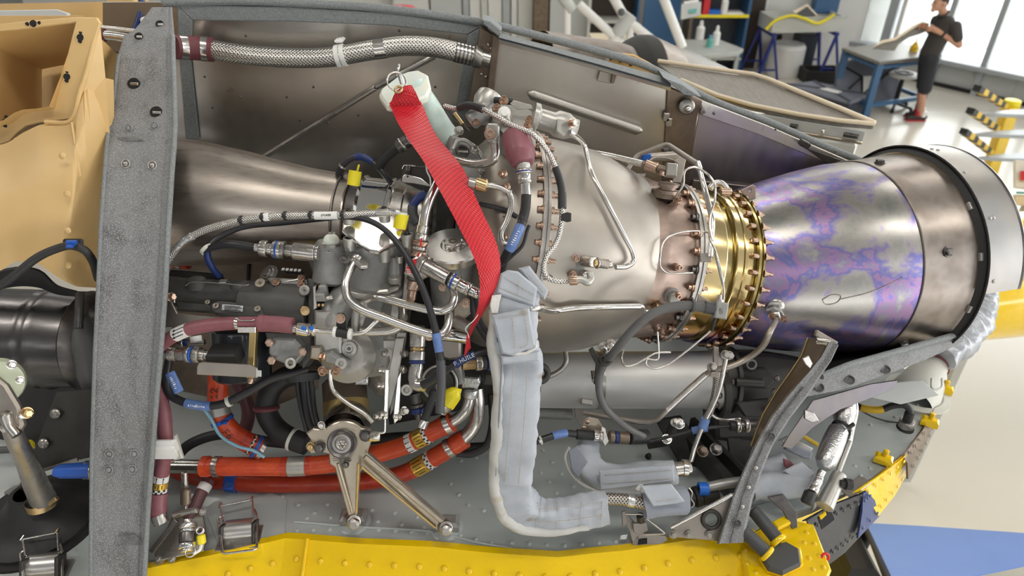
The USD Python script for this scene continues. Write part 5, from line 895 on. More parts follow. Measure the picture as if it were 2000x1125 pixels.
t.add('split_ring', join(ringm(P(774, 159, 1.195), unit(VW + RI * .3), .0165, .0011, 32), ringm(P(775, 160, 1.192), unit(VW + RI * .25), .0165, .001, 32)), 'steel'); t.done()
# starter flange under the cap
t = T('starter_flange', 'grey cast flange cover with a round dark plug and hex bolts behind the strap', 'cover'); n = unit(VW + RI * .35 + UP * .35)
t.add('body', plateN([(880, 262), (905, 268), (935, 290), (948, 320), (946, 345), (930, 380), (915, 392), (885, 380), (870, 330)], (912, 325, 1.20), n, .05, .004), 'cast_grey'); t.add('rim', sweep(fillet([P(884, 292, 1.187), P(892, 274, 1.19), P(906, 272, 1.19), P(930, 288, 1.192), P(942, 308, 1.195)], .02), .0035, 8), 'cast_light')
for x, y in ((896, 256), (926, 293), (942, 332)): t.add('bolt', bolt(P(x, y, 1.19), n, .0068, .006), 'steel_dull')
t.add('plug', lathe(P(903, 296, 1.192), n, [(0, 0), (0, .0125), (.003, .012), (.003, .008), (.001, .007), (.001, 0)], 24), 'steel_dark'); t.add('plug_bar', box(P(903, 296, 1.187), .02, .004, .003, (1, -.1, 0), UP, .001), 'steel')
t.add('lug', plateN([(934, 330), (946, 326), (952, 340), (948, 352), (937, 356)], (943, 340, 1.19), n, .012, .002), 'cast_light'); t.done()
t = T('dark_bracket_plate', 'dark plate bracket with a bright tab beside the blanking cap', 'bracket'); t.add('plate', plate([(862, 208), (884, 216), (915, 252), (918, 258), (908, 252), (880, 224)], 1.26, .006, .001), 'plate_dark'); t.add('tab', plate([(884, 222), (890, 218), (906, 240), (900, 244)], 1.25, .004, .001), 'brass'); t.done()
# fuel manifold block at the top
t = T('bleed_valve', 'cast grey valve block with ports and bolts at the top of the engine casing', 'valve')
t.add('block', plateN([(962, 200), (985, 196), (1005, 198), (1040, 215), (1048, 240), (1030, 262), (985, 258), (960, 235)], (1000, 225, 1.14), VU, .06, .004), 'cast_light')
t.add('left_barrel', lathe(P(935, 232, 1.15), P(955, 192, 1.16) - P(935, 232, 1.15), [(0, 0), (0, .018), (.012, .021), (.02, .019), (.034, .024), (.048, .022), (.05, .01), (.05, 0)], 28), 'cast_light'); t.add('lower_barrel', cyl(P(918, 238, 1.14), P(945, 218, 1.14), .0155, 22, .003), 'cast_grey'); t.add('black_plug', cyl(P(964, 196, 1.13), P(1003, 198, 1.13), .006, 14, .002), 'rubber')
for x, y, r in ((984, 198, 8), (970, 212, 7), (1034, 235, 7), (930, 240, 6), (1031, 245, 7)): t.add('bolt', bolt(P(x, y, 1.125), VU, pxm(r, 1.1), None, True, True), 'copper_bolt')
t.add('union', lathe(P(985, 221, 1.115), VW, [(0, 0), (0, .0105), (.003, .0105), (.003, .006), (.006, .0055), (.006, 0)], 24), 'white'); t.add('union_body', cyl(P(985, 222, 1.116), P(992, 240, 1.13), .0095, 18, .002), 'cast_light')
t.add('shield_plate', plate([(996, 202), (1003, 196), (1038, 205), (1040, 212), (1010, 214)], 1.118, .002, .0005), 'steel_dull')
t.add('right_barrel', lathe(P(1040, 228, 1.14), P(1118, 250, 1.15) - P(1040, 228, 1.14), [(0, 0), (0, .024), (.008, .024), (.012, .017), (.035, .017), (.042, .022), (.06, .022), (.072, .016), (.078, .016), (.078, 0)], 28, sharp=40), 'cast_light'); t.add('right_flange', plateN([(1090, 232), (1112, 236), (1117, 244), (1112, 262), (1100, 266), (1088, 256)], (1102, 248, 1.125), unit(VW + RI * .4), .02, .002), 'cast_light')
t.add('bolt', bolt(P(1115, 241, 1.12), unit(VW + RI), .006), 'copper_bolt'); t.done()
t = T('elbow_fitting', 'small cast elbow fitting with a copper bolt feeding the thick bright bent pipe', 'fitting'); t.add('body', plateN([(948, 246), (952, 240), (972, 240), (976, 246), (975, 268), (970, 276), (952, 276), (948, 266)], (962, 258, 1.11), VW, .03, .003), 'cast_light'); t.add('bolt', bolt(P(957, 262, 1.108), VW, .0075, .008, True, True), 'copper_bolt'); t.add('spigot', cyl(P(966, 268, 1.12), P(966, 282, 1.12), .009, 16, .002), 'cast_light'); t.done()
t, c = pipe('bent_pipe', 'thick bright bent pipe passing behind the red strap near the top', [(966, 270, 1.12), (970, 314, 1.12), (930, 322, 1.15), (868, 308, 1.2)], 8.5, 'steel', bend=22); t.done()
t = T('mauve_boot', 'mauve rubber boot over the plug on top of the drum casing', 'boot'); p, q = P(1004, 252, 1.10), P(1022, 322, 1.08); d_ = unit(q - p); L = np.linalg.norm(q - p); t.add('boot', lathe(p, d_, [(0, 0), (0, .012), (.006, .019), (.012, .0225), (L * .55, .024), (L * .68, .0245), (L * .74, .0235), (L * .95, .0185), (L, .015), (L, 0)], 36, sharp=70), 'mauve'); t.done()
t = T('boot_connector', 'bright threaded connector with a blue ring below the mauve boot', 'connector'); p, q = P(1021, 318, 1.08), P(1028, 384, 1.08)
stack(t, p, q, [(0, .2, 14, 'cast_light', 'shell'), (.2, .33, 16.5, 'steel', 'ring'), (.24, .29, 16.9, 'blue_dark', 'blue_ring'), (.33, .52, 13, 'chrome', 'barrel'), (.52, .6, 14.5, 'steel', 'nut', 6), (.6, 1.0, 9.5, 'chrome', 'backshell')]); t.done()
t, c = pipe('sheathed_cable', 'black sheathed cable with a pale blue printed sleeve left of the drum casing', [(1028, 380, 1.08), (1026, 408, 1.08), (1021, 428, 1.08), (1012, 452, 1.07), (1000, 478, 1.07), (986, 504, 1.08), (978, 530, 1.10)], 9, 'cable', cat='cable'); cuff(t, 'printed_sleeve', c, .38, .68, pxm(10, 1.08), 'blue_sleeve', 'pale blue sleeve'); p, z = at(c, .53); scrib(t, p, z, VW, pxm(10, 1.08) + .0003, 7, .005, 'white', 3); cuff(t, 'heat_shrink', c, .0, .3, pxm(9.8, 1.08), 'rubber'); t.done()
pipe('side_cable', 'thin black cable sweeping from behind the strap to the blue sleeve', [(936, 398), (962, 404), (990, 412), (1010, 424)], 5, 'cable', 1.12, cat='cable')[0].done()
pipe('looped_cable', 'thin black cable looping under the pale blue sleeve', [(978, 520), (1000, 500), (1020, 480), (1030, 450), (1034, 440)], 3.5, 'cable', 1.08, cat='cable')[0].done()
# braided line over the ring of bolts
t = T('braided_line', 'slim braided metal line with black sleeves running down the bolted ring of the drum', 'line'); c = tube(t, 'line', [(868, 207, 1.16), (890, 212, 1.15), (915, 206, 1.12), (940, 212, 1.10), (965, 225, 1.09), (1000, 245, 1.08), (1040, 262, 1.075), (1066, 290, 1.08), (1084, 325, 1.08), (1096, 365, 1.08), (1098, 400, 1.075), (1094, 450, 1.07), (1084, 478, 1.065), (1068, 500, 1.06), (1062, 525, 1.055), (1070, 543, 1.05), (1090, 549, 1.05), (1116, 548, 1.055)], 5, 'braid', uvk=(5, .0045), k=8)
for f0, f1, r in ((.07, .20, 8), (.53, .62, 7.5), (.62, .67, 8.5)): cuff(t, 'black_sleeve', c, f0, f1, pxm(r, 1.08), 'rubber')
t.add('end_elbow', sweep(pl([(1116, 548, 1.05), (1135, 546, 1.05), (1148, 552, 1.05), (1154, 546, 1.055), (1152, 534, 1.06)]), .0055, 12), 'cast_light'); t.add('ferrule', cyl(P(1112, 548, 1.052), P(1128, 547, 1.05), .0075, 16, .001), 'copper_bolt'); t.add('clip', plate([(1108, 414), (1116, 416), (1116, 432), (1108, 434), (1096, 430), (1096, 418)], 1.065, .003, .001), 'rubber'); t.done()
# copper nut pipe right of the strap
t, c = pipe('nut_pipe', 'bright pipe with a tan hex nut curving down beside the drum', [(918, 358), (935, 360), (975, 366), (994, 378), (998, 400), (990, 430), (978, 458), (982, 474), (1000, 478)], 6, 'steel', 1.09, k=6); p, q = P(930, 360, 1.09), P(952, 363, 1.09); t.add('hex_nut', hexnut(p, q - p, .0115, np.linalg.norm(q - p)), 'brass'); t.add('collar', cyl(P(915, 357, 1.09), p, .009, 16, .001), 'steel_dull'); t.done()
t = T('bolt_strip', 'thin metal strip with copper bolts on the front shell beside the strap', 'strip'); t.add('strip', plate([(986, 380), (1000, 370), (1004, 470), (994, 478), (988, 440)], 1.13, .004, .001), 'steel_dull')
for x, y in ((992, 427), (991, 463), (990, 366), (984, 340)): t.add('bolt', bolt(P(x, y, 1.125), unit(VW - RI), .0065, .007, True, True), 'copper_bolt')
t.done()
# ---- the gearbox casting
t = T('gearbox_housing', 'light grey cast gearbox housing with a bright flat cover in the middle of the picture', 'gearbox')
up_ = unit(UP * .92 - DN * .4)
t.add('cover_plate', plateN([(668, 448), (671, 430), (690, 418), (780, 416), (797, 428), (798, 446), (786, 464), (764, 477), (740, 491), (722, 488), (700, 474), (684, 462)], (735, 455, 1.135), unit(RI * .113 + UP * .737 - DN * .663), .008, .002), 'polished')
for x, y in ((682, 464), (750, 486), (795, 456), (680, 412), (750, 408)): lug(t, x, y, 1.125, up_, 12.5, 26)
t.add('neck', cyl(P(730, 470, 1.19), P(728, 565, 1.21), .052, 40, .006), 'cast_grey'); t.add('neck_flange', cyl(P(728, 552, 1.205), P(727, 568, 1.21), .058, 40, .004), 'cast_light'); t.add('rib', cyl(P(770, 500, 1.16), P(772, 560, 1.17), .0105, 18, .003), 'cast_grey'); t.add('ear', plateN([(755, 545), (775, 535), (783, 545), (778, 558), (758, 566), (735, 568)], (765, 552, 1.165), up_, .01, .003), 'cast_light')
t.add('ear_boss', cyl(P(770, 540, 1.15), P(771, 552, 1.155), .0105, 18, .002), 'cast_light'); lug(t, 780, 500, 1.145, up_, 7, 14)
t.add('turret', lathe(P(647, 470, 1.17), P(645, 548, 1.185) - P(647, 470, 1.17), [(0, 0), (0, .022), (.006, .0265), (.05, .0285), (.07, .031), (.075, .026), (.075, 0)], 36, sharp=50), 'cast_grey')
t.add('sight_dome', ball(P(647, 470, 1.155), .0135, 20, up_, .9), 'nylon'); t.add('dome_ring', lathe(P(647, 478, 1.16), up_, [(0, 0), (0, .0185), (.005, .0175), (.005, .0135)], 28), 'steel_dull')
for x, y in ((648, 456), (642, 492)): capnut(t, x, y, 1.135, up_, 7, 'cast_light', 'cap_screw', 'steel_dark')
t.add('port_flange', plateN([(671, 500), (676, 494), (694, 494), (720, 513), (718, 519), (704, 520), (690, 508), (672, 505)], (695, 505, 1.125), up_, .006, .0015), 'cast_light')
for x, y in ((673, 504), (709, 521)): t.add('port_bolt', bolt(P(x, y, 1.12), unit(VW - UP * .4), .0075, .008, False, True), 'steel_dark')
t.add('main_body', plate([(624, 606), (632, 580), (665, 555), (705, 548), (752, 552), (782, 556), (788, 580), (780, 640), (764, 700), (745, 735), (700, 742), (650, 722), (622, 690), (617, 640)], 1.205, .13, .012), 'cast_grey')
t.add('shoulder', sweep(pl([(690, 560, 1.20), (668, 590, 1.18), (650, 625, 1.175), (645, 665, 1.18)]), .026, 20), 'cast_grey'); t.add('face_block', plate([(613, 606), (652, 604), (664, 622), (668, 690), (650, 706), (612, 680)], 1.15, .06, .004), 'cast_light'); t.add('face_lip', plate([(611, 560), (617, 556), (618, 602), (612, 606)], 1.15, .05, .001), 'steel_bright')
t.add('lower_lobe', lathe(P(690, 690, 1.215), VW, [(0, 0), (0, .05), (.04, .048), (.055, .03), (.055, 0)], 40), 'cast_light'); capnut(t, 682, 681, 1.155, VW, 15.5, 'cast_light', 'disc_plug', 'steel_dark')
t.add('foot_block', plate([(606, 676), (626, 676), (634, 700), (622, 704), (604, 700)], 1.14, .04, .003), 'bracket'); t.add('foot_pin', bolt(P(628, 698, 1.135), unit(RI + VW * .4), .007, .008), 'copper_bolt'); t.add('casting_fold', sweep(pl([(712, 594, 1.15), (698, 606, 1.148), (694, 630, 1.147), (696, 650, 1.148)]), .007, 12), 'cast_light'); t.done()
t = T('banana_pipe', 'thick bright pipe sweeping right from the gearbox flange, lower of the crossing pair', 'pipe'); c = tube(t, 'tube', [(698, 504, 1.13), (684, 528, 1.12), (675, 556, 1.11), (680, 582, 1.105), (700, 601, 1.10), (750, 621, 1.10), (810, 643, 1.10), (848, 653, 1.10), (866, 650, 1.105), (875, 636, 1.11), (877, 612, 1.12)], 9, 'steel_bright', k=8, n=20); t.add('collar', cyl(P(700, 500, 1.128), P(696, 508, 1.126), .0095, 18, .001), 'steel'); t.done()
t = T('hook_pipe', 'bright pipe hooking back at its right end, upper of the crossing pair', 'pipe'); tube(t, 'tube', [(716, 586, 1.13), (728, 581, 1.125), (745, 582, 1.115), (800, 596, 1.105), (840, 605, 1.10), (866, 606, 1.10), (882, 597, 1.10), (888, 580, 1.105), (884, 560, 1.115), (882, 545, 1.13)], 8.5, 'steel_bright', k=8, n=20); t.done()
t = T('return_pipe', 'dull bent pipe curling below the crossing pipes', 'pipe'); tube(t, 'tube', [(704, 646, 1.14), (730, 648, 1.14), (765, 645, 1.14), (782, 636, 1.14), (788, 622, 1.15), (786, 600, 1.17)], 9, 'steel', k=8, n=18); t.done()
t, c = pipe('thin_line', 'thin bright pipe clamped to the gearbox by a black strap', [(612, 645), (650, 648), (690, 652), (712, 648), (730, 632), (752, 612)], 4.5, 'steel_bright', 1.115); p, z = at(c, .37); t.add('clamp', join(cyl(p - z * .012, p + z * .012, .0078, 20, .001), plate([(657, 618), (660, 611), (670, 611), (675, 618), (675, 650), (656, 650)], 1.12, .004, .001)), 'rubber')
for s in (-1, 1): t.add('clamp_ring', cyl(p + z * s * .0125 - z * .003, p + z * s * .0125 + z * .003, .0092, 20, .001), 'white')
t.add('clamp_screw', bolt(P(665, 622, 1.115), VW, .0075, .006, False, True), 'copper_bolt'); t.done()
t = T('front_strut_fitting', 'cast grey lug fitting with copper bolts below the gearbox', 'fitting'); t.add('body', plate([(624, 690), (646, 684), (664, 698), (678, 706), (678, 716), (664, 722), (650, 716), (626, 710)], 1.13, .04, .005), 'cast_grey'); t.add('ear', lathe(P(668, 709, 1.125), VW, [(0, 0), (0, .0095), (.008, .0095), (.008, .0045), (.002, .0045), (.002, 0)], 22), 'cast_light')
for x, y in ((631, 722), (657, 722)): t.add('bolt', bolt(P(x, y, 1.12), unit(VW - UP * .8), .0075, .009, False, True), 'copper_bolt')
t.done()
pipe('drip_pipe', 'thin dull pipe bending down from the gearbox fitting to the right', [(645, 722), (646, 745), (652, 764), (680, 788), (712, 808), (728, 825)], 4.5, 'steel', 1.12)[0].done()
# accessory drum rings behind
GA, GB = P(668, 592, 1.34), P(800, 606, 1.372); GD = unit(GB - GA); KG = np.linalg.norm(GB - GA) / 132.
def gp(prof, a): return [((q - a) * KG, r) for q, r in prof]
def go(q): return GA + GD * (q - 668) * KG
t = T('accessory_drum', 'dark round accessory drum with a clamp band and pale cone behind the gearbox', 'drum'); t.add('drum', lathe(go(610), GD, gp([(610, .06), (612, .12), (660, .135), (680, .140), (690, .140)], 610), 72), 'shadow_metal'); t.add('clamp_band', lathe(go(688), GD, gp([(688, .142), (689, .149), (697, .152), (705, .152), (713, .149), (714, .142)], 688), 72), 'steel'); t.add('gap', lathe(go(714), GD, gp([(714, .138), (735, .138)], 714), 60), 'plate_dark'); t.add('cone', lathe(go(733), GD, gp([(733, .13), (735, .156), (740, .160), (752, .172), (764, .174)], 733), 72), 'cast_light'); t.add('back_plate', lathe(go(760), GD, gp([(764, .172), (768, .182), (776, .182), (778, .12)], 760), 72), 'cast_light')
t.add('band_screw', join(box(P(707, 743, 1.205), .022, .014, .012, RI, UP, .002), cyl(P(707, 743, 1.197), P(707, 743, 1.19), .0055, 12, .001)), 'foil'); t.done()
t = T('ladder_bracket', 'pale metal ladder shaped bracket with long strips right of the accessory drum', 'bracket'); 
for l, d_, m in (([(748, 664), (772, 664), (776, 648), (794, 650), (792, 668), (788, 686), (748, 680)], 1.165, 'cast_light'), ([(772, 660), (790, 660), (778, 738), (764, 790), (752, 815), (750, 800), (757, 740)], 1.155, 'cast_light'), ([(752, 722), (760, 722), (757, 818), (748, 820), (750, 790)], 1.145, 'steel_bright'), ([(776, 738), (784, 724), (778, 820), (770, 828), (768, 812)], 1.145, 'steel_bright'), ([(764, 728), (778, 724), (768, 800), (762, 810)], 1.16, 'cast_grey')): t.add('strip', plate(l, d_, .010, .001), m)
t.add('hanger', join(sweep(fillet(PP([(752, 815, 1.15), (752, 845, 1.15), (732, 846, 1.15)]), .004), .0022, 6), box(P(732, 852, 1.15), .018, .016, .012, bev=.002)), 'steel_bright')
for x, y in ((756, 690), (748, 722), (746, 752), (742, 812), (752, 808), (780, 812)): t.add('stud', bolt(P(x, y, 1.15), unit(VW - RI * 1.2), .006, .009, True, True), 'steel')
for x, y in ((788, 690), (785, 722), (788, 802)): t.add('nut', bolt(P(x, y, 1.16), unit(VW + RI), .006, .008), 'steel_dull')
t.done()
# pressure switch assembly with the red label
t = T('tee_pipe', 'bright pipe rising from the tee block to behind the red strap', 'pipe'); tube(t, 'tube', [(862, 340, 1.14), (852, 362, 1.13), (838, 392, 1.12), (830, 420, 1.12), (826, 446, 1.12)], 9.5, 'steel_bright', n=20); t.done()
t = T('tee_block', 'bright tee block with a red label and hex nuts marked by red paint lines', 'fitting'); p, q = P(827, 440, 1.12), P(800, 602, 1.135)
stack(t, p, q, [(0, .10, 11, 'steel', 'sleeve'), (.10, .18, 12.5, 'steel_bright', 'sleeve'), (.18, .25, 17, 'copper_bolt', 'nut', 6), (.25, .30, 14, 'steel', 'collar'), (.30, .38, 16.5, 'copper_bolt', 'nut', 6), (.58, .66, 16, 'steel_dark', 'nut', 6), (.66, .78, 13, 'copper_bolt', 'nut', 6), (.78, .9, 9, 'copper_bolt', 'sleeve'), (.9, 1.0, 7, 'steel_dull', 'sleeve')])
t.add('block', plate([(800, 508), (822, 494), (838, 502), (834, 540), (820, 548), (800, 540), (788, 534)], 1.105, .035, .004), 'steel'); t.add('label', plate([(802, 508), (814, 505), (809, 536), (800, 534), (792, 532), (794, 524)], 1.103, .001, 0), 'red_mark')
for x0, y0, x1, y1 in ((823, 466, 821, 482), (818, 494, 816, 502)): t.add('paint_mark', bar(P(x0, y0, 1.10), P(x1, y1, 1.10), .003, .001, DN), 'red_mark')
for k in range(3): t.add('print_line', bar(P(793 + k, 526 + 3.4 * k, 1.1015), P(801 + k, 527 + 3.4 * k, 1.1015), .0012, .0005, DN), 'label_white')
t.done()
t = T('pressure_switch', 'polished cylindrical pressure switch with a blue ring pointing down to the right from the tee', 'sensor'); stack(t, P(824, 517, 1.10), P(937, 576, 1.085), [(0, .04, 18, 'steel', 'shoulder'), (.04, .46, 15.5, 'steel', 'barrel'), (.46, .50, 13, 'rubber', 'gap'), (.50, .64, 16, 'steel_bright', 'coupling'), (.53, .57, 16.5, 'blue_clip', 'blue_ring'), (.64, .78, 12.5, 'chrome', 'nut'), (.78, .84, 14.5, 'steel_bright', 'hex', 6), (.84, .95, 10.5, 'chrome', 'cap')]); t.add('tip', ball(P(931, 573, 1.085), pxm(10.5, 1.085), 18), 'chrome'); t.done()
t = T('filter_disc', 'polished round filter cap with a hex centre behind the red strap', 'filter'); n = unit(UP * .80 - DN * .62); p = P(885, 478, 1.17); t.add('cap', lathe(p, n, [(-.02, 0), (-.02, .046), (-.016, .051), (-.003, .053), (0, .051), (0, .022), (-.003, .019), (-.003, 0)], 64, sharp=25), 'alu_disc'); t.add('hub', lathe(p, n, [(-.003, .016), (.006, .016), (.008, .0145), (.008, 0)], 6), 'polished'); t.add('socket', lathe(p + n * .008, n, [(0, .0072), (.0008, .007), (.0008, .0045), (-.002, .004), (-.002, 0)], 20), 'brown_metal')
for q in ((0, 1), (120, 1), (240, 1)): a = math.radians(q[0] + 20); x_, y_, _ = frame(n); t.add('rib', bar(p + (x_ * math.cos(a) + y_ * math.sin(a)) * .014, p + (x_ * math.cos(a) + y_ * math.sin(a)) * .023 - n * .002, .006, .004, n, .001), 'polished')
t.add('body', cyl(p - n * .02, p - n * .12, .045, 40, .004), 'cast_grey'); t.done()
# yellow caps and the hose ending there
def ycap(px0, py0, px1, py1, r, d, label, stem=None):
    t = T('protective_plug', label, 'plug', 'yellow plastic plugs'); p, q = P(px0, py0, d), P(px1, py1, d + .004); R = pxm(r, d); L = np.linalg.norm(q - p); t.add('cap', lathe(p, q - p, [(.002, 0), (.002, R * .86), (0, R * .9), (0, R), (L, R * .97), (L, 0)], 28, sharp=35), 'yellow_plastic')
    if stem: t.add('pull_tab', bar(P(*stem[0], d - .006), P(*stem[1], d - .012), .005, .003, RI, .001), 'yellow_plastic')
    return t
ycap(694, 334, 690, 362, 12.5, 1.16, 'upright yellow plastic cap with a pull tab on the metal coupling of the duct', ((697, 338), (701, 322))).done()
t = ycap(786, 418, 780, 446, 13, 1.09, 'yellow plastic cap round the end of the small braided hose'); t.add('inner_cap', lathe(P(786, 415, 1.088), P(780, 446, 1.092) - P(786, 415, 1.088), [(.0, .004), (0, .0085), (.004, .0085)], 20), 'white'); t.add('tail', plate([(774, 452), (786, 450), (780, 462), (775, 458)], 1.1, .004, .001), 'yellow_plastic'); t.done()
t = T('small_braided_hose', 'thin braided metal hose with black ties arching over the intake duct to the yellow cap', 'hose'); c = tube(t, 'hose', [(296, 560, 1.13), (322, 518, 1.12), (350, 480, 1.11), (385, 456, 1.10), (420, 443, 1.095), (470, 431, 1.09), (520, 424, 1.085), (580, 421, 1.085), (640, 421, 1.085), (700, 419, 1.085), (735, 417, 1.085)], 7, 'braid', uvk=(8, .0042), k=8)
cuff(t, 'clear_sleeve', c, .20, .28, pxm(8, 1.1), 'foil'); cuff(t, 'white_sleeve', c, .565, .60, pxm(7.8, 1.085), 'white'); cuff(t, 'pale_sleeve', c, .77, .855, pxm(8, 1.085), 'white'); ties(t, c, (.49, .575, .66, .755, .875), pxm(7.4, 1.085)); p, z = at(c, .815); scrib(t, p, z, VW, pxm(8, 1.085) + .0002, 6, .0035, 'cable_grey', 4); 
t.add('end_ferrule', cyl(P(734, 417, 1.085), P(760, 415, 1.085), pxm(8, 1.085), 20, .001), 'cast_light'); t.add('end_nut', hexnut(P(758, 415, 1.085), RI, .0065, .006), 'steel'); t.add('end_elbow', sweep(pl([(760, 415, 1.085), (775, 415, 1.083), (784, 419, 1.085), (787, 426, 1.09)]), .0042, 12), 'steel_bright'); t.done()
t = T('long_black_cable', 'long black cable curving down across the gearbox to the connectors below', 'cable')
c = tube(t, 'cable', [(640, 424, 1.10), (680, 424, 1.09), (715, 429, 1.08), (748, 446, 1.07), (780, 480, 1.06), (806, 522, 1.055), (828, 570, 1.05), (845, 622, 1.05), (855, 670, 1.05), (861, 710, 1.05), (862, 750, 1.055), (859, 806, 1.06)], [4.5, 6, 6, 6.5, 7, 8.5, 8.5], 'cable', k=8); cuff(t, 'blue_sleeve', c, .70, .77, pxm(9, 1.05), 'blue_sleeve', 'blue sleeve'); cuff(t, 'end_sleeve', c, .80, 1, pxm(9, 1.055), 'cable_grey'); t.done()
t, c = pipe('arched_cable', 'short black cable with a dark blue sleeve arching over the duct coupling', [(662, 342, 1.27), (668, 326, 1.26), (682, 312, 1.255), (702, 306, 1.25), (722, 313, 1.25), (738, 326, 1.25), (752, 342, 1.25), (764, 358, 1.26)], 6, 'cable', cat='cable'); cuff(t, 'blue_sleeve', c, .38, .62, pxm(7, 1.25), 'blue_dark', 'dark blue sleeve'); cuff(t, 'black_end', c, 0, .15, pxm(7.5, 1.26), 'rubber'); p, z = at(c, .15); t.add('silver_band', band(p, z, pxm(7, 1.26), .004), 'steel'); t.done()
t, c = pipe('tapered_plug_cable', 'black plug cable with a metal connector behind the red strap', [(738, 328, 1.25), (756, 306, 1.24), (776, 290, 1.23), (790, 280, 1.22)], 9, 'rubber', cat='cable'); t.add('connector', cyl(P(778, 288, 1.225), P(800, 272, 1.215), .012, 20, .002), 'steel_dark'); t.add('knurl', cyl(P(784, 284, 1.22), P(788, 281, 1.22), .014, 20, .001), 'steel'); t.done()
t = T('igniter_bracket', 'black box bracket with a bright notched tab left of the red strap', 'bracket'); t.add('box', plate([(786, 330), (790, 322), (840, 325), (850, 372), (846, 380), (782, 352)], 1.2, .03, .002), 'plate_dark'); t.add('edge', sweep(PP([(786, 330), (789, 323), (812, 324)], 1.198), .0015, 6), 'steel_bright'); t.add('tab', plate([(786, 344), (792, 340), (822, 348), (840, 362), (836, 364), (806, 358), (784, 356)], 1.19, .003, .001, holes=[[(796 + 2 * math.cos(a), 344 + 2 * math.sin(a)) for a in np.linspace(0, 6.2, 8)]]), 'steel_bright'); t.add('stud', cyl(P(796, 336, 1.19), P(797, 326, 1.195), .005, 12, .001), 'steel_dark'); t.done()
pipe('loose_wire', 'thin pale wire hanging beside the black bracket', [(832, 320), (834, 335), (840, 348), (841, 365)], 1.6, 'white', 1.17, cat='wire')[0].done()
t, c = pipe('blue_wrapped_bundle', 'blue and grey wrapped wire bundle left of the tee pipe', [(832, 378), (816, 388), (806, 405), (808, 425), (816, 436)], 9, 'blue_dark', 1.16, cat='cable'); cuff(t, 'grey_wrap', c, .5, 1, pxm(10, 1.16), 'cable_grey'); tube(t, 'strand', [(840, 392), (830, 405), (826, 425)], 4, 'cable_grey', 1.15); t.done()
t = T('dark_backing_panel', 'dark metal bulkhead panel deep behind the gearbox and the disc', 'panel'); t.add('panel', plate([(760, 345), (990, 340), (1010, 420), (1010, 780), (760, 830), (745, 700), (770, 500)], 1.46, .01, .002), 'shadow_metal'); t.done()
# ---------------------------------------------------------------- dark fuel unit, mauve hose, connectors at centre left
t = T('fuel_control_unit', 'dark grey cast fuel control unit with round bosses and a small data plate', 'fuel unit')
t.add('upper_barrel', lathe(P(318, 568, 1.215), P(500, 578, 1.20) - P(318, 568, 1.215), [(0, 0), (0, .024), (.004, .027), (.03, .027), (.032, .0255), (.166, .0255), (.168, .024)], 40, sharp=50), 'cast_dark'); t.add('rear_barrel', lathe(P(478, 588, 1.205), P(612, 598, 1.195) - P(478, 588, 1.205), [(0, 0), (0, .034), (.004, .037), (.062, .037), (.064, .039), (.122, .039), (.124, 0)], 44, sharp=50), 'cast_dark')
t.add('lower_block', plate([(342, 588), (410, 590), (414, 602), (410, 612), (345, 608)], 1.19, .05, .004), 'cast_dark'); t.add('front_cover', plate([(408, 594), (425, 588), (510, 596), (515, 603), (514, 614), (504, 623), (420, 616), (409, 608)], 1.165, .05, .005), 'cast_dark'); t.add('base', plate([(505, 600), (612, 610), (608, 648), (520, 636)], 1.18, .05, .005), 'cast_dark'); t.add('end_flange', plate([(600, 544), (617, 546), (618, 655), (604, 656), (598, 600)], 1.165, .08, .004), 'cast_dark')
for x, y in ((386, 550), (470, 557)): t.add('boss', lathe(P(x, y + 10, 1.195), unit(UP * .9 - DN * .45), [(0, .018), (.012, .0165), (.016, .012), (.0165, 0)], 28, sharp=60), 'cast_dark')
for x, y in ((421, 597), (503, 603), (405, 590)): capnut(t, x, y, 1.162, VU, 6.5 if x > 406 else 5, 'bracket', 'cover_screw', 'steel_dark')
i = t.add('data_plate', plate([(434, 594), (475, 597), (474, 609), (433, 605)], 1.161, .001, 0), 'foil')
for k, (w, y) in enumerate(((30, 597.5), (34, 600), (26, 602.5), (31, 605))): t.add('print_line', bar(P(438, y, 1.1598), P(438 + w, y + w * .07, 1.1598), .0011, .0004, DN), 'ink', None, i)
for x, y, r in ((508, 553, 10), (595, 567, 11)): capnut(t, x, y, 1.158 if x > 520 else 1.165, VU if x < 520 else unit(VW + UP * .2), r, 'bracket' if x < 520 else 'steel', 'washer_plug', 'steel_dark')
t.add('brass_plug', cyl(P(596, 607, 1.15), P(594, 607, 1.16), .0085, 18, .001), 'brass'); t.add('brass_plug', cyl(P(592, 600, 1.158), P(592, 615, 1.158), .0035, 12), 'brass')
t.add('top_plate', plate([(520, 543), (530, 542), (600, 546), (602, 560), (560, 560), (530, 556)], 1.185, .006, .001), 'steel_dull')
for x, y in ((539, 552), (588, 544), (588, 555)): t.add('top_bolt', bolt(P(x, y, 1.18), VU, .006, .006, False, True), 'copper_bolt')
t.add('lever', plate([(548, 550), (575, 546), (590, 542), (592, 546), (560, 552)], 1.176, .003, .001), 'steel'); t.add('knob', lathe(P(526, 536, 1.205), unit(VU - RI * .4), [(0, 0), (0, .018), (.004, .017), (.004, .013), (.007, .012), (.007, .008), (.01, .007), (.01, 0)], 32), 'steel_dull'); t.add('lock_wire', sweep(pl([(362, 558), (372, 552), (392, 551), (440, 554), (482, 557), (486, 555)], 1.16), .0008, 5), 'steel'); t.add('foil_tag', box(P(436, 549, 1.158), .012, .009, .002), 'foil'); t.done()
t = T('thin_shield', 'thin brown shield sheet above the dark fuel unit', 'shield'); t.add('sheet', plate([(328, 535), (334, 526), (435, 534), (440, 552), (330, 552)], 1.225, .002, .0005), 'plate_dark'); t.add('edge', sweep(PP([(329, 536), (334, 526), (434, 534)], 1.223), .0012, 6), 'plate_steel'); t.done()
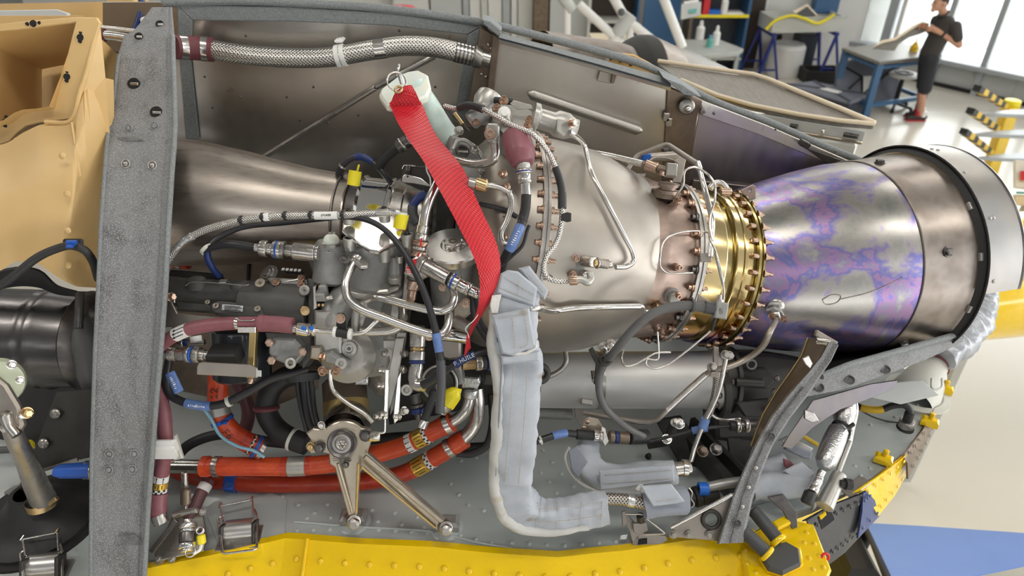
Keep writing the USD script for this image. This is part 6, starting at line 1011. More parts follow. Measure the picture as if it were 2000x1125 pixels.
t = T('triangle_bracket', 'brown grey triangular bracket plate behind the mauve hose by the hoop frame', 'bracket'); t.add('plate', plate([(312, 575), (332, 585), (346, 612), (430, 620), (428, 632), (318, 640)], 1.16, .005, .001), 'plate_steel'); t.add('bolt', bolt(P(334, 580, 1.155), unit(VW + RI), .006, .012), 'copper_bolt'); t.add('tab', plate([(333, 570), (342, 574), (341, 592), (333, 588)], 1.15, .006, .001), 'steel_dull'); t.done()
t = T('mauve_hose', 'mauve rubber hose with a white arrow label running to the bright nut on the gearbox', 'hose'); c = tube(t, 'hose', [(296, 690, 1.14), (330, 662, 1.125), (370, 643, 1.115), (420, 634, 1.11), (480, 631, 1.105), (540, 633, 1.105), (572, 636, 1.105)], 13, 'mauve', n=22, k=8)
cuff(t, 'end_sleeve', c, .80, 1, pxm(16, 1.105), 'mauve'); cuff(t, 'sleeve_step', c, .795, .83, pxm(16.8, 1.105), 'mauve'); cuff(t, 'arrow_label', c, .235, .33, pxm(13.6, 1.112), 'label_white', 'white label with three arrows'); p, z = at(c, .283)
for k, a in enumerate((-.5, 0, .5)):
    up_a = unit(VW * math.cos(a) + UP * math.sin(a)); side = np.cross(z, up_a); o = p + up_a * pxm(14.2, 1.112); t.add('arrow', join(bar(o - z * .010, o + z * .009, .0013, .0006, up_a), prism([(-.013, 0), (-.008, .0022), (-.008, -.0022)], o, z, np.cross(up_a, z), .0006)), 'ink')
p, z = at(c, .665); cuff(t, 'steel_band', c, .655, .675, pxm(13.8, 1.105), 'steel_bright'); t.add('band_tab', plate([(464, 639), (499, 639), (499, 650), (464, 650)], 1.092, .002, .0005), 'steel'); t.add('wire_clip', sweep(fillet(PP([(464, 624), (470, 626), (492, 626), (498, 624)], 1.092), .002), .0009, 6), 'steel')
stack(t, P(571, 642, 1.105), P(617, 645, 1.105), [(0, .2, 8, 'steel', 'ferrule'), (.2, .72, 14, 'steel_bright', 'hex_nut', 6), (.72, .85, 8, 'steel', 'ferrule'), (.85, 1, 13, 'steel_bright', 'lock_nut', 6)])
for x in (593, 608): t.add('paint_dot', ball(P(x, 641, 1.092), .0038, 12, VW, .2), 'blue_cap')
t.done()
t = T('pump_cover', 'flat grey octagonal pump cover with three copper screws below the mauve hose', 'cover'); t.add('cover', plate([(525, 664), (535, 660), (575, 662), (588, 676), (588, 696), (574, 712), (560, 712), (530, 700), (524, 690)], 1.15, .04, .003), 'cast_grey'); t.add('neck', plate([(516, 650), (612, 655), (606, 700), (590, 720), (580, 690), (520, 665)], 1.18, .05, .004), 'cast_dark')
for x, y in ((527, 669), (592, 687), (531, 704)): t.add('screw', bolt(P(x, y, 1.145), VW, .0075, .004, False), 'copper_bolt')
t.add('eye', join(ringm(P(567, 709, 1.14), VW, .007, .003, 22)), 'cast_light'); t.done()
t = T('dark_canister', 'shiny black canister behind the brown spacer rod', 'canister'); t.add('body', cyl(P(470, 640, 1.26), P(474, 740, 1.27), .052, 48, .006), 'black_paint'); t.done()
t = T('spacer_rod', 'bronze square spacer rod standing below the mauve hose', 'rod'); t.add('rod', bar(P(496, 645, 1.16), P(490, 738, 1.17), .012, .012, DN, .001), 'bracket_gold'); t.add('foot', cyl(P(490, 738, 1.165), P(489, 748, 1.167), .006, 12, .001), 'copper_bolt'); t.done()
t = T('drip_plate', 'brown grey flat plate under the connectors at centre left', 'plate'); t.add('plate', plate([(384, 716), (388, 709), (396, 707), (490, 712), (502, 719), (502, 738), (384, 732)], 1.12, .004, .001), 'plate_steel'); t.add('tab', plate([(498, 722), (510, 724), (510, 736), (498, 736)], 1.122, .003, .001), 'panel_grey'); t.done()
t = T('bulkhead_connector', 'threaded bulkhead connector with a blue ring beside the hoop frame, under the mauve hose', 'connector'); stack(t, P(308, 690, 1.15), P(408, 694, 1.14), [(0, .22, 11, 'steel', 'barrel'), (.22, .38, 14, 'grooved', 'nut'), (.38, .56, 12, 'steel', 'shell'), (.56, .66, 16, 'steel_dull', 'coupling'), (.66, .71, 16.4, 'blue_clip', 'blue_ring'), (.71, .84, 16, 'steel_dull', 'coupling'), (.84, .93, 11, 'steel', 'barrel'), (.93, 1.0, 9, 'steel_bright', 'end')]); t.add('black_body', box(P(440, 695, 1.15), .05, .034, .03, bev=.003), 'rubber'); t.done()
t = T('small_connector', 'small brass connector just behind the bulkhead connector', 'connector'); stack(t, P(318, 672, 1.17), P(400, 668, 1.17), [(0, .3, 6, 'brass', 'shell'), (.3, .5, 9, 'steel', 'nut', 6), (.5, .6, 7, 'blue_dark', 'ring'), (.6, 1, 6, 'steel_dull', 'barrel')]); t.add('white_plug', cyl(P(382, 656, 1.16), P(384, 668, 1.16), .0095, 18, .001), 'white'); t.done()
t = T('plug_cable', 'black plug cable ending in the tall threaded plug left of the turret', 'cable')
c = tube(t, 'cable', [(700, 420, 1.2), (560, 435, 1.2), (470, 445, 1.2), (420, 468, 1.19), (402, 487, 1.175), (425, 480, 1.165), (455, 477, 1.155), (500, 484, 1.15)], [5, 5, 5.5, 6, 6, 7, 8, 8], 'cable', k=7); tube(t, 'branch', [(404, 486, 1.178), (406, 505, 1.18), (414, 522, 1.185), (428, 540, 1.2)], 6.5, 'blue_dark'); t.add('cream_tie', band(P(403, 487, 1.174), RI - UP, .0085, .006, .003), 'cream')
stack(t, P(498, 484, 1.15), P(623, 495, 1.15), [(0, .08, 9, 'steel', 'ferrule'), (.08, .20, 16, 'steel', 'coupling'), (.20, .28, 11, 'steel_bright', 'barrel'), (.28, .42, 17, 'steel', 'ring'), (.33, .37, 17.4, 'blue_clip', 'blue_ring'), (.42, .48, 18, 'grooved', 'knurl'), (.48, .6, 12, 'steel_dull', 'barrel'), (.6, .95, 17, 'steel', 'body'), (.95, 1, 15, 'steel_bright', 'end')]); t.done()
t = T('orange_boot', 'dark red and orange hose end deep behind the shield sheet', 'hose'); t.add('hose', cyl(P(336, 500, 1.36), P(372, 506, 1.36), .022, 24, .003), 'red_hose'); t.add('clamp', band(P(352, 503, 1.36), RI, .0222, .008, .0015), 'steel'); t.done()
t = T('sensor_block', 'small pale grey sensor block in the dark recess of the gearbox', 'sensor'); t.add('body', join(box(P(629, 575, 1.14), .016, .024, .016, bev=.002), box(P(632, 561, 1.138), .012, .010, .012, bev=.002)), 'cast_grey'); t.add('pin', cyl(P(636, 583, 1.14), P(648, 580, 1.145), .0045, 12), 'steel')
for x, y in ((624, 562), (622, 598), (630, 598)): t.add('screw', cyl(P(x, y, 1.135), P(x + 1, y - 5, 1.135), .0028, 10), 'brass')
t.done()
t = T('side_terminal', 'dark recess with a strip of white terminals above the fuel unit', 'terminal'); t.add('strip', plate([(546, 522), (586, 526), (592, 534), (560, 534)], 1.25, .01, .001), 'rubber')
for k in range(5): t.add('terminal', box(P(553 + 8 * k, 526 + k * .6, 1.243), .005, .006, .004, bev=.001), 'white')
t.done()
t = T('rear_bulkhead', 'dark brown lower bulkhead sheet deep below the intake duct', 'panel'); t.add('panel', plate([(335, 495), (600, 505), (620, 560), (620, 760), (520, 800), (335, 760)], 1.46, .008, .001), 'brown_metal'); t.add('seam', bar(P(485, 512, 1.455), P(483, 560, 1.455), .004, .003, DN), 'shadow_metal'); t.done()
# ---------------------------------------------------------------- front engine mount
t = T('engine_mount', 'engraved metal engine mount with a round bearing and two splayed legs on the deck', 'mount'); n = VW
cx, cy, cd = 668, 866, 1.19; p = P(cx, cy, cd)
out = [(598, 846), (612, 836), (628, 838), (634, 832), *[(672 + 47 * math.cos(a), 868 + 47 * math.sin(a)) for a in np.radians(np.linspace(222, 318, 9))], (722, 840), (728, 856), (722, 872), (716, 890), (868, 1016), (880, 1028), (874, 1040), (858, 1040), (722, 928), (710, 918), (702, 926), (697, 1010), (690, 1016), (682, 1008), (652, 916), (642, 910), (640, 890), (622, 886), (606, 890), (596, 874), (606, 860)]
def mdep(y): return np.interp(y, [820, 900, 1020, 1045], [1.185, 1.195, 1.245, 1.25])
t.add('body', plate([(x, y, mdep(y)) for x, y in out], None, .012, .002, holes=[]), 'bracket')
for (a, b, r, m) in (((660, 905), (688, 1000), 3.2, 'bracket'), ((700, 905), (696, 1000), 3.0, 'bracket_gold'), ((712, 892), (868, 1022), 5.5, 'bracket'), ((706, 912), (850, 1030), 2.6, 'bracket_gold')): t.add('rib', sweep([P(*a, mdep(a[1]) - .004), P(*b, mdep(b[1]) - .004)], pxm(r, 1.2), 10), m)
t.add('hub_ring', lathe(P(cx, cy, cd + .0), n, [(.0, .0255), (.004, .0255), (.005, .0235), (.002, .019), (.002, 0)], 40), 'steel_dark'); t.add('bearing', lathe(P(cx, cy, cd - .002), n, [(0, .0175), (.003, .0165), (.003, .012), (.001, .011), (.001, 0)], 32), 'steel_dull'); t.add('castle_nut', join(lathe(P(cx, cy + 2, cd - .003), n, [(0, .0085), (.006, .008), (.006, .004), (.003, .003), (.003, 0)], 12), *[box(P(cx + 6 * math.cos(a), cy + 2 + 6 * math.sin(a), cd - .011), .003, .003, .004) for a in np.linspace(0, 5.2, 6)]), 'steel')
t.add('dome', lathe(P(682, 822, 1.27), P(672, 848, 1.2) - P(682, 822, 1.27), [(0, 0), (0, .034), (.006, .041), (.03, .042), (.07, .042), (.074, .040)], 48, sharp=60), 'steel')
for x, y, r, m in ((628, 830, 6, 'steel'), (607, 872, 7, 'brass'), (624, 874, 9, 'steel_dark'), (714, 850, 10, 'steel_dark'), (675, 907, 6, 'steel_dark')): t.add('bolt', bolt(P(x, y, mdep(y) - .001), n, pxm(r, 1.19), .006), m)
for k, (w, y) in enumerate(((26, 886), (34, 889.5), (38, 893), (34, 896.5))): t.add('engraving', bar(P(cx - w / 2, y + 3, mdep(y) - .0007), P(cx + w / 2, y + 5, mdep(y) - .0007), .0011, .0005, DN), 'steel_dark')
t.add('top_engraving', sweep(pl([(646, 850), (656, 841), (668, 838), (682, 840), (694, 848)], 1.184), .0005, 5), 'steel_dark')
for x, y in ((692, 1018), (872, 1030)): q = dk(x, y); t.add('foot_pin', join(cyl(P(x - 8, y - 6, mdep(y) + .014), P(x, y + 2, mdep(y) - .012), .0135, 20, .002), bolt(P(x, y + 3, mdep(y) - .012), unit(VW - UP * .2), .011, .008, False)), 'steel_dull'); t.add('foot_lug', box(q + Z3 * .012, .05, .03, .024, bev=.006), 'cast_grey'); t.add('foot_sealant', lathe(q, Z3, [(0, .032), (.002, .029), (.006, .018), (.006, 0)], 28, sharp=80), 'deck_paint')
t.add('lower_shell', cyl(P(672, 742, 1.32), P(678, 830, 1.29), .042, 40, .006), 'brown_metal'); t.add('gold_band', lathe(P(675, 785, 1.305), unit(P(678, 830, 1.29) - P(672, 742, 1.32)), [(0, .0422), (.001, .0432), (.026, .0432), (.027, .0422)], 40), 'bracket_gold'); t.done()
# ---------------------------------------------------------------- hoses of the lower left
def arrows(t, c, f0, f1, R, n=4):
    cuff(t, 'arrow_label', c, f0, f1, R, 'label_white', 'white label with arrows')
    p, z = at(c, (f0 + f1) / 2)
    for a in np.linspace(-.8, .8, n):
        u = unit(unit(VW - np.dot(VW, z) * z) * math.cos(a) + np.cross(z, unit(VW - np.dot(VW, z) * z)) * math.sin(a)); o = p + u * (R + .0004); s = np.cross(u, z); w = .010; t.add('arrow', join(bar(o - z * w * .4, o + z * w * .5, .001, .0005, u), prism([(-w * .62, 0), (-w * .3, w * .16), (-w * .3, -w * .16)], o, z, s, .0005)), 'ink')
def golds(t, c, f0, f1, R, txt='E 14'):
    cuff(t, 'gold_label', c, f0, f1, R, 'gold_label', 'gold label'); p, z = at(c, f0 + (f1 - f0) * .5); v = unit(VW - np.dot(VW, z) * z); w = np.linalg.norm(at(c, f1)[0] - at(c, f0)[0])
    for k, a in enumerate((-.75, -.35, 0, .3, .7)): u = v * math.cos(a) + np.cross(z, v) * math.sin(a); t.add('print_line', box(p + u * (R + .0003), w * (.6, .75, .4, .8, .5)[k], .0013, .0005, z, np.cross(u, z)), 'ink')
def checks(t, c, f0, f1, R):
    cuff(t, 'check_label', c, f0, f1, R, 'label_white', 'black and white checked band'); p, z = at(c, (f0 + f1) / 2); v = unit(VW - np.dot(VW, z) * z); L = .006
    for k, a in enumerate(np.linspace(-1.1, 1.1, 8)): u = unit(v * math.cos(a) + np.cross(z, v) * math.sin(a)); o = p + u * R + z * L * (.35 if k % 2 else -.35); t.add('check', box(o, .004, .0035, .0012, z, np.cross(u, z)), 'ink')
t = T('upper_orange_hose', 'shiny orange firesleeve hose with an arrow label, the upper of the long pair', 'hose')
c = tube(t, 'hose', [(396, 911, 1.33), (470, 911, 1.325), (560, 911, 1.325), (640, 906, 1.33), (720, 890, 1.33), (790, 870, 1.325), (850, 840, 1.315), (882, 824, 1.31)], 18, 'orange_hose', n=26, k=10); R = pxm(18, 1.325)
for f, w in ((.06, .02), (.985, .02)): p, z = at(c, f); t.add('clamp', band(p, z, R + .001, .011, .0012, 32), 'steel')
cuff(t, 'end_swell', c, 0, .025, R * 1.12, 'orange_hose'); cuff(t, 'end_swell', c, .96, 1, R * 1.08, 'orange_hose'); cuff(t, 'metal_sleeve', c, .335, .40, R + .0015, 'cast_light'); cuff(t, 'clear_edge', c, .31, .42, R + .0008, 'red_hose'); arrows(t, c, .805, .83, R + .001); golds(t, c, .842, .88, R + .001); checks(t, c, .882, .897, R + .001)
p = P(322, 911, 1.33); t.add('end_pipe', cyl(p, P(398, 911, 1.33), pxm(13, 1.33), 24, .001), 'steel_bright'); t.add('grey_sleeve', sweep(pl([(296, 906, 1.33), (310, 910, 1.33), (324, 911, 1.33)]), pxm(17, 1.33), 20), 'frame_edge')
tube(t, 'steel_end', [(880, 826, 1.31), (900, 812, 1.305), (912, 796, 1.30), (917, 772, 1.30), (917, 752, 1.30)], 11, 'steel', n=20); t.done()
t = T('lower_orange_hose', 'dark orange firesleeve hose with a gold label, the lower of the long pair', 'hose')
c = tube(t, 'hose', [(330, 912, 1.42), (380, 930, 1.40), (470, 943, 1.385), (560, 945, 1.38), (650, 943, 1.38), (730, 938, 1.375), (790, 924, 1.37), (850, 892, 1.355), (908, 856, 1.345)], 17, 'red_hose', n=26, k=10); R = pxm(17, 1.375); cuff(t, 'rear_section', c, .80, 1, R * 1.04, 'orange_hose'); cuff(t, 'end_swell', c, .96, 1, R * 1.1, 'orange_hose'); p, z = at(c, .945); t.add('clamp', band(p, z, R + .0015, .011, .0012, 32), 'steel'); golds(t, c, .815, .86, R * 1.04 + .001, 'E 12'); checks(t, c, .862, .878, R * 1.04 + .001)
p, z = at(c, .235); t.add('blue_clip', join(band(p, z, R, .022, .003, 28), box(p - DN * (R + .003), .02, .022, .008, bev=.003)), 'blue_clip'); tube(t, 'steel_end', [(904, 858, 1.345), (922, 838, 1.34), (931, 818, 1.335), (933, 790, 1.33), (930, 760, 1.33)], 14, 'steel', n=20); t.done()
t = T('hose_manifold', 'bright boxy fitting where the two long orange hoses end', 'fitting'); t.add('box', plate([(900, 745), (905, 735), (935, 738), (938, 748), (932, 760), (902, 758)], 1.28, .05, .003), 'foil'); t.add('body', plate([(868, 718), (900, 714), (906, 750), (880, 756), (872, 742)], 1.25, .06, .004), 'cast_grey'); t.add('neck', cyl(P(920, 758, 1.29), P(919, 776, 1.295), .015, 20, .003), 'foil'); t.done()
t = T('short_orange_hose', 'short thick orange hose marked 12 with a silver clamp bending down to the right', 'hose'); c = tube(t, 'hose', [(426, 722, 1.30), (426, 760, 1.30), (426, 795, 1.30), (434, 820, 1.30), (455, 845, 1.31), (480, 862, 1.315), (514, 878, 1.325)], 19, 'orange_hose', n=26, k=8); R = pxm(19, 1.3); p, z = at(c, .40); t.add('clamp', band(p, z, R + .001, .022, .0015, 32), 'cast_light'); p, z = at(c, .50); t.add('blue_tie', join(band(p, z, R + .0005, .007, .0025, 28), box(p - DN * (R + .002) + RI * .012, .012, .01, .006, bev=.002)), 'blue_clip'); cuff(t, 'red_patch', c, .78, .86, R + .0008, 'red_hose'); checks(t, c, .87, .885, R + .001); p, z = at(c, .93); t.add('blue_tie', band(p, z, R + .001, .006, .0025, 28), 'blue_clip')
p, z = at(c, .22); t.add('lettering', textw('12', p, UP, VW, R + .0003, .013, .0004), 'ink'); p, z = at(c, .62); t.add('lettering', textw('F6', p, z, VW, R + .0003, .012, .0004), 'ink'); p, z = at(c, .985); t.add('end_clamp', band(p, z, R + .001, .008, .0015, 32), 'steel'); t.done()
t, c = pipe('pale_blue_wire', 'pale blue wire looping along the short orange hose', [(318, 780, 1.27), (350, 785, 1.27), (392, 795, 1.27), (412, 818, 1.275), (430, 850, 1.28), (465, 872, 1.285), (495, 880, 1.29), (516, 893, 1.30)], 3.2, 'pale_blue', cat='wire'); t.done()
t, c = pipe('sleeved_cable', 'black cable with two blue printed sleeves passing in front of the short orange hose', [(330, 700, 1.2), (325, 740, 1.2), (332, 770, 1.2), (352, 783, 1.2), (390, 792, 1.2), (430, 790, 1.2), (480, 768, 1.2), (530, 740, 1.2), (575, 728, 1.21), (600, 720, 1.22)], 8, 'cable', cat='cable', k=8); cuff(t, 'blue_sleeve', c, .30, .44, pxm(9, 1.2), 'blue_sleeve', 'blue sleeve'); p, z = at(c, .37); scrib(t, p, z, VW, pxm(9, 1.2) + .0003, 9, .0045, 'white', 5); p, z = at(c, .54); t.add('cream_tie', band(p, z, pxm(8.3, 1.2), .006, .002, 18), 'cream'); t.done()
t = T('blue_flag_sleeve', 'flat blue printed sleeve hanging beside the hoop frame', 'sleeve'); t.add('sleeve', sweep(PP([(332, 728), (350, 766)], 1.16), pxm(10, 1.16), 14, True, None, [(math.cos(a), .55 * math.sin(a)) for a in np.linspace(0, 2 * np.pi, 15)[:-1]]), 'blue_sleeve'); scrib(t, P(341, 747, 1.16), unit(RI * .42 - UP * .9), VW, pxm(10, 1.16) * .56, 7, .0045, 'white', 6); t.done()
t, c = pipe('black_loop_hose', 'thick black rubber hose with a red collar looping down beside the engine mount', [(585, 730, 1.34), (555, 738, 1.34), (530, 760, 1.34), (520, 800, 1.34), (535, 832, 1.34), (565, 855, 1.335), (600, 868, 1.33)], 21, 'rubber', cat='hose', n=22); p, z = at(c, .47); t.add('red_collar', ringm(p, z, pxm(20, 1.34), .006, 32, 8), 'maroon'); p, z = at(c, .86); t.add('cream_tie', band(p, z, pxm(21.3, 1.33), .006, .002, 24), 'cream'); t.done()
t, c = pipe('maroon_loop', 'dark maroon hose looping behind the short orange hose', [(445, 720, 1.38), (470, 760, 1.38), (485, 800, 1.385), (478, 840, 1.39), (460, 860, 1.4)], 13, 'mauve_dark', cat='hose'); t.done()
t, c = pipe('arched_black_hose', 'black hose arching low across the deck behind the short orange hose', [(336, 912, 1.4), (360, 876, 1.4), (400, 855, 1.4), (450, 848, 1.4), (520, 862, 1.4), (620, 868, 1.4), (760, 855, 1.42), (850, 850, 1.44)], 10, 'rubber', cat='hose'); t.done()
t, c = pipe('wrapped_bundle', 'bundle of black cables hanging from a grey clamp left of the engine mount', [(590, 722, 1.26), (592, 750, 1.26), (597, 790, 1.265), (606, 830, 1.27), (618, 846, 1.275)], 6, 'cable', cat='cable')
for dx in (-9, 8, 16): tube(t, 'strand', [(590 + dx, 730, 1.265), (592 + dx * 1.1, 760, 1.265), (598 + dx, 800, 1.27), (608 + dx, 840, 1.28)], 5, 'cable_grey' if dx == 8 else 'cable')
p, z = at(c, .1); t.add('clamp', join(band(p, z, .028, .014, .002, 24), band(p + z * .006, z, .0285, .002, .002, 24)), 'cable_grey'); t.done()
# maroon hose with labels next to the hoop, white clamp
t = T('labelled_maroon_hose', 'maroon hose with white and gold labels running down beside the hoop frame', 'hose'); c = tube(t, 'hose', [(300, 745, 1.2), (316, 790, 1.2), (322, 840, 1.2), (322, 880, 1.21), (316, 920, 1.22), (310, 960, 1.225), (308, 1000, 1.22), (316, 1022, 1.22)], 14, 'mauve', n=22, k=8); R = pxm(14, 1.21); arrows(t, c, .665, .71, R + .001, 3); golds(t, c, .715, .76, R + .001, 'E116'); checks(t, c, .765, .79, R + .001); cuff(t, 'end_sleeve', c, .80, .93, R * 1.22, 'mauve'); cuff(t, 'end_clamp', c, .94, 1, R * 1.02, 'steel')
t.add('white_clamp', join(box(P(322, 872, 1.18), .040, .011, .03, bev=.004), box(P(322, 884, 1.18), .038, .009, .03, bev=.004)), 'white'); t.done()
t = T('sensor_line', 'thin steel sensor line with a white tag and dark socket behind the brass plug', 'sensor'); t.add('tag', bar(P(336, 850, 1.25), P(350, 896, 1.26), .017, .010, DN, .002), 'cream'); t.add('stem', cyl(P(360, 922, 1.28), P(362, 960, 1.29), .006, 14, .001), 'steel'); t.add('socket', cyl(P(362, 955, 1.28), P(363, 985, 1.28), .0095, 16, .002), 'brown_metal'); t.add('lower_stem', cyl(P(363, 985, 1.28), P(363, 1005, 1.27), .0035, 10), 'steel'); t.done()
t = T('short_maroon_hose', 'short maroon hose with a white label behind the brass plug', 'hose'); c = tube(t, 'hose', [(408, 938, 1.36), (392, 965, 1.34), (376, 1000, 1.32), (368, 1015, 1.31)], 12, 'mauve_dark'); cuff(t, 'label', c, .12, .3, pxm(12.6, 1.35), 'label_white'); t.done()
pl_d = DD(360, 1060) - .05
t = T('brass_plug_bracket', 'bent steel bracket plate on the deck edge holding the test plug', 'bracket'); t.add('plate', plate([(x, y, DD(x, y) - .024) for x, y in ((330, 1020), (336, 1004), (395, 992), (404, 1050), (398, 1074), (310, 1094), (300, 1082))], None, .004, .001), 'steel_dull'); t.add('brace', bar(P(345, 1016, pl_d - .02), P(296, 1078, pl_d - .02), .009, .006, DN, .001), 'steel_dark'); t.add('hinge_pin', cyl(P(338, 1006, pl_d - .008), P(386, 996, pl_d - .008), .006, 14, .001), 'steel_dull')
for x, y in ((310, 1092), (336, 1092), (396, 1000)): t.add('bolt', bolt(P(x, y, pl_d - .001), VU, .0055, .004), 'steel_dull')
t.done()
t = T('test_plug', 'chromed test plug with a hex collar pointing down from the bracket plate', 'plug'); stack(t, P(366, 1014, pl_d - .012), P(365, 1078, pl_d - .035), [(0, .14, 9, 'steel', 'neck'), (.14, .3, 18, 'steel_bright', 'hex', 6), (.3, .4, 13, 'chrome', 'collar'), (.4, .72, 15, 'steel_dark', 'barrel'), (.72, .9, 16, 'chrome', 'ring'), (.9, 1, 11, 'steel_bright', 'cap')]); t.add('key_ring', ringm(P(372, 1078, pl_d - .045), VU, .0085, .0013, 24), 'steel'); t.done()
t = T('yellow_tag', 'small yellow terminal sleeve with a washer beside the test plug', 'terminal'); t.add('sleeve', cyl(P(392, 1044, pl_d - .02), P(395, 1062, pl_d - .02), .0075, 14, .002), 'yellow_plastic'); t.add('eye', ringm(P(391, 1036, pl_d - .02), VU, .006, .002, 20), 'steel'); tube(t, 'wire', [(394, 1062, pl_d - .02), (390, 1074, pl_d - .02), (378, 1082, pl_d - .03)], 3, 'white'); t.done()
# ---------------------------------------------------------------- pipes and fittings on the casings
t, c = pipe('drain_pipe', 'bright pipe running down the drum casing from the valve flange to the double union', [(1112, 258, 1.12), (1120, 263, 1.13), *on([(1134, 300), (1148, 352), (1180, 412), (1208, 462), (1225, 492), (1227, 507), (1214, 518), (1192, 517)], .016)], 5, 'steel_bright', k=7); t.done()
t = T('double_union', 'pair of bolted unions on an oval pad on the flank of the drum casing', 'fitting'); n = nrm_at(1140, 525); d = sd(1135, 525, 0)
t.add('pad', plateN([(1108, 510), (1118, 498), (1134, 496), (1144, 506), (1146, 522), (1140, 540), (1128, 550), (1114, 545), (1106, 530)], (1128, 522, d - .006), n, .012, .003), 'cast_grey'); t.add('union', cyl(P(1140, 510, d - .008), P(1160, 512, d - .028), .0095, 20, .002), 'steel'); t.add('union', cyl(P(1140, 537, d - .008), P(1148, 540, d - .026), .0095, 20, .002), 'steel')
for x, y in ((1124, 504), (1118, 537)): t.add('bolt', bolt(P(x, y, d - .007), n, .0065, .009, True, True), 'copper_bolt')
stack(t, P(1158, 513, d - .024), P(1194, 517, d - .012), [(0, .18, 9, 'brass', 'collar'), (.18, .3, 11, 'steel_dull', 'collar'), (.3, .8, 10.5, 'plate_steel', 'hex_nut', 6), (.8, 1, 7, 'steel', 'collar')]); t.done()
t, c = pipe('blanket_pipe', 'bright pipe running from inside the grey blanket across the drum to a copper nut', [(1022, 604, 1.05), (1046, 602, 1.045), *on([(1080, 597), (1120, 592), (1180, 591), (1240, 590)], .014)], 6.5, 'steel_bright', k=5); tube(t, 'thin_end', on(((1236, 590), (1248, 592), (1252, 598), (1275, 600), (1290, 602)), .012), 4.5, 'steel_bright'); t.add('copper_nut', hexnut(P(1278, 600, sd(1278, 600, .012)), P(1296, 602, sd(1296, 602, .012)) - P(1278, 600, sd(1278, 600, .012)), .0095, .018), 'brass'); t.done()
t, c = pipe('upper_pipe', 'thick dull pipe ending in a copper nut at the top of the turbine case', [(1142, 296, 1.36), (1150, 297, 1.34), (1200, 307, 1.31), (1255, 320, 1.29)], 6.5, 'steel'); stack(t, P(1254, 320, 1.285), P(1304, 334, 1.27), [(0, .12, 7, 'brown_metal', 'ferrule'), (.12, .6, 11, 'copper_bolt', 'copper_nut', 6), (.6, 1, 8, 'brown_metal', 'stub')]); t.done()
t = T('bleed_elbow', 'square elbow fitting on a round flanged boss at the top of the turbine case', 'fitting'); t.add('elbow', box(P(1310, 333, 1.265), .020, .024, .022, RI * .98 - UP * .1, UP, .002), 'steel_dull'); a = P(1305, 364, 1.265); n = unit(UP * .9 - DN * .3 + RI * .1); t.add('flange', join(lathe(a - n * .012, n, [(0, 0), (0, .021), (.006, .021), (.007, .015), (.012, .015), (.012, .019), (.018, .019), (.018, 0)], 32)), 'turbine_skin'); t.add('nut', bolt(P(1292, 342, 1.26), n, .005, .006), 'copper_bolt'); t.add('base', lathe(P(1300, 374, 1.275) - n * .01, n, [(0, 0), (0, .026), (.012, .026), (.012, 0)], 32), 'brown_metal'); t.done()
t, c = pipe('guard_tube', 'bent dark tube frame rising over the turbine case and down along the gold ring', [(1222, 338, 1.36), (1244, 303, 1.36), (1302, 281, 1.34), (1362, 320, 1.28)], 5, 'plate_steel', bend=10); tube(t, 'bright_leg', [(1363, 320, 1.275), (1378, 375, 1.22), (1392, 432, 1.19), (1387, 502, 1.175)], 5.5, 'steel_bright', bend=12); t.add('sleeve', cyl(P(1362, 318, 1.277), P(1366, 330, 1.262), .0062, 14, .001), 'steel'); t.done()
t = T('capped_tube', 'grey stub tube closed by a bright blue plastic cap behind the turbine case', 'tube'); t.add('tube', cyl(P(1262, 309, 1.38), P(1328, 303, 1.38), pxm(9, 1.38), 20, .002), 'plate_steel'); t.add('blue_cap', lathe(P(1254, 309, 1.375), RI, [(.004, 0), (.004, .007), (0, .0085), (0, .0105), (.016, .0105), (.016, 0)], 24, sharp=35), 'blue_cap'); t.done()
t = T('casing_hanger', 'brown sheet metal hanger plate rising from the turbine case', 'hanger'); t.add('plate', plate([(1318, 312), (1342, 302), (1330, 358), (1314, 356)], 1.34, .004, .001), 'plate_steel'); t.add('plate', plate([(1236, 340), (1262, 338), (1256, 352), (1240, 356)], 1.38, .004, .001), 'plate_steel')
for x, y in ((1298, 292), (1312, 294)): t.add('bolt', bolt(P(x, y, 1.4), VW, .006), 'steel_dark')
t.done()
def boss(name, label, px, py, r, bolts, m='turbine_skin'):
    t = T(name, label, 'boss', 'bosses on the turbine case'); d = sd(px, py, 0); n = nrm_at(px, py); p = P(px, py, d); R = pxm(r, d); t.add('base', lathe(p - n * .006, n, [(0, 0), (0, R * 1.25), (.008, R * 1.15), (.008, R), (.018, R * .95), (.02, R * .8), (.02, 0)], 28), m)
    for ox, oy in bolts: t.add('bolt', bolt(P(px + ox, py + oy, d - .012), n, .006, .010, False, True), 'copper_bolt')
    return t
boss('sensor_boss', 'small round boss with a twelve point bolt near the top of the turbine case', 1314, 400, 9, ((8, -6),)).done(); boss('sensor_boss', 'small brown boss with a pin inside the thin wire loop on the turbine case', 1320, 522, 7, ((4, 0),)).done()
boss('sensor_boss', 'larger grey boss beside the copper nut on the lower turbine case', 1312, 578, 14, ((10, -2),), 'cast_grey').done(); boss('sensor_boss', 'low boss with a copper bolt at the bottom of the turbine case', 1284, 640, 9, ((8, 4),)).done()
t, c = pipe('capillary_wire', 'thin bright capillary wire looping round the boss on the turbine case', [*on([(1346, 531), (1320, 532), (1296, 530), (1282, 518), (1280, 500), (1290, 474), (1310, 460), (1345, 454), (1372, 458)], .012), (1388, 470, 1.16), (1398, 492, 1.155), (1410, 540, 1.15), (1414, 575, 1.15), (1412, 592, 1.15)], 1.9, 'steel', cat='wire', k=7); tube(t, 'ferrule', [(1397, 494, 1.154), (1412, 556, 1.149)], 2.8, 'steel'); t.done()
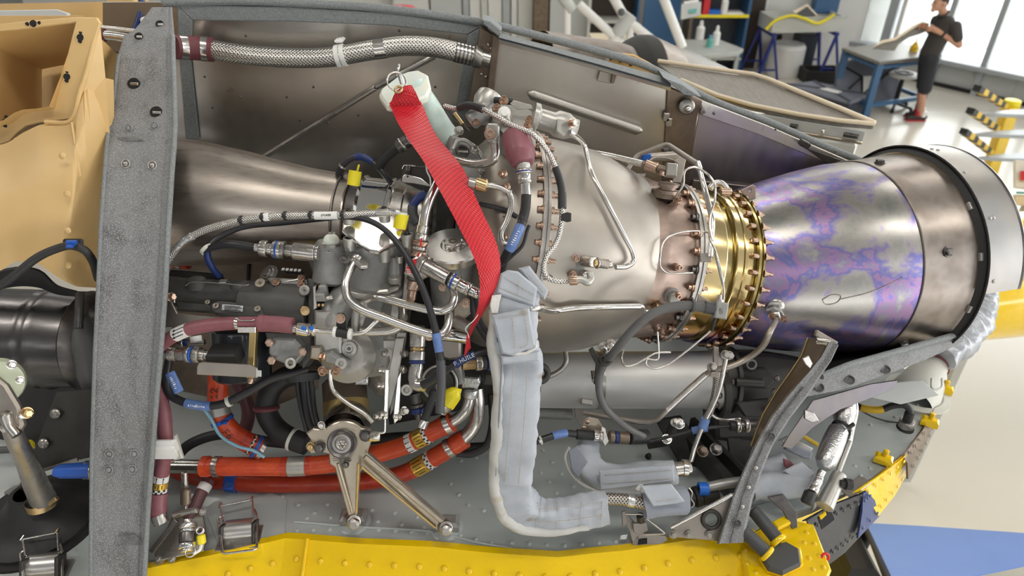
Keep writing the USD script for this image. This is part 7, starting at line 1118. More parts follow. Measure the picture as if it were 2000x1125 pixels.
t, c = pipe('upper_capillary', 'thin wire loop hanging from the guard tube to the upper boss', [(1316, 392, sd(1316, 392, .012)), (1322, 380, 1.24), (1334, 362, 1.23), (1338, 334, 1.23), (1350, 327, 1.23), (1362, 328, 1.24), (1384, 342, 1.23), (1396, 362, 1.21), (1396, 390, 1.20), (1388, 418, 1.185), (1386, 440, 1.18), (1392, 470, 1.17)], 2.2, 'steel', cat='wire', k=7); t.done()
pipe('rear_capillary', 'thin dark wire arching over the capped tube', [(1268, 314), (1278, 308), (1298, 308), (1318, 314), (1326, 320)], 1.8, 'plate_steel', 1.33, cat='wire')[0].done()
t = T('ring_bracket', 'dull sheet bracket and junction block fixed to the gold ring', 'bracket'); t.add('tab', plate([(1367, 494), (1390, 494), (1390, 512), (1368, 512)], 1.175, .003, .001), 'plate_steel'); t.add('arm', plate([(1364, 574), (1402, 598), (1392, 606), (1360, 596)], 1.17, .003, .001), 'plate_steel'); t.add('block', box(P(1406, 606, 1.15), .021, .028, .022, RI - UP * .15, UP, .002), 'cast_grey'); t.add('stud', join(hexnut(P(1406, 592, 1.15), UP, .006, .006), cyl(P(1406, 590, 1.15), P(1406, 576, 1.15), .0035, 10)), 'steel')
t.add('side_tail', sweep(pl([(1398, 620, 1.15), (1394, 632, 1.15), (1390, 645, 1.16)]), .003, 8), 'rubber'); text_on(t, '5', 1408, 608, 1.138, 10, 'steel_dark'); t.done()
t = T('grey_sleeved_cable', 'thick grey sleeved cable sweeping from the ring bracket down to the lower clamp', 'cable'); c = tube(t, 'cable', [(1396, 604, 1.15), (1370, 600, 1.15), (1345, 597, 1.148), (1310, 600, 1.145), (1275, 612, 1.14), (1240, 640, 1.14), (1212, 672, 1.15), (1194, 694, 1.17), (1182, 708, 1.19), (1172, 730, 1.20), (1170, 760, 1.20), (1178, 790, 1.20), (1200, 815, 1.21), (1230, 838, 1.22), (1258, 852, 1.24)], [10, 9.5, 9, 9, 8.5, 8, 7.5, 7.5, 7, 6.5, 6], 'grey_tube', k=8, n=18); p, z = at(c, .09); t.add('tie', join(band(p, z, .0092, .004, .002, 20), box(p + UP * .012, .004, .004, .005, bev=.001)), 'cable_grey'); t.add('end_sleeve', sweep(PP([(1376, 600, 1.15), (1398, 604, 1.15)]), .0105, 18), 'cable_grey'); t.done()
t = T('nozzle_probe', 'round nozzle probe with a bolted clamp and a dark bent tube running down left', 'probe'); n = nrm_at(1514, 606); d = sd(1514, 606, 0); t.add('dome', ball(P(1512, 600, d), .020, 24, n, .5), 'steel_dull'); t.add('clamp', plateN([(1496, 606), (1512, 600), (1528, 608), (1534, 620), (1526, 626), (1508, 618), (1498, 614)], (1514, 612, d - .016), n, .008, .002), 'cast_grey'); t.add('block', plateN([(1508, 612), (1522, 610), (1526, 624), (1516, 632), (1508, 624)], (1516, 618, d - .02), n, .012, .002), 'steel')
for x, y in ((1507, 616), (1530, 622)): t.add('bolt', bolt(P(x, y, d - .02), n, .006, .009, False, True), 'copper_bolt')
c = tube(t, 'tube', [(1516, 624, d - .02), (1502, 652, 1.235), (1490, 676, 1.25), (1460, 700, 1.27), (1425, 716, 1.27), (1392, 724, 1.27), (1376, 734, 1.27), (1330, 776, 1.27), (1300, 804, 1.27), (1280, 820, 1.28), (1256, 824, 1.29), (1200, 816, 1.31), (1140, 806, 1.33)], 6, 'plate_steel', k=7); tube(t, 'bright_section', [(1378, 732, 1.267), (1330, 775, 1.267), (1302, 801, 1.267)], 6.4, 'steel'); t.done()
t = T('ring_gusset', 'brown triangular gusset plate on the rear studs of the gold ring', 'gusset'); t.add('plate', plate([(1446, 372), (1470, 360), (1476, 364), (1476, 398), (1470, 400)], 1.36, .004, .001, holes=[[(1465 + 3 * math.cos(a), 372 + 4 * math.sin(a)) for a in np.linspace(0, 6.2, 10)]]), 'turbine_skin'); t.done()
t, c = pipe('rear_elbow', 'short pale elbow tube with a copper fitting behind the gold ring', [(1386, 368), (1394, 360), (1406, 358), (1416, 366), (1422, 378)], 7, 'steel', 1.34); t.add('fitting', hexnut(P(1408, 376, 1.32), RI + UP * .1, .008, .02), 'copper_bolt'); t.done()
for lb, pts in (('thin wire hanging in a loop below the turbine case, left one', [(1218, 684), (1214, 700), (1220, 714), (1234, 714), (1258, 702), (1280, 690), (1310, 688)]), ('thin wire dropping straight from the lower boss, then looping right', [(1284, 648), (1286, 680), (1284, 702), (1264, 702), (1262, 712), (1276, 720), (1300, 714), (1330, 694), (1372, 660), (1392, 642)])): pipe('hanging_wire', lb, [(x, y, 1.19 if x > 1215 else 1.2) for x, y in pts], 2, 'steel', cat='wire', k=7, group='wires hanging below the turbine case')[0].done()
# ---------------------------------------------------------------- below the casings
C0, C1 = P(985, 742, 1.40), P(1400, 742, 1.43); CD = unit(C1 - C0); L = np.linalg.norm(C1 - C0)
t = T('grey_air_tube', 'large dull grey metal cylinder lying below the drum casing', 'tube'); t.add('tube', lathe(C0, CD, [(0, 0), (0, .056), (L * .55, .059), (L * .9, .060), (L, .062)], 56), 'alu_tube'); t.add('end_flange', lathe(C1, CD, [(0, .062), (0, .069), (.008, .069), (.01, .064), (.02, .064), (.022, .07), (.03, .07), (.03, 0)], 56), 'shadow_metal'); p = C0 + CD * L * .435; t.add('strap', band(p, CD, .0585, .010, .0016, 56), 'steel_dull'); t.add('strap_lock', box(P(1146, 784, 1.36), .024, .012, .014, RI - UP * .15, UP, .002), 'steel_dull'); t.add('strap_buckle', box(P(1160, 735, 1.335), .01, .03, .008, bev=.002), 'steel_dull')
t.add('small_pipe', sweep(pl([(1104, 684, 1.335), (1106, 705, 1.33), (1098, 720, 1.33), (1070, 736, 1.33), (1050, 740, 1.33)]), .005, 12), 'steel_dull'); t.done()
t = T('lower_grey_tube', 'thinner dull grey tube just below the large grey cylinder', 'tube'); t.add('tube', cyl(P(1000, 802, 1.46), P(1118, 808, 1.46), .014, 24, .002), 'cast_grey'); t.add('bracket', plate([(1122, 796), (1140, 800), (1142, 826), (1132, 830), (1124, 816)], 1.42, .01, .001), 'plate_steel'); t.done()
t = T('oval_ring', 'dark oval rubber ring hanging beside the grey blanket', 'ring'); t.add('ring', ringm(P(1056, 730, 1.25), unit(VW + RI * .4), .014, .006, 28, 10), 'plate_dark'); t.add('stem', bar(P(1054, 744, 1.255), P(1050, 775, 1.26), .008, .01, DN, .002), 'plate_dark'); t.done()
t = T('cable_clamp', 'dark cable clamp with bright bolts under the bottom of the drum casing', 'clamp'); t.add('strap', plate([(1150, 684), (1158, 678), (1172, 700), (1178, 740), (1170, 756), (1160, 750), (1164, 712)], 1.22, .008, .001), 'plate_dark'); t.add('ring', ringm(P(1182, 704, 1.18), unit(VW + UP), .0095, .003, 22), 'plate_dark')
for x, y in ((1178, 676), (1192, 670), (1188, 686)): t.add('bolt', bolt(P(x, y, 1.2), unit(VW - UP * .6), .0075, .01), 'steel')
t.done()
t = T('aft_gear_case', 'black oily gear case with ribs under the nozzle left of the aft frame', 'gearbox'); t.add('body', plate([(1408, 690), (1500, 690), (1570, 700), (1540, 780), (1480, 870), (1400, 860), (1392, 760)], 1.42, .10, .008), 'plate_dark'); t.add('cover', plate([(1440, 722), (1500, 720), (1520, 738), (1500, 760), (1446, 758)], 1.375, .03, .004), 'plate_dark'); t.add('rod', cyl(P(1436, 746, 1.36), P(1490, 748, 1.36), .009, 16, .002), 'plate_dark'); t.add('plate', plate([(1438, 786), (1456, 814), (1500, 816), (1504, 780)], 1.37, .02, .002), 'shadow_metal'); t.add('dial', ringm(P(1467, 712, 1.368), VW, .009, .003, 22), 'steel_dark'); t.add('front_ring', lathe(P(1400, 770, 1.36), CD, [(0, .04), (.0, .052), (.012, .052), (.012, .04)], 48), 'shadow_metal')
for x, y in ((1430, 745), (1518, 738), (1512, 765), (1508, 784), (1500, 800), (1404, 728), (1404, 772), (1398, 790)): t.add('bolt', bolt(P(x, y, 1.365), unit(VW - RI * .5), .006, .008), 'steel_dark')
t.done()
t = T('link_rod', 'bright steel link rod hanging from the rear studs down to the lower hose', 'rod'); t.add('rod', join(cyl(P(1418, 698, 1.24), P(1412, 730, 1.25), .0045, 12), sweep(pl([(1412, 730, 1.25), (1404, 762, 1.26), (1388, 800, 1.27), (1374, 828, 1.28), (1358, 870, 1.29), (1350, 900, 1.30)]), .0048, 12)), 'steel'); t.add('blue_wrap', sweep(PP([(1378, 818, 1.277), (1372, 836, 1.28)]), .009, 12), 'blue_sleeve')
for x, y in ((1416, 692), (1424, 694), (1391, 716)): t.add('clevis_bolt', bolt(P(x, y, 1.235), VW, .0065, .01), 'steel_dull')
t.add('clevis', join(plate([(1394, 676), (1404, 678), (1404, 716), (1394, 716)], 1.25, .008, .001), box(P(1391, 724, 1.24), .012, .026, .012, bev=.002)), 'plate_steel'); t.done()
tb_ = [('braided_drain', 'black braided drain hose curving beside the link rod', [(1400, 722), (1398, 760), (1388, 800), (1372, 830)], 7, 'braid_dark', 1.31), ('floor_beam_line', 'thin bright line curving from the gear case to the aft frame', [(1386, 806), (1400, 816), (1420, 820), (1446, 818)], 3.5, 'steel_bright', 1.33)]
for nm, lb, pts, r, m, d in tb_: t = T(nm, lb, 'line'); tube(t, 'line', pts, r, m, d, uvk=(6, .004) if m == 'braid_dark' else None); t.done()
t = T('diagonal_beam', 'dark diagonal floor beams with a cut-out on the deck below the gear case', 'beam'); 
for a, b, w in (((1318, 838), (1432, 958), .02), ((1350, 830), (1450, 934), .012)): t.add('beam', bar(onz(*a, DZ + .03), onz(*b, DZ + .03), w, .05, Z3, .003), 'plate_dark')
t.add('web', plate([(1280, 820), (1330, 812), (1420, 940), (1400, 980), (1340, 930)], 1.44, .01, .002), 'shadow_metal'); t.add('web', plate([(1420, 850), (1480, 850), (1450, 930), (1430, 930)], 1.42, .01, .002), 'shadow_metal'); t.done()
t = T('link_pivot', 'dark bell crank with bright pivot bolts on the floor beam', 'lever'); t.add('arm', join(cyl(P(1318, 824, 1.36), P(1302, 866, 1.38), .010, 16, .002), bar(P(1264, 868, 1.42), P(1300, 862, 1.4), .02, .008, DN, .002)), 'shadow_metal')
for x, y, r, m in ((1326, 828, 9, 'foil'), (1318, 826, 7, 'steel'), (1302, 858, 8, 'steel_bright'), (1266, 892, 5, 'hole'), (1372, 882, 9, 'brown_metal'), (1398, 878, 10, 'steel_dark')): t.add('pivot_bolt', bolt(P(x, y, 1.35), VU, pxm(r, 1.35), .01), m)
t.done()
t = T('cross_connector', 'worn circular connector on a pink tinted bracket right of the grey blanket', 'connector'); t.add('bracket', plate([(1134, 838), (1142, 818), (1150, 814), (1168, 818), (1188, 850), (1180, 870), (1170, 846), (1136, 842)], 1.30, .004, .001), 'bracket'); t.add('face_plate', plate([(1174, 832), (1182, 836), (1190, 862), (1182, 872), (1174, 858)], 1.275, .004, .001), 'steel')
for x, y in ((1147, 824), (1140, 836)): t.add('rivet', rivet(P(x, y, 1.298), VW, .005), 'copper_bolt')
stack(t, P(1126, 848, 1.27), P(1228, 856, 1.28), [(0, .32, 10, 'rubber', 'backshell'), (.32, .42, 11, 'steel_bright', 'ring'), (.42, .5, 12, 'steel', 'nut', 6), (.62, .72, 13, 'brown_metal', 'shell'), (.72, .80, 12.5, 'blue_dark', 'blue_band'), (.80, 1, 12, 'brown_metal', 'shell')]); t.add('socket', cyl(P(1228, 854, 1.282), P(1264, 852, 1.30), .014, 18, .002), 'rubber')
c = tube(t, 'cable', [(1036, 866, 1.24), (1060, 858, 1.245), (1085, 850, 1.25), (1105, 846, 1.26), (1128, 848, 1.27)], 7, 'cable'); cuff(t, 'blue_sleeve', c, .45, .75, pxm(8, 1.25), 'blue_sleeve', 'blue sleeve'); ties(t, c, (.2,), pxm(7.3, 1.245), 'cream'); t.done()
t, c = pipe('thin_black_lead', 'thin black lead sagging from the worn connector to the plug at the aft frame', [(1190, 858, 1.31), (1220, 864, 1.315), (1260, 864, 1.315), (1310, 852, 1.31), (1350, 842, 1.305), (1380, 836, 1.30), (1430, 832, 1.30)], 3.4, 'cable', cat='cable'); cuff(t, 'blue_sleeve', c, .68, .80, .007, 'blue_sleeve', 'blue sleeve'); stack(t, P(1425, 832, 1.3), P(1482, 830, 1.3), [(0, .2, 10, 'rubber', 'boot'), (.2, .35, 14, 'steel', 'ring'), (.35, .5, 11, 'steel_dark', 'shell'), (.5, .65, 14, 'steel', 'ring'), (.65, 1, 11, 'steel_dark', 'shell')]); t.done()
t, c = pipe('capped_pipe', 'grey pipe with a bright blue cap pointing left from behind the aft frame', [(1380, 952), (1420, 944), (1470, 938)], 10, 'cast_grey', 1.28); t.add('blue_cap', lathe(P(1364, 955, 1.28), RI, [(.006, 0), (.006, .0085), (0, .0095), (0, .0125), (.018, .0125), (.018, 0)], 24, sharp=35), 'blue_cap'); t.done()
t = T('dark_coupling', 'dark clamp coupling with a wire at the end of the wrapped hose', 'coupling'); stack(t, P(1335, 975, 1.29), P(1400, 962, 1.30), [(0, .3, 16, 'plate_dark', 'body'), (.3, .5, 20, 'shadow_metal', 'clamp'), (.5, 1, 19, 'plate_dark', 'body')]); t.add('clip_wire', sweep(pl([(1345, 952, 1.26), (1352, 962, 1.262), (1350, 974, 1.262), (1356, 985, 1.262), (1350, 992, 1.262)]), .0016, 6), 'steel'); t.done()
t = T('spring_catch', 'bent sheet steel spring catch with a wire frame on the deck edge', 'catch'); d = DD(1250, 1030) - .04
for l, dd in (([(1216, 1010), (1222, 1002), (1246, 1026), (1248, 1052), (1236, 1062), (1230, 1040)], d), ([(1234, 1062), (1248, 1040), (1300, 1046), (1304, 1056), (1280, 1070), (1240, 1070)], d), ([(1236, 1022), (1262, 1020), (1266, 1036), (1250, 1046), (1238, 1040)], d - .01), ([(1214, 1000), (1222, 998), (1226, 1022), (1216, 1028)], d - .01)): t.add('leaf', plate(l, dd, .006, .001), 'plate_steel')
t.add('window', plate([(1248, 1054), (1264, 1052), (1264, 1062), (1246, 1064)], d - .002, .002, 0), 'hole'); t.add('foil', plate([(1212, 1046), (1226, 1044), (1224, 1054), (1210, 1054)], d - .003, .003, .001), 'foil'); t.add('wire_frame', sweep(fillet(PP([(1222, 1004, d - .02), (1252, 1004, d - .02), (1300, 1042, d - .02), (1258, 1044, d - .01)]), .004), .0018, 8), 'steel'); t.add('roller', cyl(P(1250, 1006, d - .02), P(1252, 1018, d - .01), .007, 14, .001), 'plate_dark'); t.done()
# dark clutter between gearbox and blanket
for lb, pts, r, m, d in (('black cable bundle curving down between the strap tip and the grey blanket, nearest one', [(930, 560), (932, 600), (945, 640), (975, 670), (1000, 690)], 6, 'cable', 1.12), ('black cable beside the nearest bundle behind the strap tip', [(922, 570), (926, 620), (950, 662), (990, 700)], 5, 'cable', 1.15), ('black cable behind the blanket curling down to the deck', [(960, 770), (962, 830), (950, 870), (920, 886), (890, 884)], 8, 'rubber', 1.36), ('black cable crossing the deck below the steel hose ends', [(985, 850), (955, 868), (915, 872), (870, 878)], 7, 'cable', 1.42), ('black cable hanging close behind the grey blanket', [(985, 790), (975, 830), (985, 862)], 8, 'rubber', 1.38)): pipe('loom_cable', lb, pts, r, m, d, cat='cable', group='black cables behind the grey blanket')[0].done()
t = T('oil_pressure_plug', 'row of dark threaded plugs behind the blue printed sleeve', 'connector'); stack(t, P(902, 712, 1.2), P(990, 706, 1.22), [(0, .3, 11, 'brass', 'shell'), (.3, .45, 14, 'steel', 'ring'), (.45, .55, 13, 'plate_dark', 'gap'), (.55, .68, 16, 'blue_dark', 'ring'), (.68, 1, 12, 'grooved', 'barrel')]); stack(t, P(945, 738, 1.24), P(990, 740, 1.25), [(0, .4, 13, 'plate_dark', 'shell'), (.4, .6, 15, 'plate_dark', 'ring'), (.6, 1, 11, 'shadow_metal', 'barrel')]); t.done()
t = T('printed_cable', 'black cable with a dark blue sleeve printed in white near the strap tip', 'cable'); c = tube(t, 'cable', [(826, 752, 1.11), (850, 738, 1.10), (880, 718, 1.09), (905, 702, 1.085), (935, 690, 1.09), (965, 684, 1.10), (1000, 680, 1.12)], [9, 8, 6, 5, 5, 5, 5], 'cable'); cuff(t, 'printed_sleeve', c, .40, .60, pxm(8, 1.085), 'blue_dark', 'dark blue sleeve'); p, z = at(c, .5); t.add('lettering', textw('P. HUILE', p, z, VW, pxm(8, 1.085) + .0003, .0062, .0004), 'white'); t.done()
t = T('elbow_connector', 'tall bright threaded connector ending in an elbow below the crossing pipes', 'connector'); stack(t, P(816, 636, 1.16), P(814, 722, 1.15), [(0, .12, 15, 'steel_dark', 'neck'), (.12, .5, 15.5, 'steel', 'barrel'), (.5, .58, 14, 'brass', 'ring'), (.58, .8, 15, 'steel', 'coupling'), (.8, .86, 15.5, 'blue_dark', 'ring'), (.86, 1, 12, 'chrome', 'neck')]); t.add('elbow', sweep(pl([(813, 718, 1.15), (810, 738, 1.148), (814, 750, 1.145), (828, 752, 1.14)]), .0115, 18), 'steel'); t.add('lug', lathe(P(796, 760, 1.16), VW, [(0, 0), (0, .0095), (.012, .0095), (.012, .005), (.006, .004), (.006, 0)], 20), 'cast_light'); t.done()
t = T('lower_plug', 'dark ribbed plug with a black cable ending in a bright ferrule above the orange hose', 'connector'); stack(t, P(810, 768, 1.19), P(820, 820, 1.19), [(0, .4, 11, 'steel_dark', 'shell'), (.4, .55, 13, 'steel_dark', 'ring'), (.55, .75, 14, 'blue_dark', 'ring'), (.75, 1, 9, 'steel_dark', 'tail')]); tube(t, 'cable', [(848, 762), (838, 796), (828, 822)], 8, 'rubber', 1.17); t.add('ferrule', cyl(P(829, 820, 1.17), P(824, 836, 1.17), .0085, 16, .001), 'steel_bright'); t.done()
t = T('slanted_yellow_cap', 'slanted yellow plastic cap over a threaded end beside the orange hoses', 'cap'); p, q = P(872, 788, 1.19), P(890, 764, 1.18); t.add('cap', lathe(p, q - p, [(0, .0135), (0, .016), (.022, .015), (.03, .0105), (.036, .004), (.036, 0)], 26, sharp=60), 'yellow_plastic'); t.add('collar', lathe(P(866, 796, 1.19), q - p, [(0, .012), (.002, .0145), (.012, .0145), (.012, 0)], 24), 'grooved'); t.add('threaded_end', cyl(P(860, 806, 1.19), P(868, 793, 1.19), .0105, 18, .001), 'steel'); t.add('tail', plate([(886, 758), (902, 760), (900, 768), (890, 772)], 1.175, .004, .001), 'yellow_plastic'); t.done()
t = T('dark_valve', 'dark round valve body with a tan tag behind the long black cable', 'valve'); t.add('body', lathe(P(858, 748, 1.25), VW, [(0, 0), (0, .036), (.03, .036), (.034, .03), (.034, 0)], 36), 'plate_dark'); t.add('rim', ringm(P(858, 748, 1.216), VW, .031, .0025, 36), 'cast_light'); t.add('tag', plate([(850, 752), (860, 745), (858, 772), (852, 768)], 1.205, .003, .001), 'bracket'); t.add('side_block', plate([(846, 660), (900, 662), (900, 700), (878, 704), (850, 696)], 1.22, .05, .004), 'plate_steel'); t.done()
t = T('pale_gearbox_cover', 'pale rounded cover plate with copper bolts behind the strap tip', 'cover'); t.add('cover', plate([(892, 592), (900, 584), (918, 584), (922, 596), (920, 612), (908, 622), (884, 624), (884, 604)], 1.19, .02, .003), 'bracket'); t.add('bar', cyl(P(886, 626, 1.18), P(916, 640, 1.175), .011, 20, .002), 'steel_dull'); t.add('chrome_bar', sweep(PP([(862, 652, 1.2), (915, 658, 1.2)]), .013, 20), 'chrome')
for x, y in ((910, 592), (866, 560), (928, 538), (838, 656), (872, 650)): t.add('bolt', bolt(P(x, y, 1.18), VW, .0068, .008, True, True), 'copper_bolt')
t.done()
# ---------------------------------------------------------------- grey cloth blankets
def rough(m, s, a, seed=0):
    q = m.v; m.v = q + (np.stack([meshkit.fbm(q * s, 3, seed + k) for k in range(3)], -1) - .5) * 2 * a; return m
def sq(n=28, e=.55, fy=.6): a = np.linspace(0, 2 * np.pi, n, endpoint=False); return np.stack([np.sign(np.cos(a)) * abs(np.cos(a))**e, fy * np.sign(np.sin(a)) * abs(np.sin(a))**e], 1)
def flap(pix, d, m='sleeve_cloth', amp=.0022): 
    g = plate(pix, d, .005, .0015); return g
def stitch(t, pts, d=None, par=None):
    c = pl(pts, d); n = max(2, int(np.linalg.norm(np.diff(c, axis=0), axis=1).sum() / .005)); ms = []
    for k in range(n): a, _ = at(c, (k + .15) / n); b, _ = at(c, (k + .75) / n); ms.append(sweep(np.array([a, b]), .0006, 5))
    t.add('stitching', join(*ms), 'stitch', None, par, 'stuff')
t = T('long_blanket', 'long grey quilted insulation blanket hanging over the engine and turning right on the deck', 'blanket')
cw = [(1012, 555, 1.07), (1006, 600, 1.06), (1008, 660, 1.06), (1016, 700, 1.07), (1014, 760, 1.08), (1010, 830, 1.10), (1004, 900, 1.13), (1000, 950, 1.16), (1008, 985, 1.18), (1036, 1006, 1.195), (1080, 1008, 1.20), (1130, 1000, 1.20), (1184, 992, 1.20)]
wd = np.array([40, 45, 44, 43, 42, 42, 40, 38, 40, 38, 38, 38, 36]); cc = pl(cw, k=8); ww = np.interp(np.linspace(0, 1, len(cc)), np.linspace(0, 1, len(wd)), wd) * np.interp(np.linspace(0, 1, len(cc)), np.linspace(0, 1, 13), [q[2] for q in cw]) / F
b0 = t.add('sleeve', rough(sweep(cc, ww * (1 + .03 * np.sin(np.arange(len(cc)) * 1.7)), 36, True, None, sq(36)), 26, .0075, 3), 'sleeve_cloth')
t.add('side_strip', rough(sweep(pl([(964, 606, 1.05), (966, 680, 1.055), (975, 760, 1.07), (972, 840, 1.09), (968, 910, 1.125), (968, 962, 1.15), (984, 1008, 1.17), (1020, 1034, 1.185), (1075, 1040, 1.19), (1150, 1030, 1.19)], k=8), np.interp(np.linspace(0, 1, 73), [0, .1, .7, 1], [.008, .011, .011, .005]), 14), 26, .004, 3), 'sleeve_back')
for pix, d in (([(1012, 524), (1034, 519), (1072, 568), (1064, 586), (1046, 570)], 1.045), ([(978, 534), (992, 527), (1012, 530), (1050, 562), (1044, 600), (970, 573)], 1.035), ([(960, 616), (1034, 601), (1038, 628), (1047, 676), (1000, 695), (980, 691)], 1.025), ([(978, 696), (1054, 684), (1054, 706), (980, 712)], 1.03)):
    g = plate(pix, d, .008, .003); t.add('flap', g, 'sleeve_cloth')
stitch(t, [(984, 541, 1.0335), (1042, 576, 1.0335)]); stitch(t, [(976, 562, 1.0335), (1038, 588, 1.0335)]); stitch(t, [(1014, 548, 1.0335), (1010, 576, 1.0335)]); stitch(t, [(972, 622, 1.0235), (1030, 612, 1.0235)]); stitch(t, [(1000, 620, 1.0235), (1006, 682, 1.0235)]); stitch(t, [(1024, 616, 1.0235), (1030, 672, 1.0235), (1014, 680, 1.0235)]); stitch(t, [(1028, 532, 1.0435), (1062, 572, 1.0435)])
for ox in (-14, 14): stitch(t, [(1016 + ox, 706, 1.032), (1013 + ox, 770, 1.045), (1008 + ox, 840, 1.068), (1002 + ox, 905, 1.10), (999 + ox, 945, 1.13)])
for oy in (-14, 12): stitch(t, [(1050, 1008 + oy, 1.163), (1110, 1004 + oy, 1.168), (1178, 994 + oy, 1.168)])
for x in (1050, 1090, 1135, 1176): stitch(t, [(x, 980, 1.17), (x - 4, 1030, 1.175)])
t.add('seam_piping', sweep(pl([(x - w_ * .86, y, d - .023) for (x, y, d), w_ in list(zip(cw, wd))[2:8]], k=8), .0014, 6), 'sleeve_shade')
t.add('frayed_edge', rough(plate([(960, 578), (980, 575), (976, 590), (972, 612), (961, 612), (957, 596)], 1.033, .004, .001), 200, .002), 'white_fray'); t.add('frayed_edge', rough(sweep(pl([(1000, 692, 1.03), (1030, 688, 1.03), (1046, 678, 1.03), (1046, 668, 1.03)]), .0022, 8), 200, .002), 'white_fray'); t.done()
t = T('braided_hose_end', 'short braided metal hose with a clear band leaving the end of the long blanket', 'hose'); c = tube(t, 'hose', [(1178, 974), (1210, 975), (1240, 979), (1268, 986)], 12, 'braid_dark', 1.21, uvk=(9, .006)); cuff(t, 'clear_band', c, .52, .66, pxm(12.6, 1.21), 'foil'); t.done()
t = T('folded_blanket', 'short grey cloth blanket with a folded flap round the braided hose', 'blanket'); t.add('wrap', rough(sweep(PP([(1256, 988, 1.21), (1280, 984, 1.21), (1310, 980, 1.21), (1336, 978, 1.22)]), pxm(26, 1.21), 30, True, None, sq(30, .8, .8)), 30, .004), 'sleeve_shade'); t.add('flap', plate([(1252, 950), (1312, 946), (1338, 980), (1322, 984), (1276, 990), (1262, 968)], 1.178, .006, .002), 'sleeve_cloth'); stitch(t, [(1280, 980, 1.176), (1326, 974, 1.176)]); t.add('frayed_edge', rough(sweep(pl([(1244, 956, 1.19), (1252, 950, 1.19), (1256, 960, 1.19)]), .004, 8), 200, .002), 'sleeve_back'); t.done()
t = T('curled_blanket', 'grey cloth blanket curling from the connector round to the right behind the long blanket', 'blanket'); cw = [(1152, 862, 1.30), (1146, 886, 1.29), (1148, 908, 1.28), (1166, 926, 1.275), (1200, 934, 1.27), (1260, 930, 1.265), (1318, 922, 1.265)]; cc = pl(cw, k=8)
t.add('sleeve', rough(sweep(cc, np.interp(np.linspace(0, 1, len(cc)), np.linspace(0, 1, 7), [.020, .024, .026, .026, .025, .026, .022]), 30, True, None, sq(30, .75, .8)), 30, .005, 5), 'sleeve_cloth'); t.add('flap', plate([(1170, 920), (1316, 908), (1318, 940), (1240, 950), (1172, 958)], 1.238, .005, .002), 'sleeve_cloth'); stitch(t, [(1180, 928, 1.236), (1312, 918, 1.236)]); stitch(t, [(1180, 945, 1.236), (1312, 935, 1.236)])
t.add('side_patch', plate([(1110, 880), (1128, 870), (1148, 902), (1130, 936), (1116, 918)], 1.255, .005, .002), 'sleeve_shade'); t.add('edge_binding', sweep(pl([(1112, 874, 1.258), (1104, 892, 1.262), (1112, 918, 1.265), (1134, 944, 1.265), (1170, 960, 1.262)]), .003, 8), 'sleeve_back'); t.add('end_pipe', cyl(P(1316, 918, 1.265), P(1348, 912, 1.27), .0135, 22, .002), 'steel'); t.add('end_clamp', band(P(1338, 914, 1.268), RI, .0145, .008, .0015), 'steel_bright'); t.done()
t = T('aft_blanket', 'grey wrinkled cloth blanket with a red lining behind the aft frame', 'blanket'); t.add('lower_roll', rough(sweep(pl([(1468, 952, 1.33), (1500, 950, 1.33), (1545, 946, 1.33), (1586, 938, 1.34)]), .026, 24, True, None, sq(24, .8, .8)), 30, .006, 9), 'sleeve_cloth'); t.add('upper_roll', rough(sweep(pl([(1480, 918, 1.36), (1510, 916, 1.36), (1536, 908, 1.36)]), .022, 24, True, None, sq(24, .8, .8)), 30, .005, 11), 'sleeve_cloth'); t.add('flap', plate([(1530, 920), (1566, 902), (1594, 926), (1580, 936), (1556, 938)], 1.315, .005, .002), 'sleeve_cloth'); t.add('lining', plate([(1530, 896), (1544, 900), (1552, 908), (1538, 916), (1532, 910)], 1.33, .006, .002), 'mauve'); t.done()
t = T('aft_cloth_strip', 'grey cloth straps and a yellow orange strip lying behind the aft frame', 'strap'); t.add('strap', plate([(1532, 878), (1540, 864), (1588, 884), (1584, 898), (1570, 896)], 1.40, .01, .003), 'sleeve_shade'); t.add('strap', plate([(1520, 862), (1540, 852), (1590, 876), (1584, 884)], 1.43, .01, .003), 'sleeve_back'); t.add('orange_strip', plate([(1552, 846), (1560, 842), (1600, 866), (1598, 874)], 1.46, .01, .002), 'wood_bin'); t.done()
# ---------------------------------------------------------------- foil actuator and aft deck equipment
t = T('foil_actuator', 'silver foil wrapped actuator standing slanted right of the aft frame', 'actuator'); t.add('upper_bulb', lathe(P(1656, 778, 1.40), P(1644, 836, 1.37) - P(1656, 778, 1.40), [(0, .006), (.012, .018), (.03, .0215), (.05, .0195), (.064, .012), (.066, 0)], 30, sharp=70), 'foil'); t.add('body', lathe(P(1640, 834, 1.365), P(1604, 922, 1.31) - P(1640, 834, 1.365), [(0, 0), (0, .012), (.008, .019), (.03, .021), (.06, .0215), (.085, .020), (.1, .012), (.1, 0)], 30, sharp=70), 'foil')
stack(t, P(1606, 920, 1.31), P(1586, 962, 1.29), [(0, .3, 8, 'foil', 'neck'), (.3, .4, 10, 'steel_bright', 'ring'), (.4, .75, 10, 'foil', 'barrel'), (.75, 1, 11, 'steel', 'nut')]); t.add('black_cap', cyl(P(1584, 960, 1.285), P(1574, 984, 1.28), .0115, 18, .003), 'rubber'); p = P(1643, 834, 1.362); t.add('tie', join(band(p, P(1604, 922, 1.31) - p, .0145, .005, .004, 24), cyl(P(1656, 836, 1.34), P(1668, 828, 1.34), .004, 10)), 'rubber'); t.add('side_tube', sweep(pl([(1668, 778, 1.40), (1672, 800, 1.39), (1664, 840, 1.37), (1660, 862, 1.36)]), .005, 10), 'foil'); t.done()
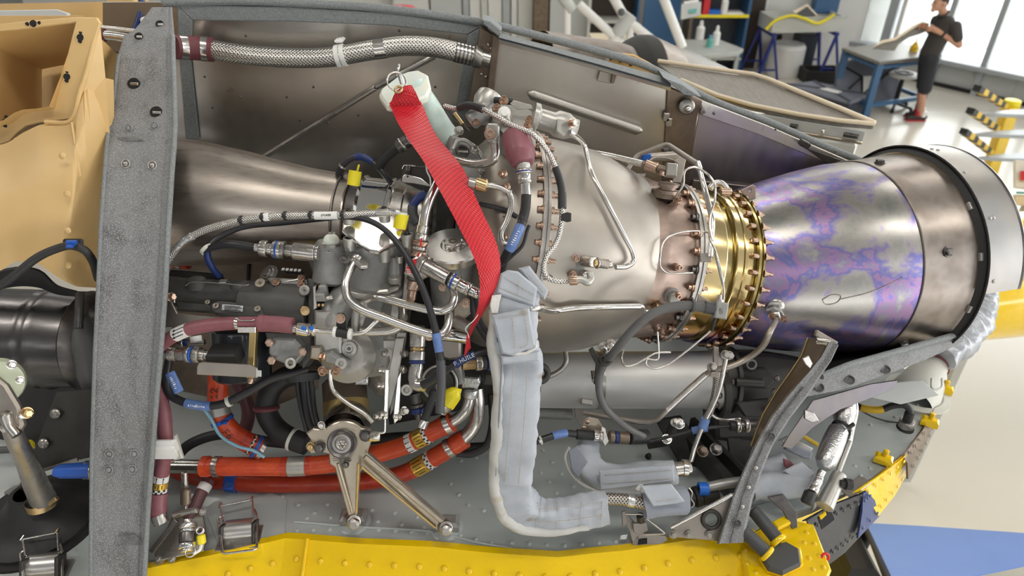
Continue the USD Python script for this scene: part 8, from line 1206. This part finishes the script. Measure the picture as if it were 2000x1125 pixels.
t = T('push_rod', 'grey push rod in a turned housing with a black knob beside the foil actuator', 'rod'); t.add('rod', cyl(P(1660, 862, 1.36), P(1634, 930, 1.32), .0052, 14, .001), 'cast_light'); t.add('housing', lathe(P(1640, 926, 1.32), P(1610, 990, 1.29) - P(1640, 926, 1.32), [(0, 0), (0, .013), (.012, .0145), (.02, .0135), (.07, .0165), (.075, .0165), (.075, 0)], 28, sharp=40), 'cast_light'); t.add('knob', lathe(P(1640, 944, 1.30), P(1660, 946, 1.30) - P(1640, 944, 1.30), [(0, .007), (.010, .007), (.010, .011), (.022, .0105), (.022, 0)], 20), 'rubber'); t.add('foot', plate([(1590, 960), (1600, 955), (1596, 990), (1588, 1000)], 1.30, .01, .002), 'cast_light'); t.done()
t = T('deck_plate', 'small grey plate screwed to the deck by the yellow side panel', 'plate'); t.add('plate', plateZ([(1640, 955), (1680, 928), (1704, 942), (1662, 972)], DZ + .006, .004, .001), 'plate_steel'); t.add('screw', rivet(dk(1680, 932) + Z3 * .006, Z3, .004), 'deck_rivet'); t.done()
t = T('deck_fence', 'dark upright web plate standing on the deck behind the step rods', 'plate'); t.add('web', plate([(1500, 972), (1530, 966), (1556, 1000), (1558, 1030), (1548, 1034), (1530, 1000)], DD(1530, 1010) - .03, .006, .001), 'steel_dark'); t.done()
t, c = pipe('yellow_cuff_cable', 'black cable with a yellow cuff curving to the round connector on the aft deck', [(1672, 792, 1.55), (1690, 798, 1.54), (1720, 800, 1.53), (1745, 792, 1.52), (1768, 792, 1.51), (1777, 802, 1.51), (1776, 815, 1.515)], 6.5, 'rubber', cat='cable'); cuff(t, 'yellow_cuff', c, .08, .42, .0085, 'wood_bin', 'yellow cuff'); stack(t, P(1777, 806, 1.51), P(1764, 848, 1.545), [(0, .35, 9, 'rubber', 'backshell'), (.35, .65, 14, 'steel_dull', 'ring'), (.65, .85, 16, 'rubber', 'shell'), (.85, 1, 16.5, 'blue_cap', 'blue_base')]); t.done()
pipe('thin_lanyard', 'thin grey wire drooping to the round connector on the aft deck', [(1680, 800), (1700, 812), (1730, 822), (1756, 826)], 1.6, 'cable_grey', 1.55, cat='wire')[0].done()
q = dk(1790, 770); t = T('cream_funnel', 'cream funnel stack on a round flange at the rear corner of the deck', 'funnel'); f0, f1 = P(1786, 772, dep(q)), P(1830, 706, dep(q) + .06); fx = unit(f1 - f0); Lf = np.linalg.norm(f1 - f0); t.add('cone', lathe(f0, fx, [(-.03, .05), (0, .056), (Lf * .55, .044), (Lf * .8, .032), (Lf, .030)], 40, sharp=60), 'cream'); t.add('flange', lathe(q, Z3, [(0, .072), (.006, .072), (.008, .056)], 44), 'cream'); t.add('cord', sweep(pl([(1820, 740, 1.58), (1822, 760, 1.56), (1838, 758, 1.56), (1840, 740, 1.58)]), .003, 8), 'white')
p, z = f1, fx; t.add('red_band', band(p - z * .012, z, .031, .012, .004, 32), 'mauve'); t.add('steel_band', band(p + z * .006, z, .031, .014, .004, 32), 'steel_bright'); t.add('red_band', band(p + z * .022, z, .032, .010, .004, 32), 'mauve'); t.done()
t = T('silver_hose_bag', 'crumpled silver flexible hose rising from the cream funnel', 'hose'); cw = [(1836, 696, 1.66), (1862, 670, 1.70), (1886, 640, 1.74), (1900, 610, 1.78), (1905, 580, 1.82)]; cc = pl(cw, k=10); w_ = np.interp(np.linspace(0, 1, len(cc)), [0, .2, .6, 1], [.036, .046, .054, .05]); t.add('hose', rough(sweep(cc, w_ * (1 + .06 * np.sin(np.arange(len(cc)) * 1.9)), 32), 22, .012, 7), 'bag_silver'); t.done()
t = T('tail_boom', 'glossy yellow tail boom passing behind the nozzle sleeve at the right edge', 'fuselage'); b0, b1 = P(1900, 545, 2.6), P(2500, 480, 2.9); t.add('boom', lathe(b0, b1 - b0, [(-.5, 0), (-.5, .12), (-.35, .18), (-.15, .22), (0, .235), (.5, .25), (1.2, .25), (3.5, .2), (3.5, 0)], 64, sharp=60), 'yellow'); t.add('lower_fairing', loft([PP([(1880, 600, 2.45), (1950, 590, 2.45), (2060, 575, 2.5)]), PP([(1890, 640, 2.42), (1960, 625, 2.42), (2060, 605, 2.45)])], .02), 'yellow'); t.done()
t = T('striped_panel', 'white panel with a red and green edge far behind the nozzle sleeve', 'panel'); t.add('panel', plate([(1984, 312), (2030, 316), (2030, 372), (1984, 366)], 3.4, .02, .002), 'white'); t.add('red_patch', plate([(1994, 334), (2030, 334), (2030, 352), (1994, 352)], 3.38, .004, 0), 'red_mark'); t.add('green_line', plate([(1986, 374), (2030, 376), (2030, 380), (1986, 378)], 3.38, .004, 0), 'bottle_green'); t.add('post', box(np.r_[P(2022, 380, 3.42)[:2], 1.2], .05, .05, 2.3), 'panel_grey'); t.add('lower', plate([(1984, 380), (2030, 382), (2030, 402), (1984, 400)], 3.4, .02, .002), 'ply_edge'); t.done()
# ---------------------------------------------------------------- beyond the firewall: second engine, cowling panel
t = T('second_nozzle', 'exhaust nozzle of the second engine with a dark gap ring behind the firewall', 'exhaust'); S0, S1 = P(1188, 206, 2.45), P(1412, 256, 2.62); SD = unit(S1 - S0); L = np.linalg.norm(S1 - S0)
t.add('inner_skin', lathe(S0, SD, [(-.3, .19), (-.05, .213), (L * .22, .217)], 72), 'exhaust_grey'); t.add('gap_liner', lathe(S0 + SD * L * .02, SD, [(0, .216), (.03, .245), (.05, .258), (.075, .262)], 72), 'black_soft'); t.add('front_sleeve', lathe(S0 + SD * (L * .02 + .07), SD, [(0, .259), (.004, .264), (L * .28 - .04, .25)], 72, sharp=50), 'exhaust_grey'); t.add('rear_sleeve', lathe(S0 + SD * (L * .30 + .03), SD, [(0, .2485), (L * .15, .246), (L * .45, .225), (L * .75, .19), (L * .8, .17)], 72, sharp=50), 'sleeve_metal'); t.add('mount_post', box(S0 + SD * L * .4 - Z3 * .42, .06, .2, .4), 'plate_dark'); t.done()
t = T('tan_rack', 'tan bracket strip with black clips on the far side of the firewall edge', 'bracket'); t.add('strip', plateY([(1190, 102), (1240, 108), (1270, 124), (1310, 150), (1250, 148), (1190, 124)], YF + .05, .01, .002), 'tan_inner')
for x, y in ((1194, 108), (1212, 113), (1232, 120)): t.add('clip', box(ony(x, y, YF + .04), .008, .01, .02, bev=.002), 'rubber')
t.done()
cp = [(1285, 124), (1380, 138), (1470, 150), (1500, 160), (1560, 185), (1640, 218), (1706, 246), (1640, 240), (1560, 228), (1470, 210), (1400, 190), (1330, 160)]
CZ = 3.0
def cpt(x, y): return onz(x, y, CZ)
t = T('cowling_panel', 'removed brown honeycomb cowling panel with a pale edge resting behind the firewall', 'panel'); q = [cpt(*a) for a in cp]; t.add('core', prism([tuple(a[:2]) for a in q], (0, 0, CZ - .01), (1, 0, 0), (0, 1, 0), .01, .002), 'honeycomb')
ed = np.array([cpt(*a) + Z3 * .008 for a in cp[:7]]); t.add('pale_edge', sweep(ed, .007, 10), 'ply_edge'); ed2 = np.array([cpt(*a) + Z3 * .006 for a in cp[6:]]); t.add('pale_edge', sweep(ed2, .006, 10), 'ply_edge')
s0, s1 = cpt(1480, 216), cpt(1692, 250); t.add('side_rail', loft([[s0 - Z3 * .01, s1 - Z3 * .01], [s0 - Z3 * .035, s1 - Z3 * .035]], .01), 'panel_grey'); t.add('lower_rail', bar(s0 - Z3 * .04, s1 - Z3 * .04, .008, .008, Z3, .002), 'bracket')
for f in (.35, .62, .84, .9): p = s0 + (s1 - s0) * f - Z3 * .022 + np.array([0, -.012, 0]); t.add('latch', box(p, .02 if f != .62 else .008, .01, .014, s1 - s0, Z3, .003), 'plate_dark' if f != .62 else 'steel_dull')
t.done()
t = T('panel_support', 'grey box shaped support under the removed cowling panel', 'support'); b = cpt(1610, 262); t.add('box', box(s0 + (s1 - s0) * .62 - Z3 * .075 + np.array([0, .06, 0]), .24, .12, .06, s1 - s0, np.cross(Z3, s1 - s0), .004), 'locker_pale'); t.add('post', box(s0 + (s1 - s0) * .35 + np.array([0, .12, -.30]), .12, .1, .5), 'cable_grey'); t.done()
t = T('red_drum', 'red drum with a white band standing beyond the top of the firewall', 'drum')
q = ony(784, 18, 6.5); t.add('body', cyl(np.r_[q[:2], 0], np.r_[q[:2], q[2] + .02], .13, 24, .02), 'extinguisher'); t.add('band', cyl(np.array([q[0] - .02, q[1] - .005, q[2] - .3]), np.array([q[0] - .02, q[1] - .005, q[2] + .022]), .03, 12), 'white'); t.done()
# blue cloth on a frame at the lower right
bz = 1.55; bp = [(1690, 1020), (1800, 1026), (2120, 1048), (2120, 1080), (1830, 1140), (1742, 1130)]
t = T('blue_cloth', 'smooth light blue cloth stretched over a stand at the lower right', 'cloth'); q = [onz(*a, bz) for a in bp]; t.add('sheet', prism([tuple(a[:2]) for a in q], (0, 0, bz - .01), (1, 0, 0), (0, 1, 0), .01, .003), 'sky_cloth'); t.add('hem', sweep(np.array([q[0], q[5]]) - Z3 * .012, .011, 10), 'cloth_edge'); t.done()
t = T('cloth_stand', 'black tube stand under the blue cloth beside the black side panel', 'stand')
for a, b in (((1698, 1030), (1760, 1200)), ((1680, 1010), (1650, 1200))): A_ = onz(*a, bz - .03); B_ = onz(*b, bz - .5); t.add('tube', cyl(A_, B_, .018, 16, .003), 'rubber')
for a in ((1700, 1032), (1880, 1060)): A_ = onz(*a, bz - .03); t.add('leg', cyl(A_, np.r_[A_[:2] + .05, 0], .018, 14, .003), 'rubber')
t.add('crosspiece', box(onz(1640, 1110, bz - .2), .12, .25, .3, bev=.02), 'black_soft'); t.done()
t = T('pale_table', 'pale grey tabletop beneath the blue cloth at the lower right corner', 'table'); q = [onz(*a, bz - .35) for a in ((1850, 1110), (2150, 1060), (2150, 1300), (1900, 1300))]; t.add('top', prism([tuple(a[:2]) for a in q], (0, 0, bz - .39), (1, 0, 0), (0, 1, 0), .04, .005), 'panel_grey')
for a in q: c_ = np.mean(q, 0); g = a + (c_ - a) * .15; t.add('leg', box((g[0], g[1], (bz - .39) / 2), .05, .05, bz - .39), 'cable_grey')
t.done()
